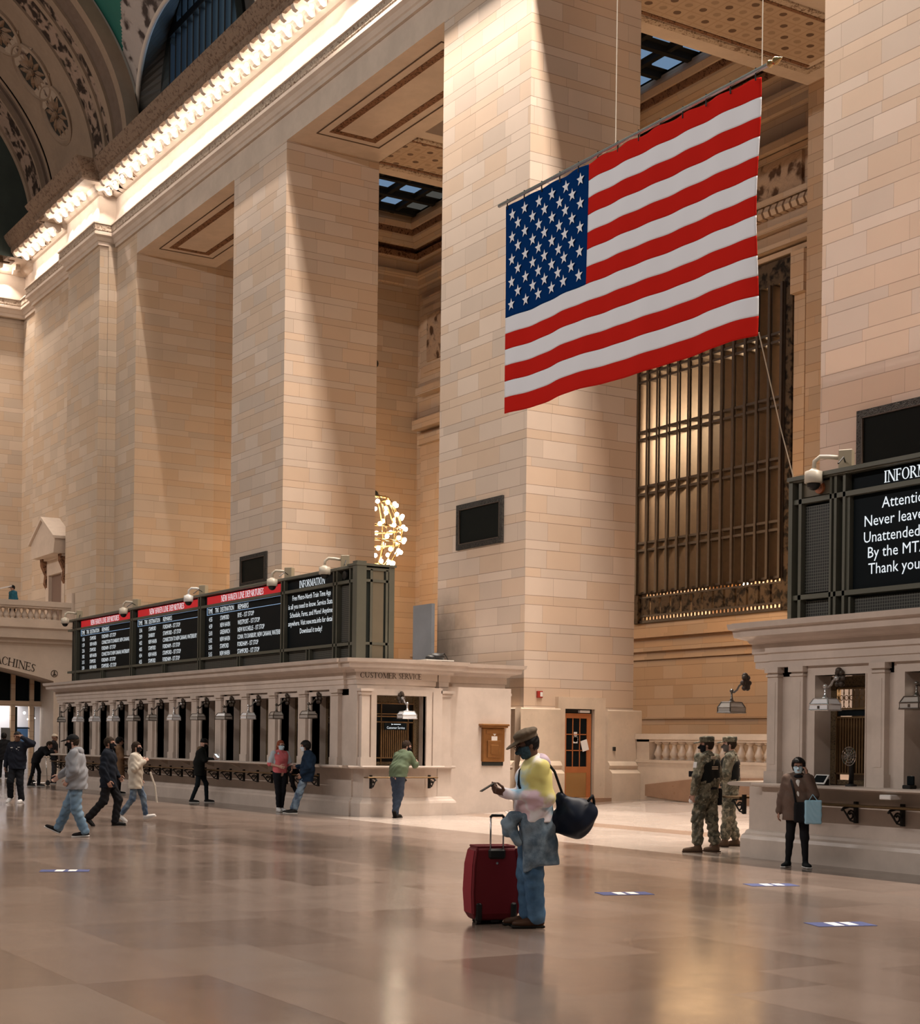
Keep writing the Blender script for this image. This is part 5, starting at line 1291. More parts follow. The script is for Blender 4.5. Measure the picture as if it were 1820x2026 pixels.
def arcpt(u_, v_):
    y = 17.30+u_; z = intr(y)+.10+v_ ; return (XWB+.012, y, z)
# follow the curve of the arch
def arcword(u_, v_):
    y0 = 15.2+u_; d_ = (intr(y0+.05)-intr(y0-.05))/.1; L_ = math.hypot(1, d_)
    return (XWB+.012, y0-d_/L_*v_*.6, intr(y0)+.14+v_/L_)
serif('lettering', 'MACHINES', M['ink'], bw_, lambda u_, v_: arcword(u_+1.62-.02, v_), .34, 2.02)
ar = thing('arrow_sign', 'small round arrow sign at the right end of the arch', 'sign', (XWB+.01, 19.64, 4.34))
b = MB(); b.tube([(0, .135*math.cos(q*PI/12), .135*math.sin(q*PI/12)) for q in range(24)], .014, 5, closed=True); b.build('ring', M['ink'], ar)
b = MB(); b.add([(.004, -.03, .10), (.004, .03, .10), (.004, .03, 0), (.004, .10, -.07), (.004, -.08, -.10), (.004, -.03, 0)], [(0, 1, 2, 5), (5, 2, 3), (5, 3, 4)]); b.build('arrow', M['ink'], ar)
# glazed shop front in the arch
XS = -66.15
sf = thing('window_3', 'glazed shop front in the arch at the far left', 'window', (XS, 14, 0), kind='structure')
b = MB()
for y in (16.6, 17.62, 18.42, 19.22): b.box(XS-.1, XS+.12, y-.09, y+.09, 0, 4.9)
b.box(XS-.1, XS+.14, 10, 19.65, 2.98, 3.20); b.build('mullions', M['stone_in'], sf, world=True)
b = MB(); b.tube([(XS, 17.6-1.6*math.cos(q*PI/16), 3.2+1.2*math.sin(q*PI/16)) for q in range(9)], .07, 6); b.build('curved_bar', M['stone_in'], sf, world=True)
b = MB(); b.quad((XS-.02, 10, 3.1), (XS-.02, 19.7, 3.1), (XS-.02, 19.7, 5.2), (XS-.02, 10, 5.2)); b.build('upper_pane', M['screen'], sf, world=True)
M['shop_wall'] = plain('white_shop_wall', (.62, .61, .64), .7)
b = MB(); b.box(XS-2.6, XS-2.5, 10, 21, 0, 3.2); b.build('shop_wall', M['shop_wall'], sf, world=True)
b = MB(); b.box(XS-2.45, XS-2.4, 19.3, 19.9, 1.3, 2.1); b.build('blue_poster', plain('blue_poster', (.03, .08, .17), .5), sf, world=True)
b = MB(); b.box(XS-.05, XS+.02, 17.95, 18.35, 1.35, 2.05); b.build('grey_poster', plain('grey_poster', (.16, .16, .16), .5), sf, world=True)
b = MB(); b.box(XS-.05, XS+.1, 18.4, 19.2, 2.02, 2.07); b.box(XS-.1, XS+.05, 18.48, 18.62, 0, 2.95); b.box(XS-.1, XS+.05, 19.30, 19.36, 0, 2.95); b.box(XS-.1, XS+.05, 17.3, 17.4, 0, 2.95); b.build('door_frames', M['board_dark'], sf, world=True)
light('shop_light', 'AREA', (XS-1.2, 18.2, 3.05), 120, (1, .97, .95), target=(XS-1.4, 18.2, 0), size=2.4)
b = MB()
for y, z, s2 in ((19.45, 2.72, 1), (19.6, 2.45, .6), (19.9, 2.5, .5)): b.ball((XS-1.8, y, z), .06*s2, 8, 6)
b.build('ceiling_lamps', glow('shop_lamp', (1, .98, .95), 8), sf, world=True)
tag(MB().bbox(XWB-.01, XWB+.06, 19.83, 19.99, 1.9, 2.15, .01).build('alarm_box', plain('dark_red_box', (.10, .02, .015), .5)), 'small dark alarm box on the wall right of the arch', 'alarm')
tag(MB().bbox(XWB-.01, XWB+.06, 19.80, 19.98, .95, 1.3, .01).build('alarm_pull', plain('dark_red_pull', (.12, .02, .015), .5)), 'dark red pull station low on the wall right of the arch', 'alarm')
# niche on the south wall
nc = thing('door_2', 'tall pedimented stone niche with carved brackets at the foot of the blank wall', 'niche', (-67.4, 20.76, 6.3), kind='structure')
XN = -67.45; YN = 20.76
b = MB()
for s2 in (-1, 1): b.box(XN+s2*1.15-.22, XN+s2*1.15+.22, YN-.18, YN, 6.3, 9.5)
b.box(XN-1.4, XN+1.4, YN-.2, YN, 8.85, 9.55); b.box(XN-1.5, XN+1.5, YN-.35, YN, 9.5, 9.62); b.build('surround', M['limestone'], nc, world=True)
b = MB(); b.prism([(XN-1.75, 10.1), (XN-1.75, 10.25), (XN, 11.15), (XN+1.75, 10.25), (XN+1.75, 10.1), (XN+1.6, 9.6), (XN-1.6, 9.6)], 'y', YN-.75, YN); b.build('pediment', M['limestone'], nc, world=True)
b = MB(); b.prism([(XN-1.85, 10.2), (XN, 11.18), (XN+1.85, 10.2), (XN+1.85, 10.32), (XN, 11.32), (XN-1.85, 10.32)], 'y', YN-.85, YN); b.build('pediment_cap', M['limestone'], nc, world=True)
b = MB(); b.box(XN-.92, XN+.92, YN-.03, YN, 6.3, 8.85); b.build('recess', plain('brown_niche_recess', (.20, .13, .10), .8), nc, world=True)
for s2 in (-1, 1):
    b = MB(); b.prism([(YN, 9.7), (YN-.42, 9.7), (YN-.40, 9.3), (YN-.22, 8.9), (YN-.26, 8.5), (YN-.12, 8.2), (YN, 8.1)], 'x', XN+s2*1.32-.16, XN+s2*1.32+.16); b.build('carved_bracket', M['orn_brown'], nc, world=True)

# ================================================================== chandeliers
def chandelier(x, y, z, label, R_=1.15, H_=2.6):
    t = thing('chandelier', label, 'chandelier', (x, y, z))
    def rad(s_): return R_*(.28+.72*math.sin(PI*(.10+.80*s_))**.9)
    rows_ = 6
    b = MB()
    for s_ in (.02, .35, .55, .98): 
        r_ = rad(s_); b.tube([(r_*math.cos(q*PI/14), r_*math.sin(q*PI/14), H_*s_) for q in range(28)], .05, 6, closed=True)
    b.build('ring_bands', M['brass'], t, smooth=True)
    for q in range(14):
        a = q*2*PI/14; b = MB(); b.tube([(rad(i/10)*math.cos(a), rad(i/10)*math.sin(a), H_*i/10) for i in range(11)], .032, 5); b.build('rib', M['brass'], t, smooth=True)
    b = MB(); b.tube([(0, 0, H_*.9), (0, 0, H_+2.2)], .06, 6); b.lathe([(.34, H_), (.28, H_+.2), (.08, H_+.35), (.06, H_+.9)], n=12); b.build('stem', M['bronze_black'], t, smooth=True)
    b = MB(); b.lathe([(rad(.02)*.9, 0), (rad(.02)*.5, -.12), (.001, -.2)], n=16); b.build('bottom_bowl', M['brass'], t, smooth=True)
    mb0 = None
    for i in range(rows_):
        s_ = (i+.35)/rows_; r_ = rad(s_)+.12; nn = 14
        for q in range(nn):
            a = (q+.5*(i % 2))*2*PI/nn
            if mb0 is None:
                o = MB().ball((0, 0, 0), .085, 8, 6).build('bulb', M['ch_bulb'], t, smooth=True); mb0 = o.data
            else:
                o = bpy.data.objects.new('bulb', mb0); C.objects.link(o); o.parent = t
            o.location = (r_*math.cos(a), r_*math.sin(a), H_*s_)
    return t
M['ch_bulb'] = glow('chandelier_bulb', (1, .86, .66), 30.0)
chandelier(-52.62, 28.30, 8.35, 'round chandelier of bare bulbs half hidden by the pier above the departure board', 1.25, 2.7)
chandelier(-43.5, 37.9, 7.55, 'chandelier shining behind the mullions of the bronze window', 1.45, 1.6)
tag(MB().ball((-52.62, 28.33, 16.2), .22, 12, 8, (1, 1, .9)).build('hanging_globe', M['bronze_black'], smooth=True), 'dark fitting hanging beside the pier high above the chandelier', 'lamp')
tag(MB().tube([(-52.62, 28.30, 12.5), (-52.62, 28.30, 25)], .03, 5).build('hanging_chain', M['iron']), 'thin chain above the chandelier', 'chain')

# floor stickers
for (x, y, rz, s2, lab) in ((-19.17, 6.02, .3, 1, 'blue and white floor sticker on the left, beyond the walking man'), (-13.82, 10.72, .35, 1, 'blue and white floor sticker right of the man with the suitcase'), (-13.92, 13.02, .3, 1, 'pale floor sticker in front of the woman on the phone'), (-10.56, 10.76, .35, 1.1, 'blue and white floor sticker nearest the right edge')):
    t = thing('floor_sticker', lab, 'sticker', (x, y, 0), rz+.9, 'floor stickers')
    b = MB(); b.prism([(-.30, -.16), (.30, -.16), (.30, .16), (-.30, .16)], 'z', .001, .004); b.build('blue_ground', plain('sticker_blue', (.05, .07, .20), .5), t)
    b = MB(); b.prism([(-.12, -.13), (-.02, -.13), (0, .13), (-.11, .13)], 'z', .004, .0055); b.prism([(.04, -.10), (.14, -.10), (.15, .13), (.05, .13)], 'z', .004, .0055); b.build('white_feet', M['card'], t)
# ================================================================== people: smooth implicit bodies
def _rot(yaw=0, pitch=0, roll=0):
    return np.array(Matrix.Rotation(yaw, 3, 'Z') @ Matrix.Rotation(pitch, 3, 'Y') @ Matrix.Rotation(roll, 3, 'X'))
class Field:
    """union of tapered capsules, ellipsoids and rounded boxes blended smoothly, trimmed by planes"""
    def __init__(s, k=0.03): s.p = []; s.k = k; s.cut = []; s.wr = 0; s.wf = 20; s.fn = []
    def c(s, a, b, ra, rb=None, k=None): s.p.append(('c', np.array(a, float), np.array(b, float), ra, ra if rb is None else rb, s.k if k is None else k)); return s
    def chain(s, pts, rs, k=None):
        for i in range(len(pts)-1): s.c(pts[i], pts[i+1], rs[i], rs[i+1], k)
        return s
    def e(s, c, r, R=None, k=None): s.p.append(('e', np.array(c, float), np.array(r, float), np.eye(3) if R is None else R, 0, s.k if k is None else k)); return s
    def b(s, c, h, R=None, rad=.01, k=None): s.p.append(('b', np.array(c, float), np.array(h, float), np.eye(3) if R is None else R, rad, s.k if k is None else k)); return s
    def plane(s, pt, n): s.cut.append((np.array(pt, float), np.array(n, float)/np.linalg.norm(n))); return s    # removes the side n points to
    def ev(s, P):
        D = np.full(len(P), 9.0, np.float32)
        for q in s.p:
            if q[0] == 'c':
                a, b_, ra, rb, k = q[1:]; ba = b_-a; h = np.clip(((P-a)@ba)/max(1e-9, ba@ba), 0, 1)
                d = np.linalg.norm(P-a-h[:, None]*ba, axis=1)-(ra+(rb-ra)*h)
            elif q[0] == 'e':
                c, r, R, _, k = q[1:]; L = (P-c)@R; k0 = np.linalg.norm(L/r, axis=1); k1 = np.linalg.norm(L/(r*r), axis=1); d = k0*(k0-1)/np.maximum(k1, 1e-6)
            else:
                c, h, R, rad, k = q[1:]; L = np.abs((P-c)@R)-(h-rad); d = np.linalg.norm(np.maximum(L, 0), axis=1)+np.minimum(L.max(axis=1), 0)-rad
            hh = np.clip(.5+.5*(D-d)/k, 0, 1); D = D*(1-hh)+d*hh-k*hh*(1-hh)
        if s.wr:
            f = s.wf; x, y, z = P[:, 0]*f, P[:, 1]*f, P[:, 2]*f
            D = D+s.wr*(np.sin(x*1.1+1.7*np.sin(z*.7+y*.5))*np.sin(z*1.3+y*.8+1.3*np.sin(x*.6))+.6*np.sin(2.1*z+1.4*x+y*1.9+2*np.sin(y)))
        for f_ in s.fn: D = f_(P, D)
        for pt, n in s.cut: D = np.maximum(D, (P-pt)@n)
        return D
    def bounds(s):
        lo = np.full(3, 9e9); hi = -lo
        for q in s.p:
            if q[0] == 'c':
                r = max(q[3], q[4]); lo = np.minimum(lo, np.minimum(q[1], q[2])-r); hi = np.maximum(hi, np.maximum(q[1], q[2])+r)
            else:
                r = np.linalg.norm(q[2]) if q[0] == 'b' else q[2].max(); lo = np.minimum(lo, q[1]-r); hi = np.maximum(hi, q[1]+r)
        for pt, n in s.cut:
            for a in range(3):
                if n[a] > .999: hi[a] = min(hi[a], pt[a])
                if n[a] < -.999: lo[a] = max(lo[a], pt[a])
        return lo-.03, hi+.03
    def mesh(s, vox=.011):
        lo, hi = s.bounds(); n = np.ceil((hi-lo)/vox).astype(int)+1
        ax = [lo[i]+vox*np.arange(n[i]) for i in range(3)]
        G_ = np.stack(np.meshgrid(*ax, indexing='ij'), -1).reshape(-1, 3)
        D = np.concatenate([s.ev(G_[i:i+200000].astype(np.float64)) for i in range(0, len(G_), 200000)]).reshape(n)
        ins = D < 0
        if not ins.any(): return [], []
        # surface nets
        cn = n-1; acc = np.zeros((*cn, 3)); cnt = np.zeros(cn)
        off = [(i, j, k) for i in (0, 1) for j in (0, 1) for k in (0, 1)]
        def sl(o): return tuple(slice(o[a], o[a]+cn[a]) for a in range(3))
        for a in range(3):
            for o in off:
                if o[a]: continue
                o2 = list(o); o2[a] = 1; d0, d1 = D[sl(o)], D[sl(tuple(o2))]
                m = (d0 < 0) != (d1 < 0)
                t = np.where(m, d0/np.where(m, d0-d1, 1), 0)
                for b_ in range(3):
                    acc[..., b_] += np.where(m, o[b_]+(t if b_ == a else 0), 0)
                cnt += m
        act = cnt > 0; ids = np.full(cn, -1); ids[act] = np.arange(act.sum())
        I = np.argwhere(act); V = lo+vox*(I+acc[act]/cnt[act][:, None])
        F = []
        for a in range(3):
            b_, c_ = (a+1) % 3, (a+2) % 3
            d0 = [slice(None)]*3; d1 = [slice(None)]*3; d0[a] = slice(0, n[a]-1); d1[a] = slice(1, n[a])
            m = ins[tuple(d0)] != ins[tuple(d1)]; w_ = np.argwhere(m)
            w_ = w_[(w_[:, b_] > 0) & (w_[:, c_] > 0) & (w_[:, b_] < n[b_]-1) & (w_[:, c_] < n[c_]-1)]
            if not len(w_): continue
            def g(db, dc):
                x = w_.copy(); x[:, b_] += db; x[:, c_] += dc; return ids[x[:, 0], x[:, 1], x[:, 2]]
            q = np.stack([g(-1, -1), g(0, -1), g(0, 0), g(-1, 0)], 1)
            flip = ~ins[tuple(d0)][m][:len(m[m])] if False else ~ins[w_[:, 0], w_[:, 1], w_[:, 2]]
            q[flip] = q[flip][:, ::-1]; q = q[(q >= 0).all(1)]; F.append(q)
        return V, np.concatenate(F).tolist()
def put(name, fields, mats, parent, vox=.011):
    """mesh one or more fields into ONE object; fields: Field or (Field, vox, material slot)"""
    V = []; F = []; MI = []
    for f in (fields if isinstance(fields, list) else [fields]):
        fd, vx, slot = f if isinstance(f, tuple) else (f, vox, 0)
        v, fc = fd.mesh(vx)
        if len(v) == 0: continue
        b_ = len(V); V += [tuple(p) for p in v]; F += [[i+b_ for i in q] for q in fc]; MI += [slot]*len(fc)
    return mk(name, V, F, mats, parent, smooth=True, mi=MI if any(MI) else None)
def col(name, c, **k):
    if name not in M: M[name] = plain(name, c, k.pop('rough', .85), spec=k.pop('spec', .12 if max(c) < .08 else .3), **k)
    return M[name]
SK = {'dark': (.105, .052, .034), 'brown': (.20, .105, .07), 'tan': (.36, .20, .145), 'fair': (.50, .30, .235)}
def hand(F_, wrist, d, palm, side, curl=.5, size=1.0, spread=.0):
    """d: direction along the hand, palm: normal of the palm side; five fingers, thumb from the side of the palm"""
    w_ = np.array(wrist, float); d = np.array(d, float); d /= np.linalg.norm(d); p = np.array(palm, float); p -= d*(p@d); p /= np.linalg.norm(p)
    s_ = np.cross(d, p)*side   # towards the thumb
    L = size
    R = np.stack([d, s_, p], 1)
    F_.b(w_+d*.050*L, np.array([.050, .039, .0145])*L, R, .012, .012)
    F_.c(w_-d*.02, w_+d*.02, .024*L, .024*L, .015)
    ln = (.072, .080, .075, .058)
    for i in range(4):
        a = w_+d*.092*L+s_*(.028-.019*i)*L; l_ = ln[i]*L
        c1 = curl*.9+.08*i*curl; v1 = d*math.cos(c1)+p*math.sin(c1)+s_*spread*(1.5-i)*.1; m1 = a+v1*l_*.5
        c2 = c1+curl*1.1; v2 = d*math.cos(c2)+p*math.sin(c2); m2 = m1+v2*l_*.32
        c3 = c2+curl*.6; v3 = d*math.cos(c3)+p*math.sin(c3)
        F_.chain([a-d*.01, m1, m2, m2+v3*l_*.25], [.0095*L, .0088*L, .008*L, .007*L], .006)
    a = w_+d*.025*L+s_*.032*L; v1 = (d*.55+s_*.75+p*.25); v1 /= np.linalg.norm(v1); m1 = a+v1*.042*L
    v2 = d*.9+s_*.15+p*(.35*curl+.1); v2 /= np.linalg.norm(v2)
    F_.chain([a, m1, m1+v2*.038*L, m1+v2*.055*L], [.013*L, .011*L, .0095*L, .008*L], .008)
def person(label, loc, heading, h=1.75, skin='tan', pose=None, top=None, legs=None, shoes=None, hair=None, mask=None, cap=None, glasses=False, vox=.011, head=(0, 0, 0), group=None, build=1.0, female=False, hands=(.5, .5), handdir=(None, None), palms=(None, None), extra=None, shirt=None, lookh=0.0):
    S = h/1.76
    J = dict(pelvis=(0, 0, .96), waist=(0, 0, 1.10), chest=(0, 0, 1.31), neck=(-.01, 0, 1.49), head=(.02, 0, 1.635),
             shL=(-.01, .185, 1.435), elL=(-.03, .235, 1.15), wrL=(.05, .25, .91), shR=(-.01, -.185, 1.435), elR=(-.03, -.235, 1.15), wrR=(.05, -.25, .91),
             hipL=(0, .088, .93), knL=(.015, .10, .50), anL=(-.03, .105, .085), ftL=0.0, hipR=(0, -.088, .93), knR=(.015, -.10, .50), anR=(-.03, -.105, .085), ftR=0.0, fpL=0.0, fpR=0.0)
    if pose: J.update(pose)
    J = {k: (np.array(v, float)*S if isinstance(v, (tuple, list)) else v) for k, v in J.items()}
    t = thing('person', label, 'person', loc, heading, group)
    sk = col('skin_'+skin, SK[skin], rough=.55, noise=.06, nscale=20); dk = col('eye_dark', (.012, .010, .010), rough=.3)
    Rh = _rot(*head); hc = J['head']; B = build
    def hp(x, y, z): return hc+Rh@(np.array([x, y, z])*S)
    def headfield(grow=0.0, neck=True, k=.02):
        f = Field(k*S)
        g = grow
        f.e(hp(-.012, 0, .025), np.array([.098, .077, .102])*S+g, Rh); f.e(hp(.022, 0, -.045), np.array([.066, .058, .072])*S+g, Rh)
        f.e(hp(.045, 0, -.085), np.array([.035, .036, .026])*S+g, Rh)
        return f
    # body: head with face, ears, nose; neck; torso and limbs under the clothes; hands
    hf = headfield()
    hf.c(hp(.088, 0, .015), hp(.110, 0, -.022), .009*S, .015*S, .012); hf.e(hp(.095, 0, -.062), np.array([.012, .024, .008])*S, Rh, .008)
    for s_ in (1, -1):
        hf.e(hp(-.008, s_*.078, -.005), np.array([.020, .010, .030])*S, Rh, .008); hf.e(hp(.080, s_*.034, .032), np.array([.016, .024, .010])*S, Rh, .012)
    hf.c(J['neck']-np.array([0, 0, .04*S]), hc+Rh@np.array([-.015, 0, -.05])*S, .060*S*B**.5, .054*S, .03)
    ey = Field(.004)
    for s_ in (1, -1): ey.e(hp(.0835, s_*.032, .014), np.array([.009, .013, .008])*S, Rh)
    bd = Field(.05)
    bd.c(J['chest']+[0, .08*S, .03], J['chest']+[0, -.08*S, .03], .10*S*B).c(J['waist']+[0, .06*S, 0], J['waist']+[0, -.06*S, 0], .095*S*B).c(J['chest'], J['waist'], .11*S*B, .10*S*B).c(J['waist'], J['pelvis'], .10*S*B, .11*S*B)
    bd.c(J['neck'], J['chest'], .06*S, .09*S)
    for q in 'LR':
        bd.c(J['sh'+q], J['el'+q], .045*S*B, .036*S*B).c(J['el'+q], J['wr'+q], .036*S*B, .026*S).c(J['sh'+q], J['chest'], .05*S*B, .09*S)
        bd.c(J['hip'+q], J['kn'+q], .075*S*B, .048*S*B).c(J['kn'+q], J['an'+q], .047*S*B, .034*S).c(J['hip'+q], J['pelvis'], .08*S*B, .1*S*B)
    hd = Field(.008)
    for i, q in enumerate('LR'):
        w_ = J['wr'+q]; d = handdir[i] if handdir[i] is not None else (w_-J['el'+q])
        side = 1 if q == 'L' else -1
        pn = palms[i] if palms[i] is not None else (0, -side, 0)
        hand(hd, w_, d, pn, -side if palms[i] is None else -side, hands[i], S*.98)
    put('body', [(bd, max(vox, .012), 0), (hf, .0065 if vox > .009 else .005, 0), (ey, .004, 1), (hd, .0045, 0)], [sk, dk], t)
    # trousers
    lg = dict(mat=col('black_cloth', (.012, .012, .014)), thigh=.088, knee=.064, hem=.060, rise=1.04, end=.10, wr=.004)
    if legs: lg.update(legs)
    f = Field(.035); f.wr = lg['wr']; f.wf = 26
    f.c(J['pelvis']+[0, .045*S, 0], J['pelvis']+[0, -.045*S, 0], .118*S*B); f.c(J['waist']*.35+J['pelvis']*.65+[0, .05*S, 0], J['waist']*.35+J['pelvis']*.65+[0, -.05*S, 0], .105*S*B)
    for q in 'LR':
        k_ = J['kn'+q]; a_ = J['an'+q]; e_ = a_+(k_-a_)*((lg['end']-.085)/.42)
        f.c(J['hip'+q], k_, lg['thigh']*S*B, lg['knee']*S*B); f.c(k_, e_, lg['knee']*S*B, lg['hem']*S)
        if female: f.c(J['hip'+q]+[-.03*S, 0, .02], J['hip'+q]*.7+k_*.3, .095*S*B, .08*S*B)
    f.plane((0, 0, lg['rise']*S+J['pelvis'][2]-.96*S), (0, 0, 1))
    tr = put('trousers', f, lg['mat'], t, vox)
    # shoes
    sh = dict(mat=col('black_shoe', (.014, .013, .013), rough=.45), sole=col('white_sole', (.62, .60, .58)), L=.275, boot=0.0, w=.046)
    if shoes: sh.update(shoes)
    for q in 'LR':
        a_ = J['an'+q]; yaw = J['ft'+q]; pit = J['fp'+q]
        R = _rot(yaw, -pit, 0); bs = a_-R@np.array([0, 0, .080*S])
        def fp(x, y, z): return bs+R@(np.array([x, y, z])*S)
        f = Field(.025); l_ = sh['L']; w_ = sh['w']
        f.e(fp(-.005, 0, .045), np.array([.065, w_*.85, .042])*S, R).e(fp(l_*.38, 0, .040), np.array([l_*.36, w_, .036])*S, R).c(fp(-.005, 0, .05), fp(l_*.30, 0, .045), w_*.85*S, w_*.8*S).e(fp(l_*.56, 0, .034), np.array([.062, w_*.92, .027])*S, R)
        if sh['boot']: f.c(fp(0, 0, .06), a_+(J['kn'+q]-a_)*(sh['boot']/.42), .052*S, .055*S)
        else: f.c(fp(-.01, 0, .06), fp(0, 0, .095), .042*S, .045*S)
        f.plane(fp(0, 0, .018), R@np.array([0, 0, -1.])); so = Field(.012); so.b(fp(l_*.28, 0, .011), np.array([l_*.52, w_*.97, .011])*S, R, .009)
        put('shoe', [(f, .008, 0), (so, .008, 1)], [sh['mat'], sh['sole']], t)
    # upper garment
    tp = dict(mat=col('grey_jersey', (.3, .3, .32)), hem=.88, chest=.128, waist=.122, arm=.060, cuff=.042, wr=.005, hood=None, collar=.0, name='jacket', flare=0.0, armend=.97, open=None, zip=None)
    if top: tp.update(top)
    f = Field(.045); f.wr = tp['wr']; f.wf = 22
    ch, wa, pe = J['chest'], J['waist'], J['pelvis']
    f.c(ch+[0, .085*S, .04*S], ch+[0, -.085*S, .04*S], (tp['chest']-.012)*S*B); f.c(wa+[0, .06*S, 0], wa+[0, -.06*S, 0], tp['waist']*S*B)
    f.c(ch+[0, .06*S, 0], wa+[0, .06*S, 0], tp['chest']*S*B, tp['waist']*S*B); f.c(ch+[0, -.06*S, 0], wa+[0, -.06*S, 0], tp['chest']*S*B, tp['waist']*S*B)
    if female: f.e(ch+[.085*S, 0, -.02*S], np.array([.07, .13, .08])*S*B)
    hz = tp['hem']*S+pe[2]-.96*S
    low = pe+np.array([0, 0, hz-pe[2]-.03])
    f.c(wa+[0, .06*S, 0], low+[0, .06*S, 0], tp['waist']*S*B, (tp['waist']+tp['flare']+.004)*S*B); f.c(wa+[0, -.06*S, 0], low+[0, -.06*S, 0], tp['waist']*S*B, (tp['waist']+tp['flare']+.004)*S*B)
    f.c(J['neck']-[0, 0, .02*S], ch, .072*S, .11*S)
    for q in 'LR':
        w_ = J['el'+q]+(J['wr'+q]-J['el'+q])*tp['armend']
        f.c(J['sh'+q]*.9+ch*.1, J['el'+q], (tp['arm']+.012)*S*B, tp['arm']*S*B, .04); f.c(J['el'+q], w_, tp['arm']*S*B, tp['cuff']*S, .03); f.c(J['sh'+q], J['neck'], .06*S*B, .06*S)
    f.plane((0, 0, hz), (0, 0, 1*-1))
    fs = [(f, vox, 0)]
    if tp['hood']:
        g = Field(.03); nk = J['neck']; Rr = _rot(0, .5, 0)
        g.e(nk+np.array([-.085, 0, .0])*S, np.array([.055, .115, .075])*S, Rr); g.c(nk+np.array([-.05, .09, .0])*S, nk+np.array([.07, .05, -.07])*S, .036*S, .03*S); g.c(nk+np.array([-.05, -.09, .0])*S, nk+np.array([.07, -.05, -.07])*S, .036*S, .03*S); g.c(nk+np.array([-.05, .09, .0])*S, nk+np.array([-.05, -.09, .0])*S, .045*S)
        g.wr = .004; put('hood', g, tp['hood'], t, vox)
    if tp['collar']:
        g = Field(.02); nk = J['neck']
        for q in range(10):
            a0, a1 = q*PI/5, (q+1)*PI/5; r_ = .075*S
            g.c(nk+np.array([math.cos(a0)*r_, math.sin(a0)*r_, tp['collar']-.03]), nk+np.array([math.cos(a1)*r_, math.sin(a1)*r_, tp['collar']-.03]), .022*S)
        fs.append((g, vox, 0))
    put(tp['name'], fs, [tp['mat']], t, vox)
    # hair, mask, cap, glasses
    def fr(P): return ((P-hc)@Rh)/S
    if hair:
        style, mh = hair
        g = headfield(.012*S if style != 'bush' else .03*S)
        if style == 'short': g.fn.append(lambda P, D: np.maximum(D, -np.minimum(-(fr(P)[:, 0]-.045+np.maximum(0, .0)) , 9)*-1*0+np.maximum((fr(P)[:, 0]-.062-.5*(fr(P)[:, 2]-.06).clip(0, 9)), np.maximum(-.045-fr(P)[:, 2], (fr(P)[:, 0]-.005)+0*D)*0-9)))
        def facecut(P, D):
            L = fr(P); zlim = np.where(L[:, 0] > .035, .062, np.where(L[:, 0] > -.02, -.005, -.07 if style != 'long' else -.16))
            return np.maximum(D, (zlim-L[:, 2])*S)
        if style == 'bush': g.e(hp(-.02, 0, .045), np.array([.118, .108, .105])*S, Rh)
        if style == 'long': g.c(hp(-.05, .04, -.02), hp(-.06, .05, -.13), .05*S, .04*S); g.c(hp(-.05, -.04, -.02), hp(-.06, -.05, -.13), .05*S, .04*S)
        g.fn = [facecut]; g.wr = .003; g.wf = 60
        put('hair', g, mh, t, .0075)
    if mask:
        g = headfield(.010*S); g.c(hp(.09, 0, -.01), hp(.115, 0, -.03), .014*S, .02*S)
        def mcut(P, D):
            L = fr(P); return np.maximum(np.maximum(np.maximum(D, (L[:, 2]-.005-.10*(L[:, 0]-.06))*S), (-.108-L[:, 2])*S), (.012-L[:, 0])*S)
        g.fn = [mcut]; put('face_mask', g, mask, t, .006)
    if cap:
        style, mc = cap
        g = headfield(.017*S)
        g.fn = [lambda P, D: np.maximum(D, (.048-.12*fr(P)[:, 0]*0-fr(P)[:, 2])*S)]
        fs = []
        if style in ('baseball', 'field', 'patrol'):
            if style == 'field': g.e(hp(-.02, 0, .105), np.array([.118, .102, .042])*S, Rh); g.wr = .002; g.wf = 60
            if style == 'patrol': g.b(hp(-.012, 0, .10), np.array([.112, .092, .036])*S, Rh, .02)
            br = Field(.01); br.e(hp(.115, 0, .052), np.array([.085, .078, .012])*S, Rh @ _rot(0, .20, 0)); br.fn = [lambda P, D: np.maximum(D, (.07-fr(P)[:, 0])*S)]
            fs = [(g, .007, 0), (br, .006, 0)]
        elif style == 'beanie':
            g.e(hp(-.02, 0, .08), np.array([.112, .098, .075])*S, Rh); g.fn = [lambda P, D: np.maximum(D, (.035+.25*fr(P)[:, 0]-fr(P)[:, 2])*S)]; fs = [(g, .0075, 0)]
        elif style == 'hood':
            g = headfield(.035*S); g.e(hp(-.04, 0, .02), np.array([.125, .115, .145])*S, Rh); g.c(hp(-.03, 0, -.10), J['neck'], .10*S, .10*S)
            g.fn = [lambda P, D: np.maximum(D, np.minimum(.07-np.abs(fr(P)[:, 1]), np.minimum(fr(P)[:, 0]-.03, .085-np.abs(fr(P)[:, 2]+.005)))*S)]; fs = [(g, .009, 0)]
        put('cap' if style != 'hood' else 'hood', fs, mc, t)
    if glasses:
        b = MB()
        for s_ in (1, -1):
            b.tube([hp(.108, s_*.034+.024*math.cos(a), .012+.019*math.sin(a)) for a in np.linspace(0, 2*PI, 13)[:-1]], .0025*S, 5, closed=True)
            b.tube([hp(.105, s_*.058, .016), hp(.0, s_*.082, .012)], .0025*S, 5)
        b.tube([hp(.110, .010, .014), hp(.110, -.010, .014)], .0025*S, 5)
        b.build('glasses', dk, t)
    if extra: extra(t, J, S, hp)
    return t
H = math.radians
LEFT, RIGHT, CAMW, AWAY = H(238.3), H(58.3), H(-31.7), H(148.3)
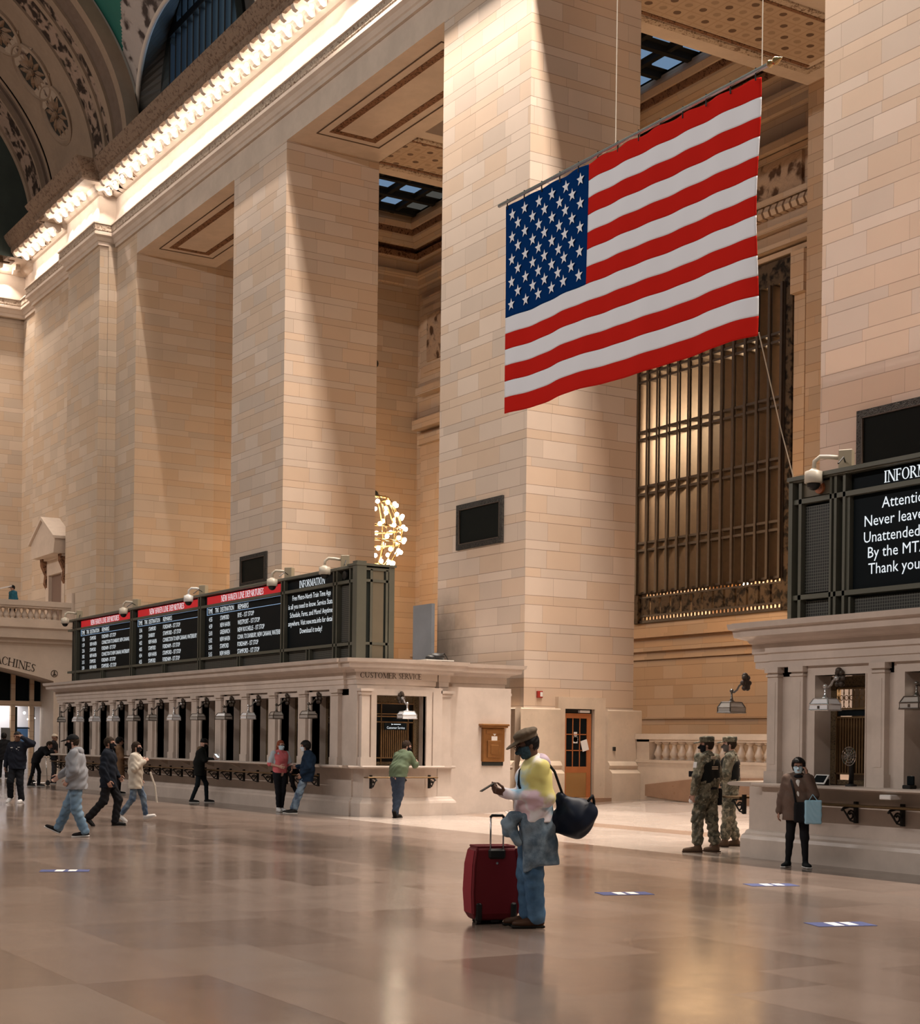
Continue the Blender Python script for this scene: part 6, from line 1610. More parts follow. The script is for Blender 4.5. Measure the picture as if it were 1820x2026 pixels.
def mat_tiedye():
    m, nt, bs = newmat('tie_dye_jersey'); k = N(nt)
    P = k.n('ShaderNodeTexCoord').outputs['Object']
    nz = k.n('ShaderNodeTexNoise'); k.l(P, nz.inputs['Vector']); nz.inputs['Scale'].default_value = 7.0; nz.inputs['Detail'].default_value = 4
    sc = k.n('ShaderNodeVectorMath', operation='SCALE'); k.l(nz.outputs['Color'], sc.inputs[0]); sc.inputs['Scale'].default_value = .22
    ad = k.n('ShaderNodeVectorMath', operation='ADD'); k.l(P, ad.inputs[0]); k.l(sc.outputs[0], ad.inputs[1])
    def ball(c, r):
        d = k.n('ShaderNodeVectorMath', operation='DISTANCE'); k.l(ad.outputs[0], d.inputs[0]); d.inputs[1].default_value = [v+.11 for v in c]
        return k.math('SUBTRACT', 1.0, k.ramp(d.outputs['Value'], r*.7, r*1.15))
    c = k.mix(k.ramp(k.noise(P, 9.0, 4), .35, .65), (.72, .62, .68, 1), (.80, .78, .80, 1))
    c = k.mix(ball((.10, .10, 1.30), .17), c, (.30, .50, .66, 1))       # blue chest
    c = k.mix(ball((-.06, .22, 1.36), .23), c, (.62, .54, .17, 1))      # yellow shoulder and upper sleeve
    c = k.mix(ball((.05, .02, 1.46), .12), c, (.66, .60, .26, 1))
    c = k.mix(ball((.08, .26, 1.16), .11), c, (.68, .50, .58, 1))       # pink forearm
    c = k.mix(ball((-.10, .10, 1.10), .13), c, (.40, .58, .72, 1))
    c = k.mix(ball((.14, .08, 1.05), .12), c, (.72, .54, .60, 1))
    k.l(c, bs.inputs['Base Color']); bs.inputs['Roughness'].default_value = .85
    return m
def mat_denim(name, c0, c1, sc=5.0):
    m, nt, bs = newmat(name); k = N(nt); P = k.n('ShaderNodeTexCoord').outputs['Object']
    f = k.ramp(k.noise(P, sc, 5, .65), .32, .68); g = k.noise(P, 90.0, 2)
    c = k.mix(f, c4(c0), c4(c1)); c = k.mix(k.math('MULTIPLY', g, .25), c, c4([x*.7 for x in c0]))
    k.l(c, bs.inputs['Base Color']); bs.inputs['Roughness'].default_value = .85; return m
def mat_camo():
    m, nt, bs = newmat('camouflage_cloth'); k = N(nt); P = k.n('ShaderNodeTexCoord').outputs['Object']
    a = k.noise(P, 9.0, 5, .65); b_ = k.noise(P, 17.0, 4, .6); c_ = k.noise(P, 6.0, 3)
    c = k.mix(k.ramp(a, .46, .52), (.055, .052, .034, 1), (.145, .130, .088, 1))
    c = k.mix(k.math('MULTIPLY', k.ramp(b_, .55, .60), .9), c, (.27, .235, .17, 1)); c = k.mix(k.math('MULTIPLY', k.ramp(c_, .58, .63), .8), c, (.035, .034, .024, 1))
    k.l(c, bs.inputs['Base Color']); bs.inputs['Roughness'].default_value = .85; return m
M['tiedye'] = mat_tiedye(); M['camo'] = mat_camo()
M['jean_mid'] = mat_denim('mid_blue_denim', (.030, .085, .17), (.075, .16, .27))
M['jean_light'] = mat_denim('light_blue_denim', (.085, .155, .235), (.17, .255, .34))
M['jean_wash'] = mat_denim('faded_denim_jacket', (.065, .105, .150), (.20, .265, .325), 9)
M['jean_rip'] = mat_denim('ripped_denim', (.030, .06, .12), (.20, .27, .34), 6)
M['jean_dark'] = mat_denim('dark_denim', (.012, .022, .045), (.022, .036, .065))
K = col
blk = K('black_cloth', (.012, .012, .014)); nvy = K('navy_cloth', (.010, .015, .028)); mblue = K('pale_blue_mask', (.48, .66, .78)); mblk = K('black_mask', (.010, .010, .012))
hblk = K('black_hair', (.010, .009, .009), rough=.5); hred = K('red_hair', (.22, .055, .025)); hbrn = K('dark_brown_hair', (.03, .02, .014))

# ---- the man with the suitcase ----------------------------------------------
def man_extra(t, J, S, hp):
    # phone in his hands
    b = MB(); b.bbox(-.075, .075, -.037, .037, -.004, .005, .004); b.xf(Matrix.Translation((.435*S, .02, 1.255*S)) @ Matrix.Rotation(.55, 4, 'Y'))
    ph = b.build('phone', M['iron']); tag(ph, 'dark phone held in both hands by the man with the red suitcase', 'phone')
    ph.matrix_world = t.matrix_basis
    # denim jacket tied round the waist
    f = Field(.045); f.wr = .006; f.wf = 17
    for y in (-.07, 0, .07): f.c((-.005*S, y*S, 1.00*S), (-.045*S, y*1.1*S, .60*S), .122*S, .120*S)
    f.c((-.07*S, .06*S, .98*S), (-.12*S, .07*S, .55*S), .09*S, .085*S)
    f.c((.09*S, .11*S, 1.0*S), (.075*S, .13*S, .50*S), .055*S, .05*S); f.c((.0, .165*S, .97*S), (-.01*S, .18*S, .56*S), .045*S, .05*S); f.c((-.12*S, .13*S, .97*S), (-.15*S, .13*S, .58*S), .045*S, .05*S)
    f.plane((0, 0, 1.035*S), (0, 0, 1)); f.fn.append(lambda P, D: np.maximum(D, (.57*S-.42*P[:, 0]*(P[:, 0] > 0)-.06*P[:, 0]-P[:, 2]+.012*np.sin(P[:, 1]*30))))
    s_ = Field(.03); s_.wr = .006; s_.wf = 24
    s_.chain([(.12*S, .08*S, 1.0*S), (.20*S, .05*S, .985*S), (.25*S, .02*S, .93*S), (.24*S, .03*S, .86*S)], [.05*S, .055*S, .05*S, .055*S])
    s_.chain([(.12*S, -.08*S, 1.0*S), (.19*S, -.02*S, .97*S), (.22*S, .06*S, .90*S), (.18*S, .11*S, .78*S)], [.05*S, .05*S, .05*S, .045*S])
    put('tied_jacket', [(f, .009, 0), (s_, .008, 0)], [M['jean_wash']], t)
man = person('man in a brown cap and tie-dye hoodie looking at his phone', (-11.66, 7.99, 0), LEFT+H(14), 1.785, 'dark', vox=.0075,
    pose=dict(head=(.065, 0, 1.635), neck=(.0, 0, 1.49), shL=(-.01, .185, 1.43), shR=(-.01, -.185, 1.43), elL=(-.05, .25, 1.165), elR=(-.03, -.25, 1.165), wrL=(.28, .085, 1.205), wrR=(.28, -.07, 1.205), anL=(-.02, .08, .085), knL=(.02, .085, .50), knR=(.03, -.095, .5), anR=(.01, -.10, .085), ftL=-.1, ftR=-.15),
    head=(0, .40, 0), hands=(.75, .8), palms=((0, -.6, .8), (0, .6, .8)), handdir=((1, -.30, .28), (1, .30, .28)),
    top=dict(mat=M['tiedye'], hem=.95, chest=.135, waist=.138, arm=.066, cuff=.045, wr=.006, hood=K('lilac_hood', (.56, .44, .52)), name='hoodie'),
    legs=dict(mat=M['jean_mid'], thigh=.098, knee=.084, hem=.080, end=.10, wr=.0035), shoes=dict(mat=K('brown_leather', (.050, .024, .014), rough=.5), sole=K('black_sole', (.010, .009, .008)), L=.29, w=.052),
    hair=('short', hblk), mask=K('patterned_mask', (.030, .065, .095), noise=.9, nscale=45), cap=('field', K('olive_brown_cap', (.105, .075, .048), noise=.15, nscale=60)), glasses=True, extra=man_extra, build=1.06)
dfl = thing('duffel_bag', 'dark navy duffel bag slung behind the man with the suitcase', 'bag', (-11.66, 7.99, 0), LEFT+H(14))
f = Field(.03); f.wr = .007; f.wf = 16
f.c((-.235, .12, 1.15), (-.40, .17, 1.04), .07, .145); f.c((-.20, .10, .97), (-.36, .16, .98), .10, .15); f.e((-.34, .15, 1.0), (.16, .20, .185)); f.c((-.21, .14, 1.20), (-.22, .14, 1.10), .03, .05)
put('bag_body', f, K('navy_nylon', (.008, .012, .024), rough=.45), dfl, .010)
b = MB(); b.tube([(-.42, .30, 1.16), (-.47, .28, 1.21), (-.51, .2, 1.16), (-.53, .15, 1.07)], .013, 6); b.build('carry_handle', blk, dfl, smooth=True)
b = MB(); b.tube([(-.23, .16, 1.20), (-.16, .12, 1.42), (-.08, .04, 1.545), (.03, -.06, 1.525), (.13, -.02, 1.42), (.165, .07, 1.30), (.145, .15, 1.20), (.05, .22, 1.12)], .012, 6); b.build('strap', blk, dfl, smooth=True)
sc_ = thing('suitcase', 'dark red upright suitcase with extended handle beside the man', 'suitcase', (-12.10, 7.84, 0), H(-31.7+18))
# local: +x faces the camera side, y across
red = K('dark_red_nylon', (.135, .006, .012), rough=.6, noise=.12, nscale=3); redb = K('bright_red_nylon', (.24, .006, .020), rough=.55)
b = MB()
def sect(z, hw, d0, d1): return [(d1, -hw, z), (d1, hw, z), (d0, hw, z), (d0, -hw, z)]
V = []; lv = [(.035, .195, -.12, .10), (.10, .225, -.17, .12), (.30, .235, -.19, .12), (.55, .225, -.18, .12), (.68, .205, -.15, .115), (.715, .18, -.12, .10)]
for z, hw, d0, d1 in lv: V += sect(z, hw, d0, d1)
b.add(V, [(0, 3, 2, 1), (20, 21, 22, 23)]+[(4*i+k_, 4*i+(k_+1) % 4, 4*i+4+(k_+1) % 4, 4*i+4+k_) for i in range(5) for k_ in range(4)])
o = b.build('shell', red, sc_); fixn(o); mo = o.modifiers.new('soft_edges', 'BEVEL'); mo.width = .025; mo.segments = 3; mo.limit_method = 'ANGLE'; mo.angle_limit = .6
b = MB(); s0 = [(z, hw, d0, d1) for z, hw, d0, d1 in lv[1:5]]
for side in (-1, 1):
    V = []
    for z, hw, d0, d1 in s0: V += [(d1-.03, side*(hw+.004), z), (d0+.03, side*(hw+.004), z)]
    b.add(V, [(2*i, 2*i+1, 2*i+3, 2*i+2) for i in range(3)])
b.build('side_panel', redb, sc_)
b = MB()
for (z, hw, d0, d1) in ((.715, .18, -.12, .10),): b.tube([(d1-.01, -hw, z), (d1-.01, hw, z), (d0, hw, z), (d0, -hw, z)], .012, 6, closed=True)
b.tube([(.118, -.215, .10), (.122, -.225, .3), (.12, -.215, .55), (.112, -.19, .70)], .010, 6); b.tube([(.118, .215, .10), (.122, .225, .3), (.12, .215, .55), (.112, .19, .70)], .010, 6)
b.build('piping', red, sc_)
b = MB(); b.bbox(.085, .135, -.085, .085, .60, .70, .02); b.build('handle_socket', M['iron'], sc_)
b = MB()
for y in (-.062, .062): b.tube([(.11, y, .62), (.11, y, 1.0)], .008, 8)
b.build('handle_rods', K('grey_metal_rod', (.38, .38, .40), rough=.25, metal=.9), sc_, smooth=True)
b = MB(); b.tube([(.11, -.066, .985), (.11, -.05, 1.005), (.11, .05, 1.005), (.11, .066, .985)], .014, 8); b.build('handle_grip', M['iron'], sc_, smooth=True)
for y in (-.17, .17):
    b = MB(); b.lathe([(.001, -.02), (.035, -.02), (.038, 0), (.035, .02), (.001, .02)], (.09, y, .038), 14, 'y'); b.bbox(.06, .135, y-.03, y+.03, .03, .20, .015); b.build('wheel', M['iron'], sc_)
b = MB(); b.bbox(.06, .10, -.04, .04, .012, .04, .008); b.bbox(-.14, -.10, -.15, .15, .0, .05, .008); b.build('foot_skid', M['iron'], sc_)
MB().lathe([(.001, 0), (.012, 0), (.012, .004)], (.122, 0, .565), 10, 'x').build('logo_stud', M['chrome'], sc_)

# ---- two soldiers -------------------------------------------------------------
def vest(patch, txt):
    def ex(t, J, S, hp):
        f = Field(.03); ch, wa = J['chest'], J['waist']
        f.c(ch+[0, .085*S, .02], ch+[0, -.085*S, .02], .142*S); f.c(wa+[0, .075*S, .03], wa+[0, -.075*S, .03], .142*S); f.c(ch+[0, .07*S, 0], wa+[0, .07*S, .02], .15*S, .148*S); f.c(ch+[0, -.07*S, 0], wa+[0, -.07*S, .02], .15*S, .148*S)
        f.c(J['neck']+[-.03, .07*S, -.03], ch+[0, .08*S, .05], .04*S, .06*S); f.c(J['neck']+[-.03, -.07*S, -.03], ch+[0, -.08*S, .05], .04*S, .06*S)
        f.plane((0, 0, wa[2]-.06*S), (0, 0, -1)); f.fn.append(lambda P, D: np.maximum(D, (np.abs(P[:, 1])-.205*S)))
        v = put('vest', f, K('black_vest', (.009, .010, .010), rough=.7), t, .011)
        b = MB()
        for i in range(2): b.box(ch[0]-.158*S, ch[0]-.150*S, -.07*S, .07*S, (1.30-.03*i)*S, (1.318-.03*i)*S)
        b.build('vest_lettering', K('tan_print', (.42, .35, .27)), t)
        b = MB(); b.bbox(ch[0]-.135*S, ch[0]-.115*S, -.05*S, .06*S, 1.43*S, 1.475*S, .004); b.build('name_tape', K('tan_print', (.42, .35, .27)), t)
        b = MB(); b.tube([(wa[0]+.14*math.cos(a)*S, .17*math.sin(a)*S, .985*S) for a in np.linspace(0, 2*PI, 17)[:-1]], .022, 6, closed=True); b.bbox(-.10, .06, -.27*S, -.17*S, .72*S, .98*S, .02); b.build('belt', blk, t)
        if patch:
            d = (J['elL']-J['shL']); m_ = J['shL']+d*.42; b = MB(); b.bbox(-.035, .035, .073, .080, -.045, .045, .003); b.xf(Matrix.Translation(m_) @ Matrix.Rotation(.2, 4, 'X')); b.build('sleeve_patch', M['card'], t)
            b = MB(); b.bbox(-.02, .06, .075, .10, -.11, -.02, .006); b.xf(Matrix.Translation(m_+[0.05, 0, -.06])); b.build('sleeve_pouch', blk, t)
            wr = J['wrL']; bo = MB(); bo.ball((0, 0, 0), .042, 10, 8, (1, 1, 1.1)); o = bo.build('bottle', M['card'], smooth=True); tag(o, 'small white bottle in the left hand of the soldier with the sleeve patch', 'bottle')
            o.matrix_world = t.matrix_basis @ Matrix.Translation(wr+np.array([.05, -.02, -.11]))
    return ex
boot = dict(mat=K('tan_suede_boot', (.095, .055, .032), rough=.8), sole=K('brown_sole', (.05, .03, .02)), boot=.16, L=.30, w=.052)
camo_t = dict(mat=M['camo'], hem=.83, chest=.135, waist=.130, arm=.068, cuff=.046, wr=.006, collar=.03, name='uniform_shirt')
camo_l = dict(mat=M['camo'], thigh=.108, knee=.088, hem=.085, end=.19, wr=.010)
person('soldier in camouflage with black vest and sleeve patch, back to the camera', (-18.55, 15.98, 0), H(190), 1.80, 'tan', pose=dict(shL=(-.01, .20, 1.44), elL=(-.04, .29, 1.16), wrL=(.0, .32, .90), wrR=(.12, -.20, .95), anL=(.02, .17, .085), knL=(.05, .15, .5), knR=(-.02, -.10, .5), anR=(-.08, -.13, .085), ftL=.75, ftR=.0),
    head=(H(42), .05, 0), top=camo_t, legs=camo_l, shoes=boot, hair=('short', hbrn), mask=mblk, cap=('patrol', M['camo']), extra=vest(True, ''), build=1.05, hands=(.7, .5))
person('soldier in camouflage standing farther back beside the ticket office corner', (-19.45, 17.25, 0), H(222), 1.81, 'fair', pose=dict(elL=(.04, .23, 1.17), wrL=(.18, .05, 1.05), wrR=(.18, -.06, 1.05), elR=(.02, -.24, 1.17), anL=(.06, .12, .085), anR=(-.10, -.13, .085), ftL=.2),
    head=(H(12), .02, 0), top=camo_t, legs=camo_l, shoes=boot, hair=('short', hbrn), mask=K('grey_mask', (.10, .085, .075)), cap=('patrol', M['camo']), extra=vest(False, ''), build=1.04)

# ---- woman on the phone ---------------------------------------------------------
def woman_extra(t, J, S, hp):
    ph = MB().bbox(-.035, .035, -.005, .005, -.07, .07, .004).build('phone', M['iron']); tag(ph, 'phone held to the ear of the woman with the blue bag', 'phone')
    ph.matrix_world = t.matrix_basis @ Matrix.Translation(hp(.0, .105, -.03)) @ Matrix.Rotation(.3, 4, 'Y')
    g = Field(.02); g.c((.11*S, 0, 1.38*S), (.13*S, .01, .93*S), .055*S, .05*S); put('white_shirt', g, K('white_shirt_cloth', (.70, .68, .66)), t, .011)
    g = Field(.02); g.e((.04*S, 0, 1.475*S), (.085*S, .085*S, .04*S)); put('scarf', g, blk, t, .009)
person('woman in a brown cardigan and blue mask talking on her phone at the ticket office', (-15.76, 15.22, 0), CAMW-H(14), 1.50, 'tan', pose=dict(elL=(.10, .25, 1.17), wrL=(.10, .14, 1.50), elR=(-.02, -.25, 1.16), wrR=(.0, -.30, .90), anL=(.04, .13, .085), knL=(.03, .11, .5), anR=(-.02, -.15, .085), knR=(.0, -.12, .5), ftL=.35, ftR=-.35),
    head=(0, .0, 0), handdir=((-.1, -.12, 1), None), palms=((-.3, -1, .1), None), top=dict(mat=K('brown_cardigan', (.115, .075, .058), noise=.15, nscale=40), hem=.77, chest=.145, waist=.155, arm=.075, cuff=.052, flare=.02, wr=.005, name='cardigan'),
    legs=dict(mat=blk, thigh=.09, knee=.064, hem=.046, end=.12, wr=.002), shoes=dict(mat=K('black_sneaker', (.012, .014, .016)), sole=K('white_sole', (.62, .60, .58)), L=.28, w=.05), hair=('bush', hblk), mask=mblue, glasses=True, extra=woman_extra, female=True, build=1.06)
tb = thing('tote_bag', 'light blue bag hanging on the arm of the woman on the phone', 'bag', (-15.76, 15.22, 0), CAMW-H(14))
f = Field(.012); f.b((.22, .21, .78), (.035, .115, .165), _rot(.15, 0, 0), .02); f.wr = .003; f.wf = 30
put('bag_body', f, K('sky_blue_plastic', (.30, .52, .66), rough=.35), tb, .009)
b = MB()
for dx in (.0, .03): b.tube([(.21+dx, .15, .93), (.17+dx, .20, 1.02), (.18+dx, .27, .93)], .007, 5)
b.build('handles', K('sky_blue_plastic', (.30, .52, .66)), tb)
hb = thing('shoulder_bag', 'black shoulder bag with long strap on the woman on the phone', 'bag', (-15.76, 15.22, 0), CAMW-H(14))
f = Field(.02); f.b((.165, .10, .77), (.05, .15, .14), _rot(.1, 0, 0), .03); put('bag_body', f, blk, hb, .010)
b = MB(); b.tube([(.17, -.02, .86), (.165, -.05, 1.05), (.12, -.09, 1.20), (.02, -.10, 1.265)], .014, 5); b.build('strap', blk, hb)

# ---- at the customer service window ------------------------------------------------
person('man in a green hoodie leaning at the customer service counter', (-29.50, 16.66, 0), H(112), 1.76, 'fair', pose=dict(pelvis=(-.06, 0, .94), waist=(-.02, 0, 1.08), chest=(.09, 0, 1.27), neck=(.17, 0, 1.43), head=(.24, 0, 1.56), shL=(.14, .18, 1.38), shR=(.14, -.18, 1.38), elR=(.24, -.24, 1.16), wrR=(.44, -.14, 1.19), elL=(.24, .24, 1.16), wrL=(.45, .10, 1.18), hipL=(-.06, .085, .92), hipR=(-.06, -.085, .92), knL=(-.04, .05, .5), anL=(-.05, .06, .085), knR=(-.01, -.03, .5), anR=(-.10, .03, .14), fpR=-.9, ftR=.4),
    head=(H(-35), .35, 0), top=dict(mat=K('green_jersey', (.085, .115, .068), noise=.12, nscale=8), hem=.92, chest=.14, waist=.14, arm=.068, cuff=.05, wr=.007, hood=K('green_jersey', (.085, .115, .068)), name='hoodie'), legs=dict(mat=M['jean_dark'], thigh=.098, knee=.075, hem=.07, wr=.005), shoes=dict(mat=K('dark_brown_shoe', (.02, .016, .013)), sole=K('black_sole', (.01, .009, .008))), hair=('short', hbrn), mask=mblk, build=1.05)
pp2 = MB().box(-.11, .11, -.08, .08, 0, .004).build('paper', M['card']); pp2.location = (-30.02, 17.08, 1.17); pp2.rotation_euler = (.5, 0, .6); tag(pp2, 'paper in the hands of the man in the green hoodie', 'paper')

# ---- couple by the long counter
def _jkt(J, S):
    f = Field(.03); f.wr = .005; ch = J['chest']
    for q, s_ in (('L', 1), ('R', -1)):
        f.c(J['sh'+q], J['el'+q]*.75+J['sh'+q]*.25, .078*S, .072*S); f.c(ch+[-.02, .08*s_*S, .06*S], ch+[-.03, .09*s_*S, -.14*S], .125*S, .12*S)
    f.c(ch+[-.04, 0, .05*S], ch+[-.05, 0, -.14*S], .125*S, .12*S)
    f.fn.append(lambda P, D: np.maximum(D, np.minimum(P[:, 0]-ch[0]-.03, .075*S-np.abs(P[:, 1]))))
    f.plane((0, 0, ch[2]-.17*S), (0, 0, -1)); return f
person('woman with red hair, pink top and pale denim jacket holding a black coat', (-32.98, 15.43, 0), H(5), 1.66, 'fair', pose=dict(elL=(.02, .26, 1.16), wrL=(.20, .20, 1.05), elR=(-.05, -.27, 1.18), wrR=(.18, -.12, 1.12), knL=(.03, .07, .5), knR=(.02, -.06, .5), anL=(-.01, .06, .085), anR=(.03, -.06, .085), ftR=-.2),
    head=(H(8), .02, 0), top=dict(mat=K('pink_top', (.62, .15, .17)), hem=.96, chest=.125, waist=.12, arm=.055, cuff=.05, armend=.05, wr=.003, name='top'), legs=dict(mat=K('black_jeans', (.012, .013, .017)), thigh=.105, knee=.07, hem=.048, wr=.003, end=.11), shoes=dict(mat=K('white_sneaker', (.66, .64, .63))), hair=('long', hred), mask=mblue, glasses=True, female=True,
    extra=lambda t, J, S, hp: put('denim_jacket', _jkt(J, S), K('pale_denim', (.42, .48, .54), noise=.15, nscale=10), t, .010))
ct = thing('coat', 'black coat draped over the arm of the red haired woman', 'coat', (-32.98, 15.43, 0), H(5))
f = Field(.03); f.wr = .01; f.wf = 18
f.c((.18, .18, 1.02), (.10, .36, .98), .06, .07); f.c((.16, .2, .98), (.14, .26, .62), .085, .05); f.c((.10, .36, .96), (.10, .42, .88), .06, .05); f.c((.14, .24, .72), (.10, .40, .45), .05, .045)
put('cloth', f, blk, ct, .010)
person('man in a navy jacket and ripped jeans leaning back on the counter', (-31.95, 15.42, 0), H(240), 1.70, 'tan', pose=dict(pelvis=(-.16, 0, .92), waist=(-.20, 0, 1.06), chest=(-.23, 0, 1.27), neck=(-.20, 0, 1.45), head=(-.14, 0, 1.58), shL=(-.23, .19, 1.40), shR=(-.23, -.19, 1.40), elL=(-.25, .26, 1.12), wrL=(-.08, .20, .93), elR=(-.20, -.30, 1.14), wrR=(.06, -.30, 1.10), hipL=(-.15, .09, .90), hipR=(-.15, -.09, .90), knL=(-.02, .12, .49), knR=(.0, -.08, .49), anL=(.08, .13, .085), anR=(.16, -.06, .085), ftL=.2, ftR=.1),
    head=(H(-8), .08, 0), top=dict(mat=K('navy_jacket', (.010, .022, .045), noise=.2, nscale=12), hem=.80, chest=.15, waist=.15, arm=.078, cuff=.055, wr=.008, collar=.05), legs=dict(mat=M['jean_rip'], thigh=.10, knee=.078, hem=.066, wr=.006, end=.14), shoes=dict(mat=K('black_shoe', (.014, .013, .013))), hair=('bush', hblk), mask=K('white_mask', (.62, .70, .78)), build=1.06)
person('person in a long black hooded coat bent over a phone at the counter', (-38.15, 15.52, 0), H(72), 1.70, 'fair', pose=dict(chest=(.05, 0, 1.30), neck=(.08, 0, 1.47), head=(.13, 0, 1.60), shL=(.04, .18, 1.41), shR=(.04, -.18, 1.41), elL=(.12, .22, 1.17), wrL=(.36, .10, 1.18), elR=(.14, -.22, 1.17), wrR=(.36, -.06, 1.18), knL=(.20, .09, .52), anL=(.22, .10, .085), knR=(-.04, -.09, .50), anR=(-.20, -.10, .085), ftL=-.2, ftR=-.3),
    head=(0, .35, 0), top=dict(mat=K('black_coat', (.010, .011, .011)), hem=.74, chest=.142, waist=.138, arm=.07, cuff=.05, wr=.004, hood=K('fur_trim', (.13, .085, .05), noise=.4, nscale=60), name='coat'), legs=dict(mat=K('dark_leggings', (.011, .016, .020)), thigh=.088, knee=.062, hem=.05, wr=.002), cap=('beanie', hblk), mask=mblk)
ph = MB().bbox(-.035, .035, -.004, .004, -.07, .07, .003).build('phone', glow('lit_phone_screen', (.75, .88, 1), 2.2)); ph.location = (-37.95, 15.93, 1.24); ph.rotation_euler = (.9, 0, 0.4); tag(ph, 'lit phone of the person in the long black coat', 'phone')

# ---- people walking on the left --------------------------------------------------------
person('man in a grey hoodie and black cap walking left in pale jeans', (-25.72, 8.30, 0), LEFT, 1.74, 'fair', pose=dict(pelvis=(.03, 0, .93), waist=(.04, 0, 1.08), chest=(.06, 0, 1.29), neck=(.07, 0, 1.47), head=(.12, 0, 1.61), shL=(.05, .185, 1.42), shR=(.05, -.185, 1.42), elL=(.02, .25, 1.14), wrL=(.14, .20, .97), elR=(.19, -.26, 1.18), wrR=(.40, -.26, 1.02), hipL=(.03, .09, .90), hipR=(.03, -.09, .90), knR=(.20, -.10, .52), anR=(.37, -.10, .13), fpR=.42, knL=(.02, .10, .48), anL=(-.14, .10, .085), fpL=-.05),
    head=(H(6), .12, 0), top=dict(mat=K('grey_hoodie', (.22, .225, .245), noise=.06, nscale=20), hem=.84, chest=.145, waist=.148, arm=.074, cuff=.052, wr=.008, hood=K('grey_hoodie', (.30, .305, .33)), name='hoodie', flare=.012), legs=dict(mat=M['jean_light'], thigh=.108, knee=.086, hem=.076, wr=.008), shoes=dict(mat=K('black_canvas', (.014, .012, .012)), L=.29), hair=('short', hbrn), mask=mblk, cap=('baseball', K('black_cap', (.010, .010, .011))), build=1.06)
person('man in a dark navy jacket and black mask walking right', (-28.60, 9.80, 0), RIGHT, 1.69, 'tan', pose=dict(elR=(-.04, -.25, 1.13), wrR=(.05, -.24, .90), knL=(.18, .10, .52), anL=(.12, .10, .085), knR=(-.06, -.10, .50), anR=(-.36, -.10, .17), fpR=-.75, elL=(.02, .25, 1.15), wrL=(.16, .22, .98)),
    head=(0, .02, 0), top=dict(mat=K('navy_parka', (.010, .013, .020), noise=.2, nscale=12), hem=.76, chest=.142, waist=.140, arm=.072, cuff=.05, wr=.007, collar=.03), legs=dict(mat=blk, thigh=.10, knee=.08, hem=.074, wr=.006), shoes=dict(mat=K('black_shoe', (.014, .013, .013)), sole=K('black_sole', (.01, .009, .008))), hair=('short', hbrn), mask=mblk, build=1.05)
person('woman in a cream sweater and ripped jeans half hidden behind the man in navy', (-30.10, 10.88, 0), RIGHT, 1.60, 'fair', pose=dict(elR=(.02, -.24, 1.18), wrR=(.20, -.08, 1.33), knL=(.16, .09, .52), anL=(.22, .09, .12), fpL=.3, knR=(-.04, -.09, .5), anR=(-.30, -.09, .14), fpR=-.6), head=(0, 0, 0), top=dict(mat=K('cream_knit', (.50, .45, .38), noise=.1, nscale=40), hem=.72, chest=.15, waist=.14, arm=.08, cuff=.06, wr=.006, name='sweater'), legs=dict(mat=M['jean_rip'], thigh=.09, knee=.068, hem=.056, wr=.004, end=.13), shoes=dict(mat=K('white_sneaker', (.66, .64, .63))), hair=('long', hbrn), mask=mblk, female=True)
cd = MB(); cd.tube([(-29.92, 11.12, 1.0), (-29.86, 11.2, .72), (-29.84, 11.24, .38)], .02, 6); tag(cd.build('coat_belt', K('cream_knit', (.50, .45, .38))), 'pale coat belt trailing behind the woman in cream', 'belt')
person('person in a long tan coat and black hat at the counter', (-44.60, 15.60, 0), H(80), 1.68, 'tan', pose=dict(wrL=(.30, .12, 1.15), elL=(.06, .24, 1.16), elR=(.06, -.24, 1.16), wrR=(.30, -.12, 1.15), anL=(.0, .06, .085), anR=(.0, -.06, .085)), head=(0, .15, 0), top=dict(mat=K('tan_coat', (.20, .115, .062), noise=.12, nscale=10), hem=.52, chest=.145, waist=.15, arm=.075, cuff=.055, flare=.03, wr=.005, name='coat', collar=.03), legs=dict(mat=blk, thigh=.085, knee=.06, hem=.05, wr=.002), hair=('bush', hblk), cap=('beanie', blk))
bp_ = thing('backpack', 'black bag on the back of the person in the tan coat', 'bag', (-44.60, 15.60, 0), H(80))
f = Field(.03); f.e((-.20, -.03, 1.22), (.11, .16, .20)); put('bag_body', f, blk, bp_, .012)
def print_chest(t, J, S, hp):
    b = MB(); x = J['chest'][0]+.150*S
    for y0, y1, z0, z1 in ((-.10, .09, 1.30, 1.345), (-.12, -.06, 1.36, 1.375), (-.10, -.065, 1.345, 1.38), (.0, .02, 1.275, 1.29), (.06, .12, 1.375, 1.385)): b.box(x, x+.004, y0*S, y1*S, z0*S, z1*S)
    b.build('chest_print', M['card'], t)
person('man in dark sweatshirt and white shoes with one arm raised to his head', (-39.35, 11.10, 0), CAMW-H(6), 1.80, 'brown', pose=dict(elL=(.10, .42, 1.47), wrL=(.12, .17, 1.62), elR=(-.02, -.27, 1.14), wrR=(.03, -.29, .90), knL=(.06, .09, .5), anL=(.0, .12, .085), knR=(.14, -.12, .53), anR=(-.05, -.19, .15), fpR=-.5, ftR=-.2), head=(H(-10), .1, 0), handdir=((-.1, -.75, .5), None), palms=((-.6, -.3, -.6), None),
    top=dict(mat=K('navy_sweatshirt', (.012, .014, .022)), hem=.84, chest=.145, waist=.145, arm=.075, cuff=.055, wr=.007, name='sweatshirt'), legs=dict(mat=K('black_trousers', (.010, .011, .014)), thigh=.10, knee=.082, hem=.075, wr=.006), shoes=dict(mat=K('white_sneaker', (.66, .64, .63))), mask=K('white_mask', (.62, .70, .78)) if False else None, hair=('short', hblk), extra=print_chest, build=1.05)
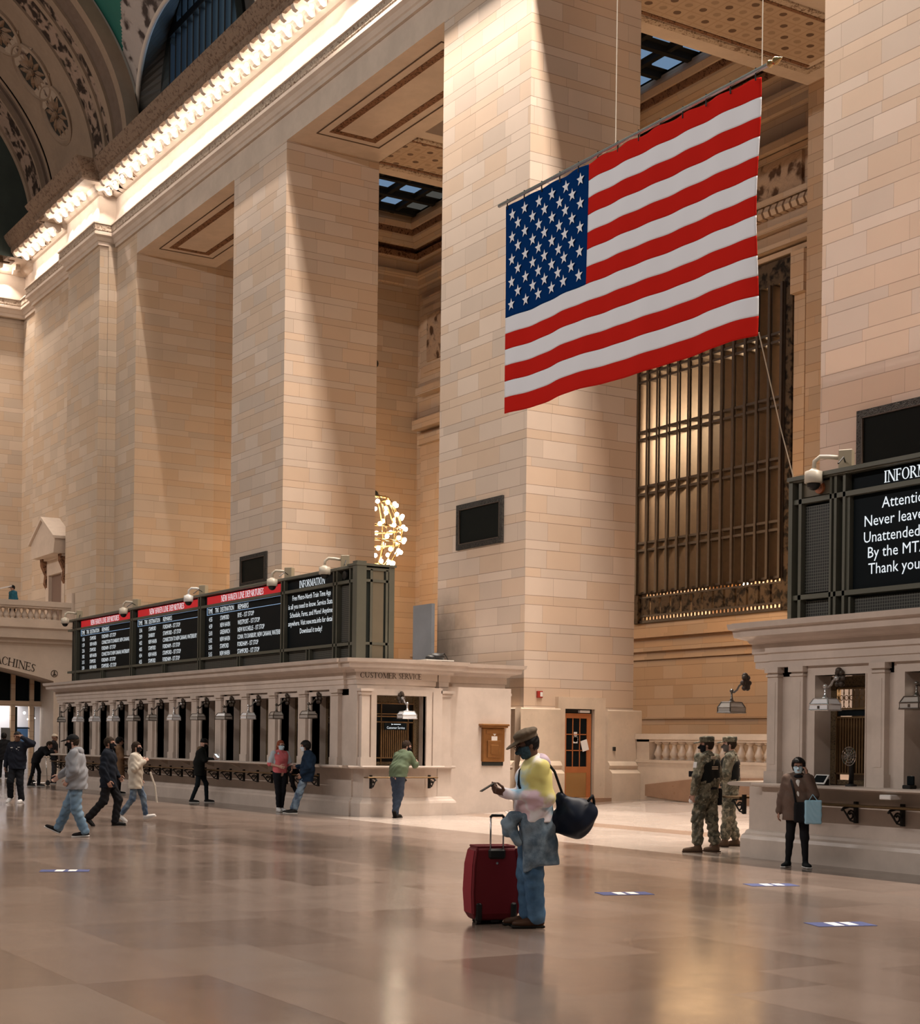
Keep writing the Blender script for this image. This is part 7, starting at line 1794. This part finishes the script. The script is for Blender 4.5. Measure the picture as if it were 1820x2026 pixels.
person('dark clothed person standing in front of the shop windows at the far left', (-62.2, 17.0, 0), AWAY+H(20), 1.80, 'tan', top=dict(mat=blk, hem=.72, chest=.14, waist=.14, arm=.07, cuff=.05, wr=.005, name='coat'), legs=dict(mat=blk), hair=('bush', hblk), pose=dict(knL=(.05, .11, .5), anL=(.1, .12, .085), anR=(-.1, -.1, .085)))
person('man in black with a pale cap standing by the kick scooter', (-54.75, 16.75, 0), H(60), 1.78, 'brown', pose=dict(wrL=(.25, .12, 1.05), wrR=(.22, -.12, 1.05)), top=dict(mat=blk, hem=.86, chest=.14, waist=.135, arm=.07, cuff=.05, wr=.005), legs=dict(mat=K('dark_grey_track_trousers', (.03, .03, .036))), cap=('baseball', K('cream_cap', (.45, .38, .30))))
person('person in black bent forward onto the end of the long counter', (-52.0, 15.35, 0), H(62), 1.74, 'tan', pose=dict(pelvis=(-.08, 0, .92), waist=(0, 0, 1.05), chest=(.16, 0, 1.20), neck=(.29, 0, 1.33), head=(.39, 0, 1.42), shL=(.25, .19, 1.30), shR=(.25, -.19, 1.30), elL=(.36, .26, 1.12), wrL=(.56, .14, 1.17), elR=(.36, -.26, 1.12), wrR=(.56, -.10, 1.17), hipL=(-.08, .09, .9), hipR=(-.08, -.09, .9), knL=(.04, .10, .5), anL=(.02, .10, .085), knR=(-.14, -.1, .5), anR=(-.26, -.10, .085)), head=(0, .5, 0), top=dict(mat=blk, hem=.84, chest=.14, waist=.135, arm=.07, cuff=.05, wr=.005), legs=dict(mat=blk), hair=('short', hbrn))
sco = thing('kick_scooter', 'thin pale kick scooter standing between the two people in black', 'scooter', (-53.3, 15.85, 0), H(30))
b = MB(); b.tube([(.30, 0, .08), (.24, 0, .98)], .02, 6); b.tube([(.24, -.2, .98), (.24, .2, .98)], .018, 6); b.build('steering_bar', M['lamp_framew'], sco, smooth=True)
b = MB(); b.bbox(-.30, .28, -.06, .06, .07, .10, .01); b.build('deck', M['lamp_framew'], sco)
for x in (-.34, .33): MB().lathe([(.001, -.02), (.09, -.02), (.095, 0), (.09, .02), (.001, .02)], (x, 0, .095), 14, 'y').build('wheel', M['iron'], sco)
person('person in teal leaning on the balcony rail', (-65.25, 18.13, 6.40), CAMW-H(35), 1.62, 'fair', top=dict(mat=K('teal_shirt', (.02, .11, .16)), hem=.9, wr=.004), legs=dict(mat=blk), hair=('short', hblk), cap=('baseball', blk), head=(H(-25), .2, 0))
wb = MB(); wb.prism([(17.2, 7.72), (18.02, 7.95), (18.02, 8.0), (17.2, 7.78)], 'x', -65.6, -65.0); wb.box(-65.35, -65.25, 17.45, 17.52, 6.4, 7.85); tag(wb.build('display_panel', M['card']), 'white tilted display panel on the balcony beside the leaning person', 'panel')
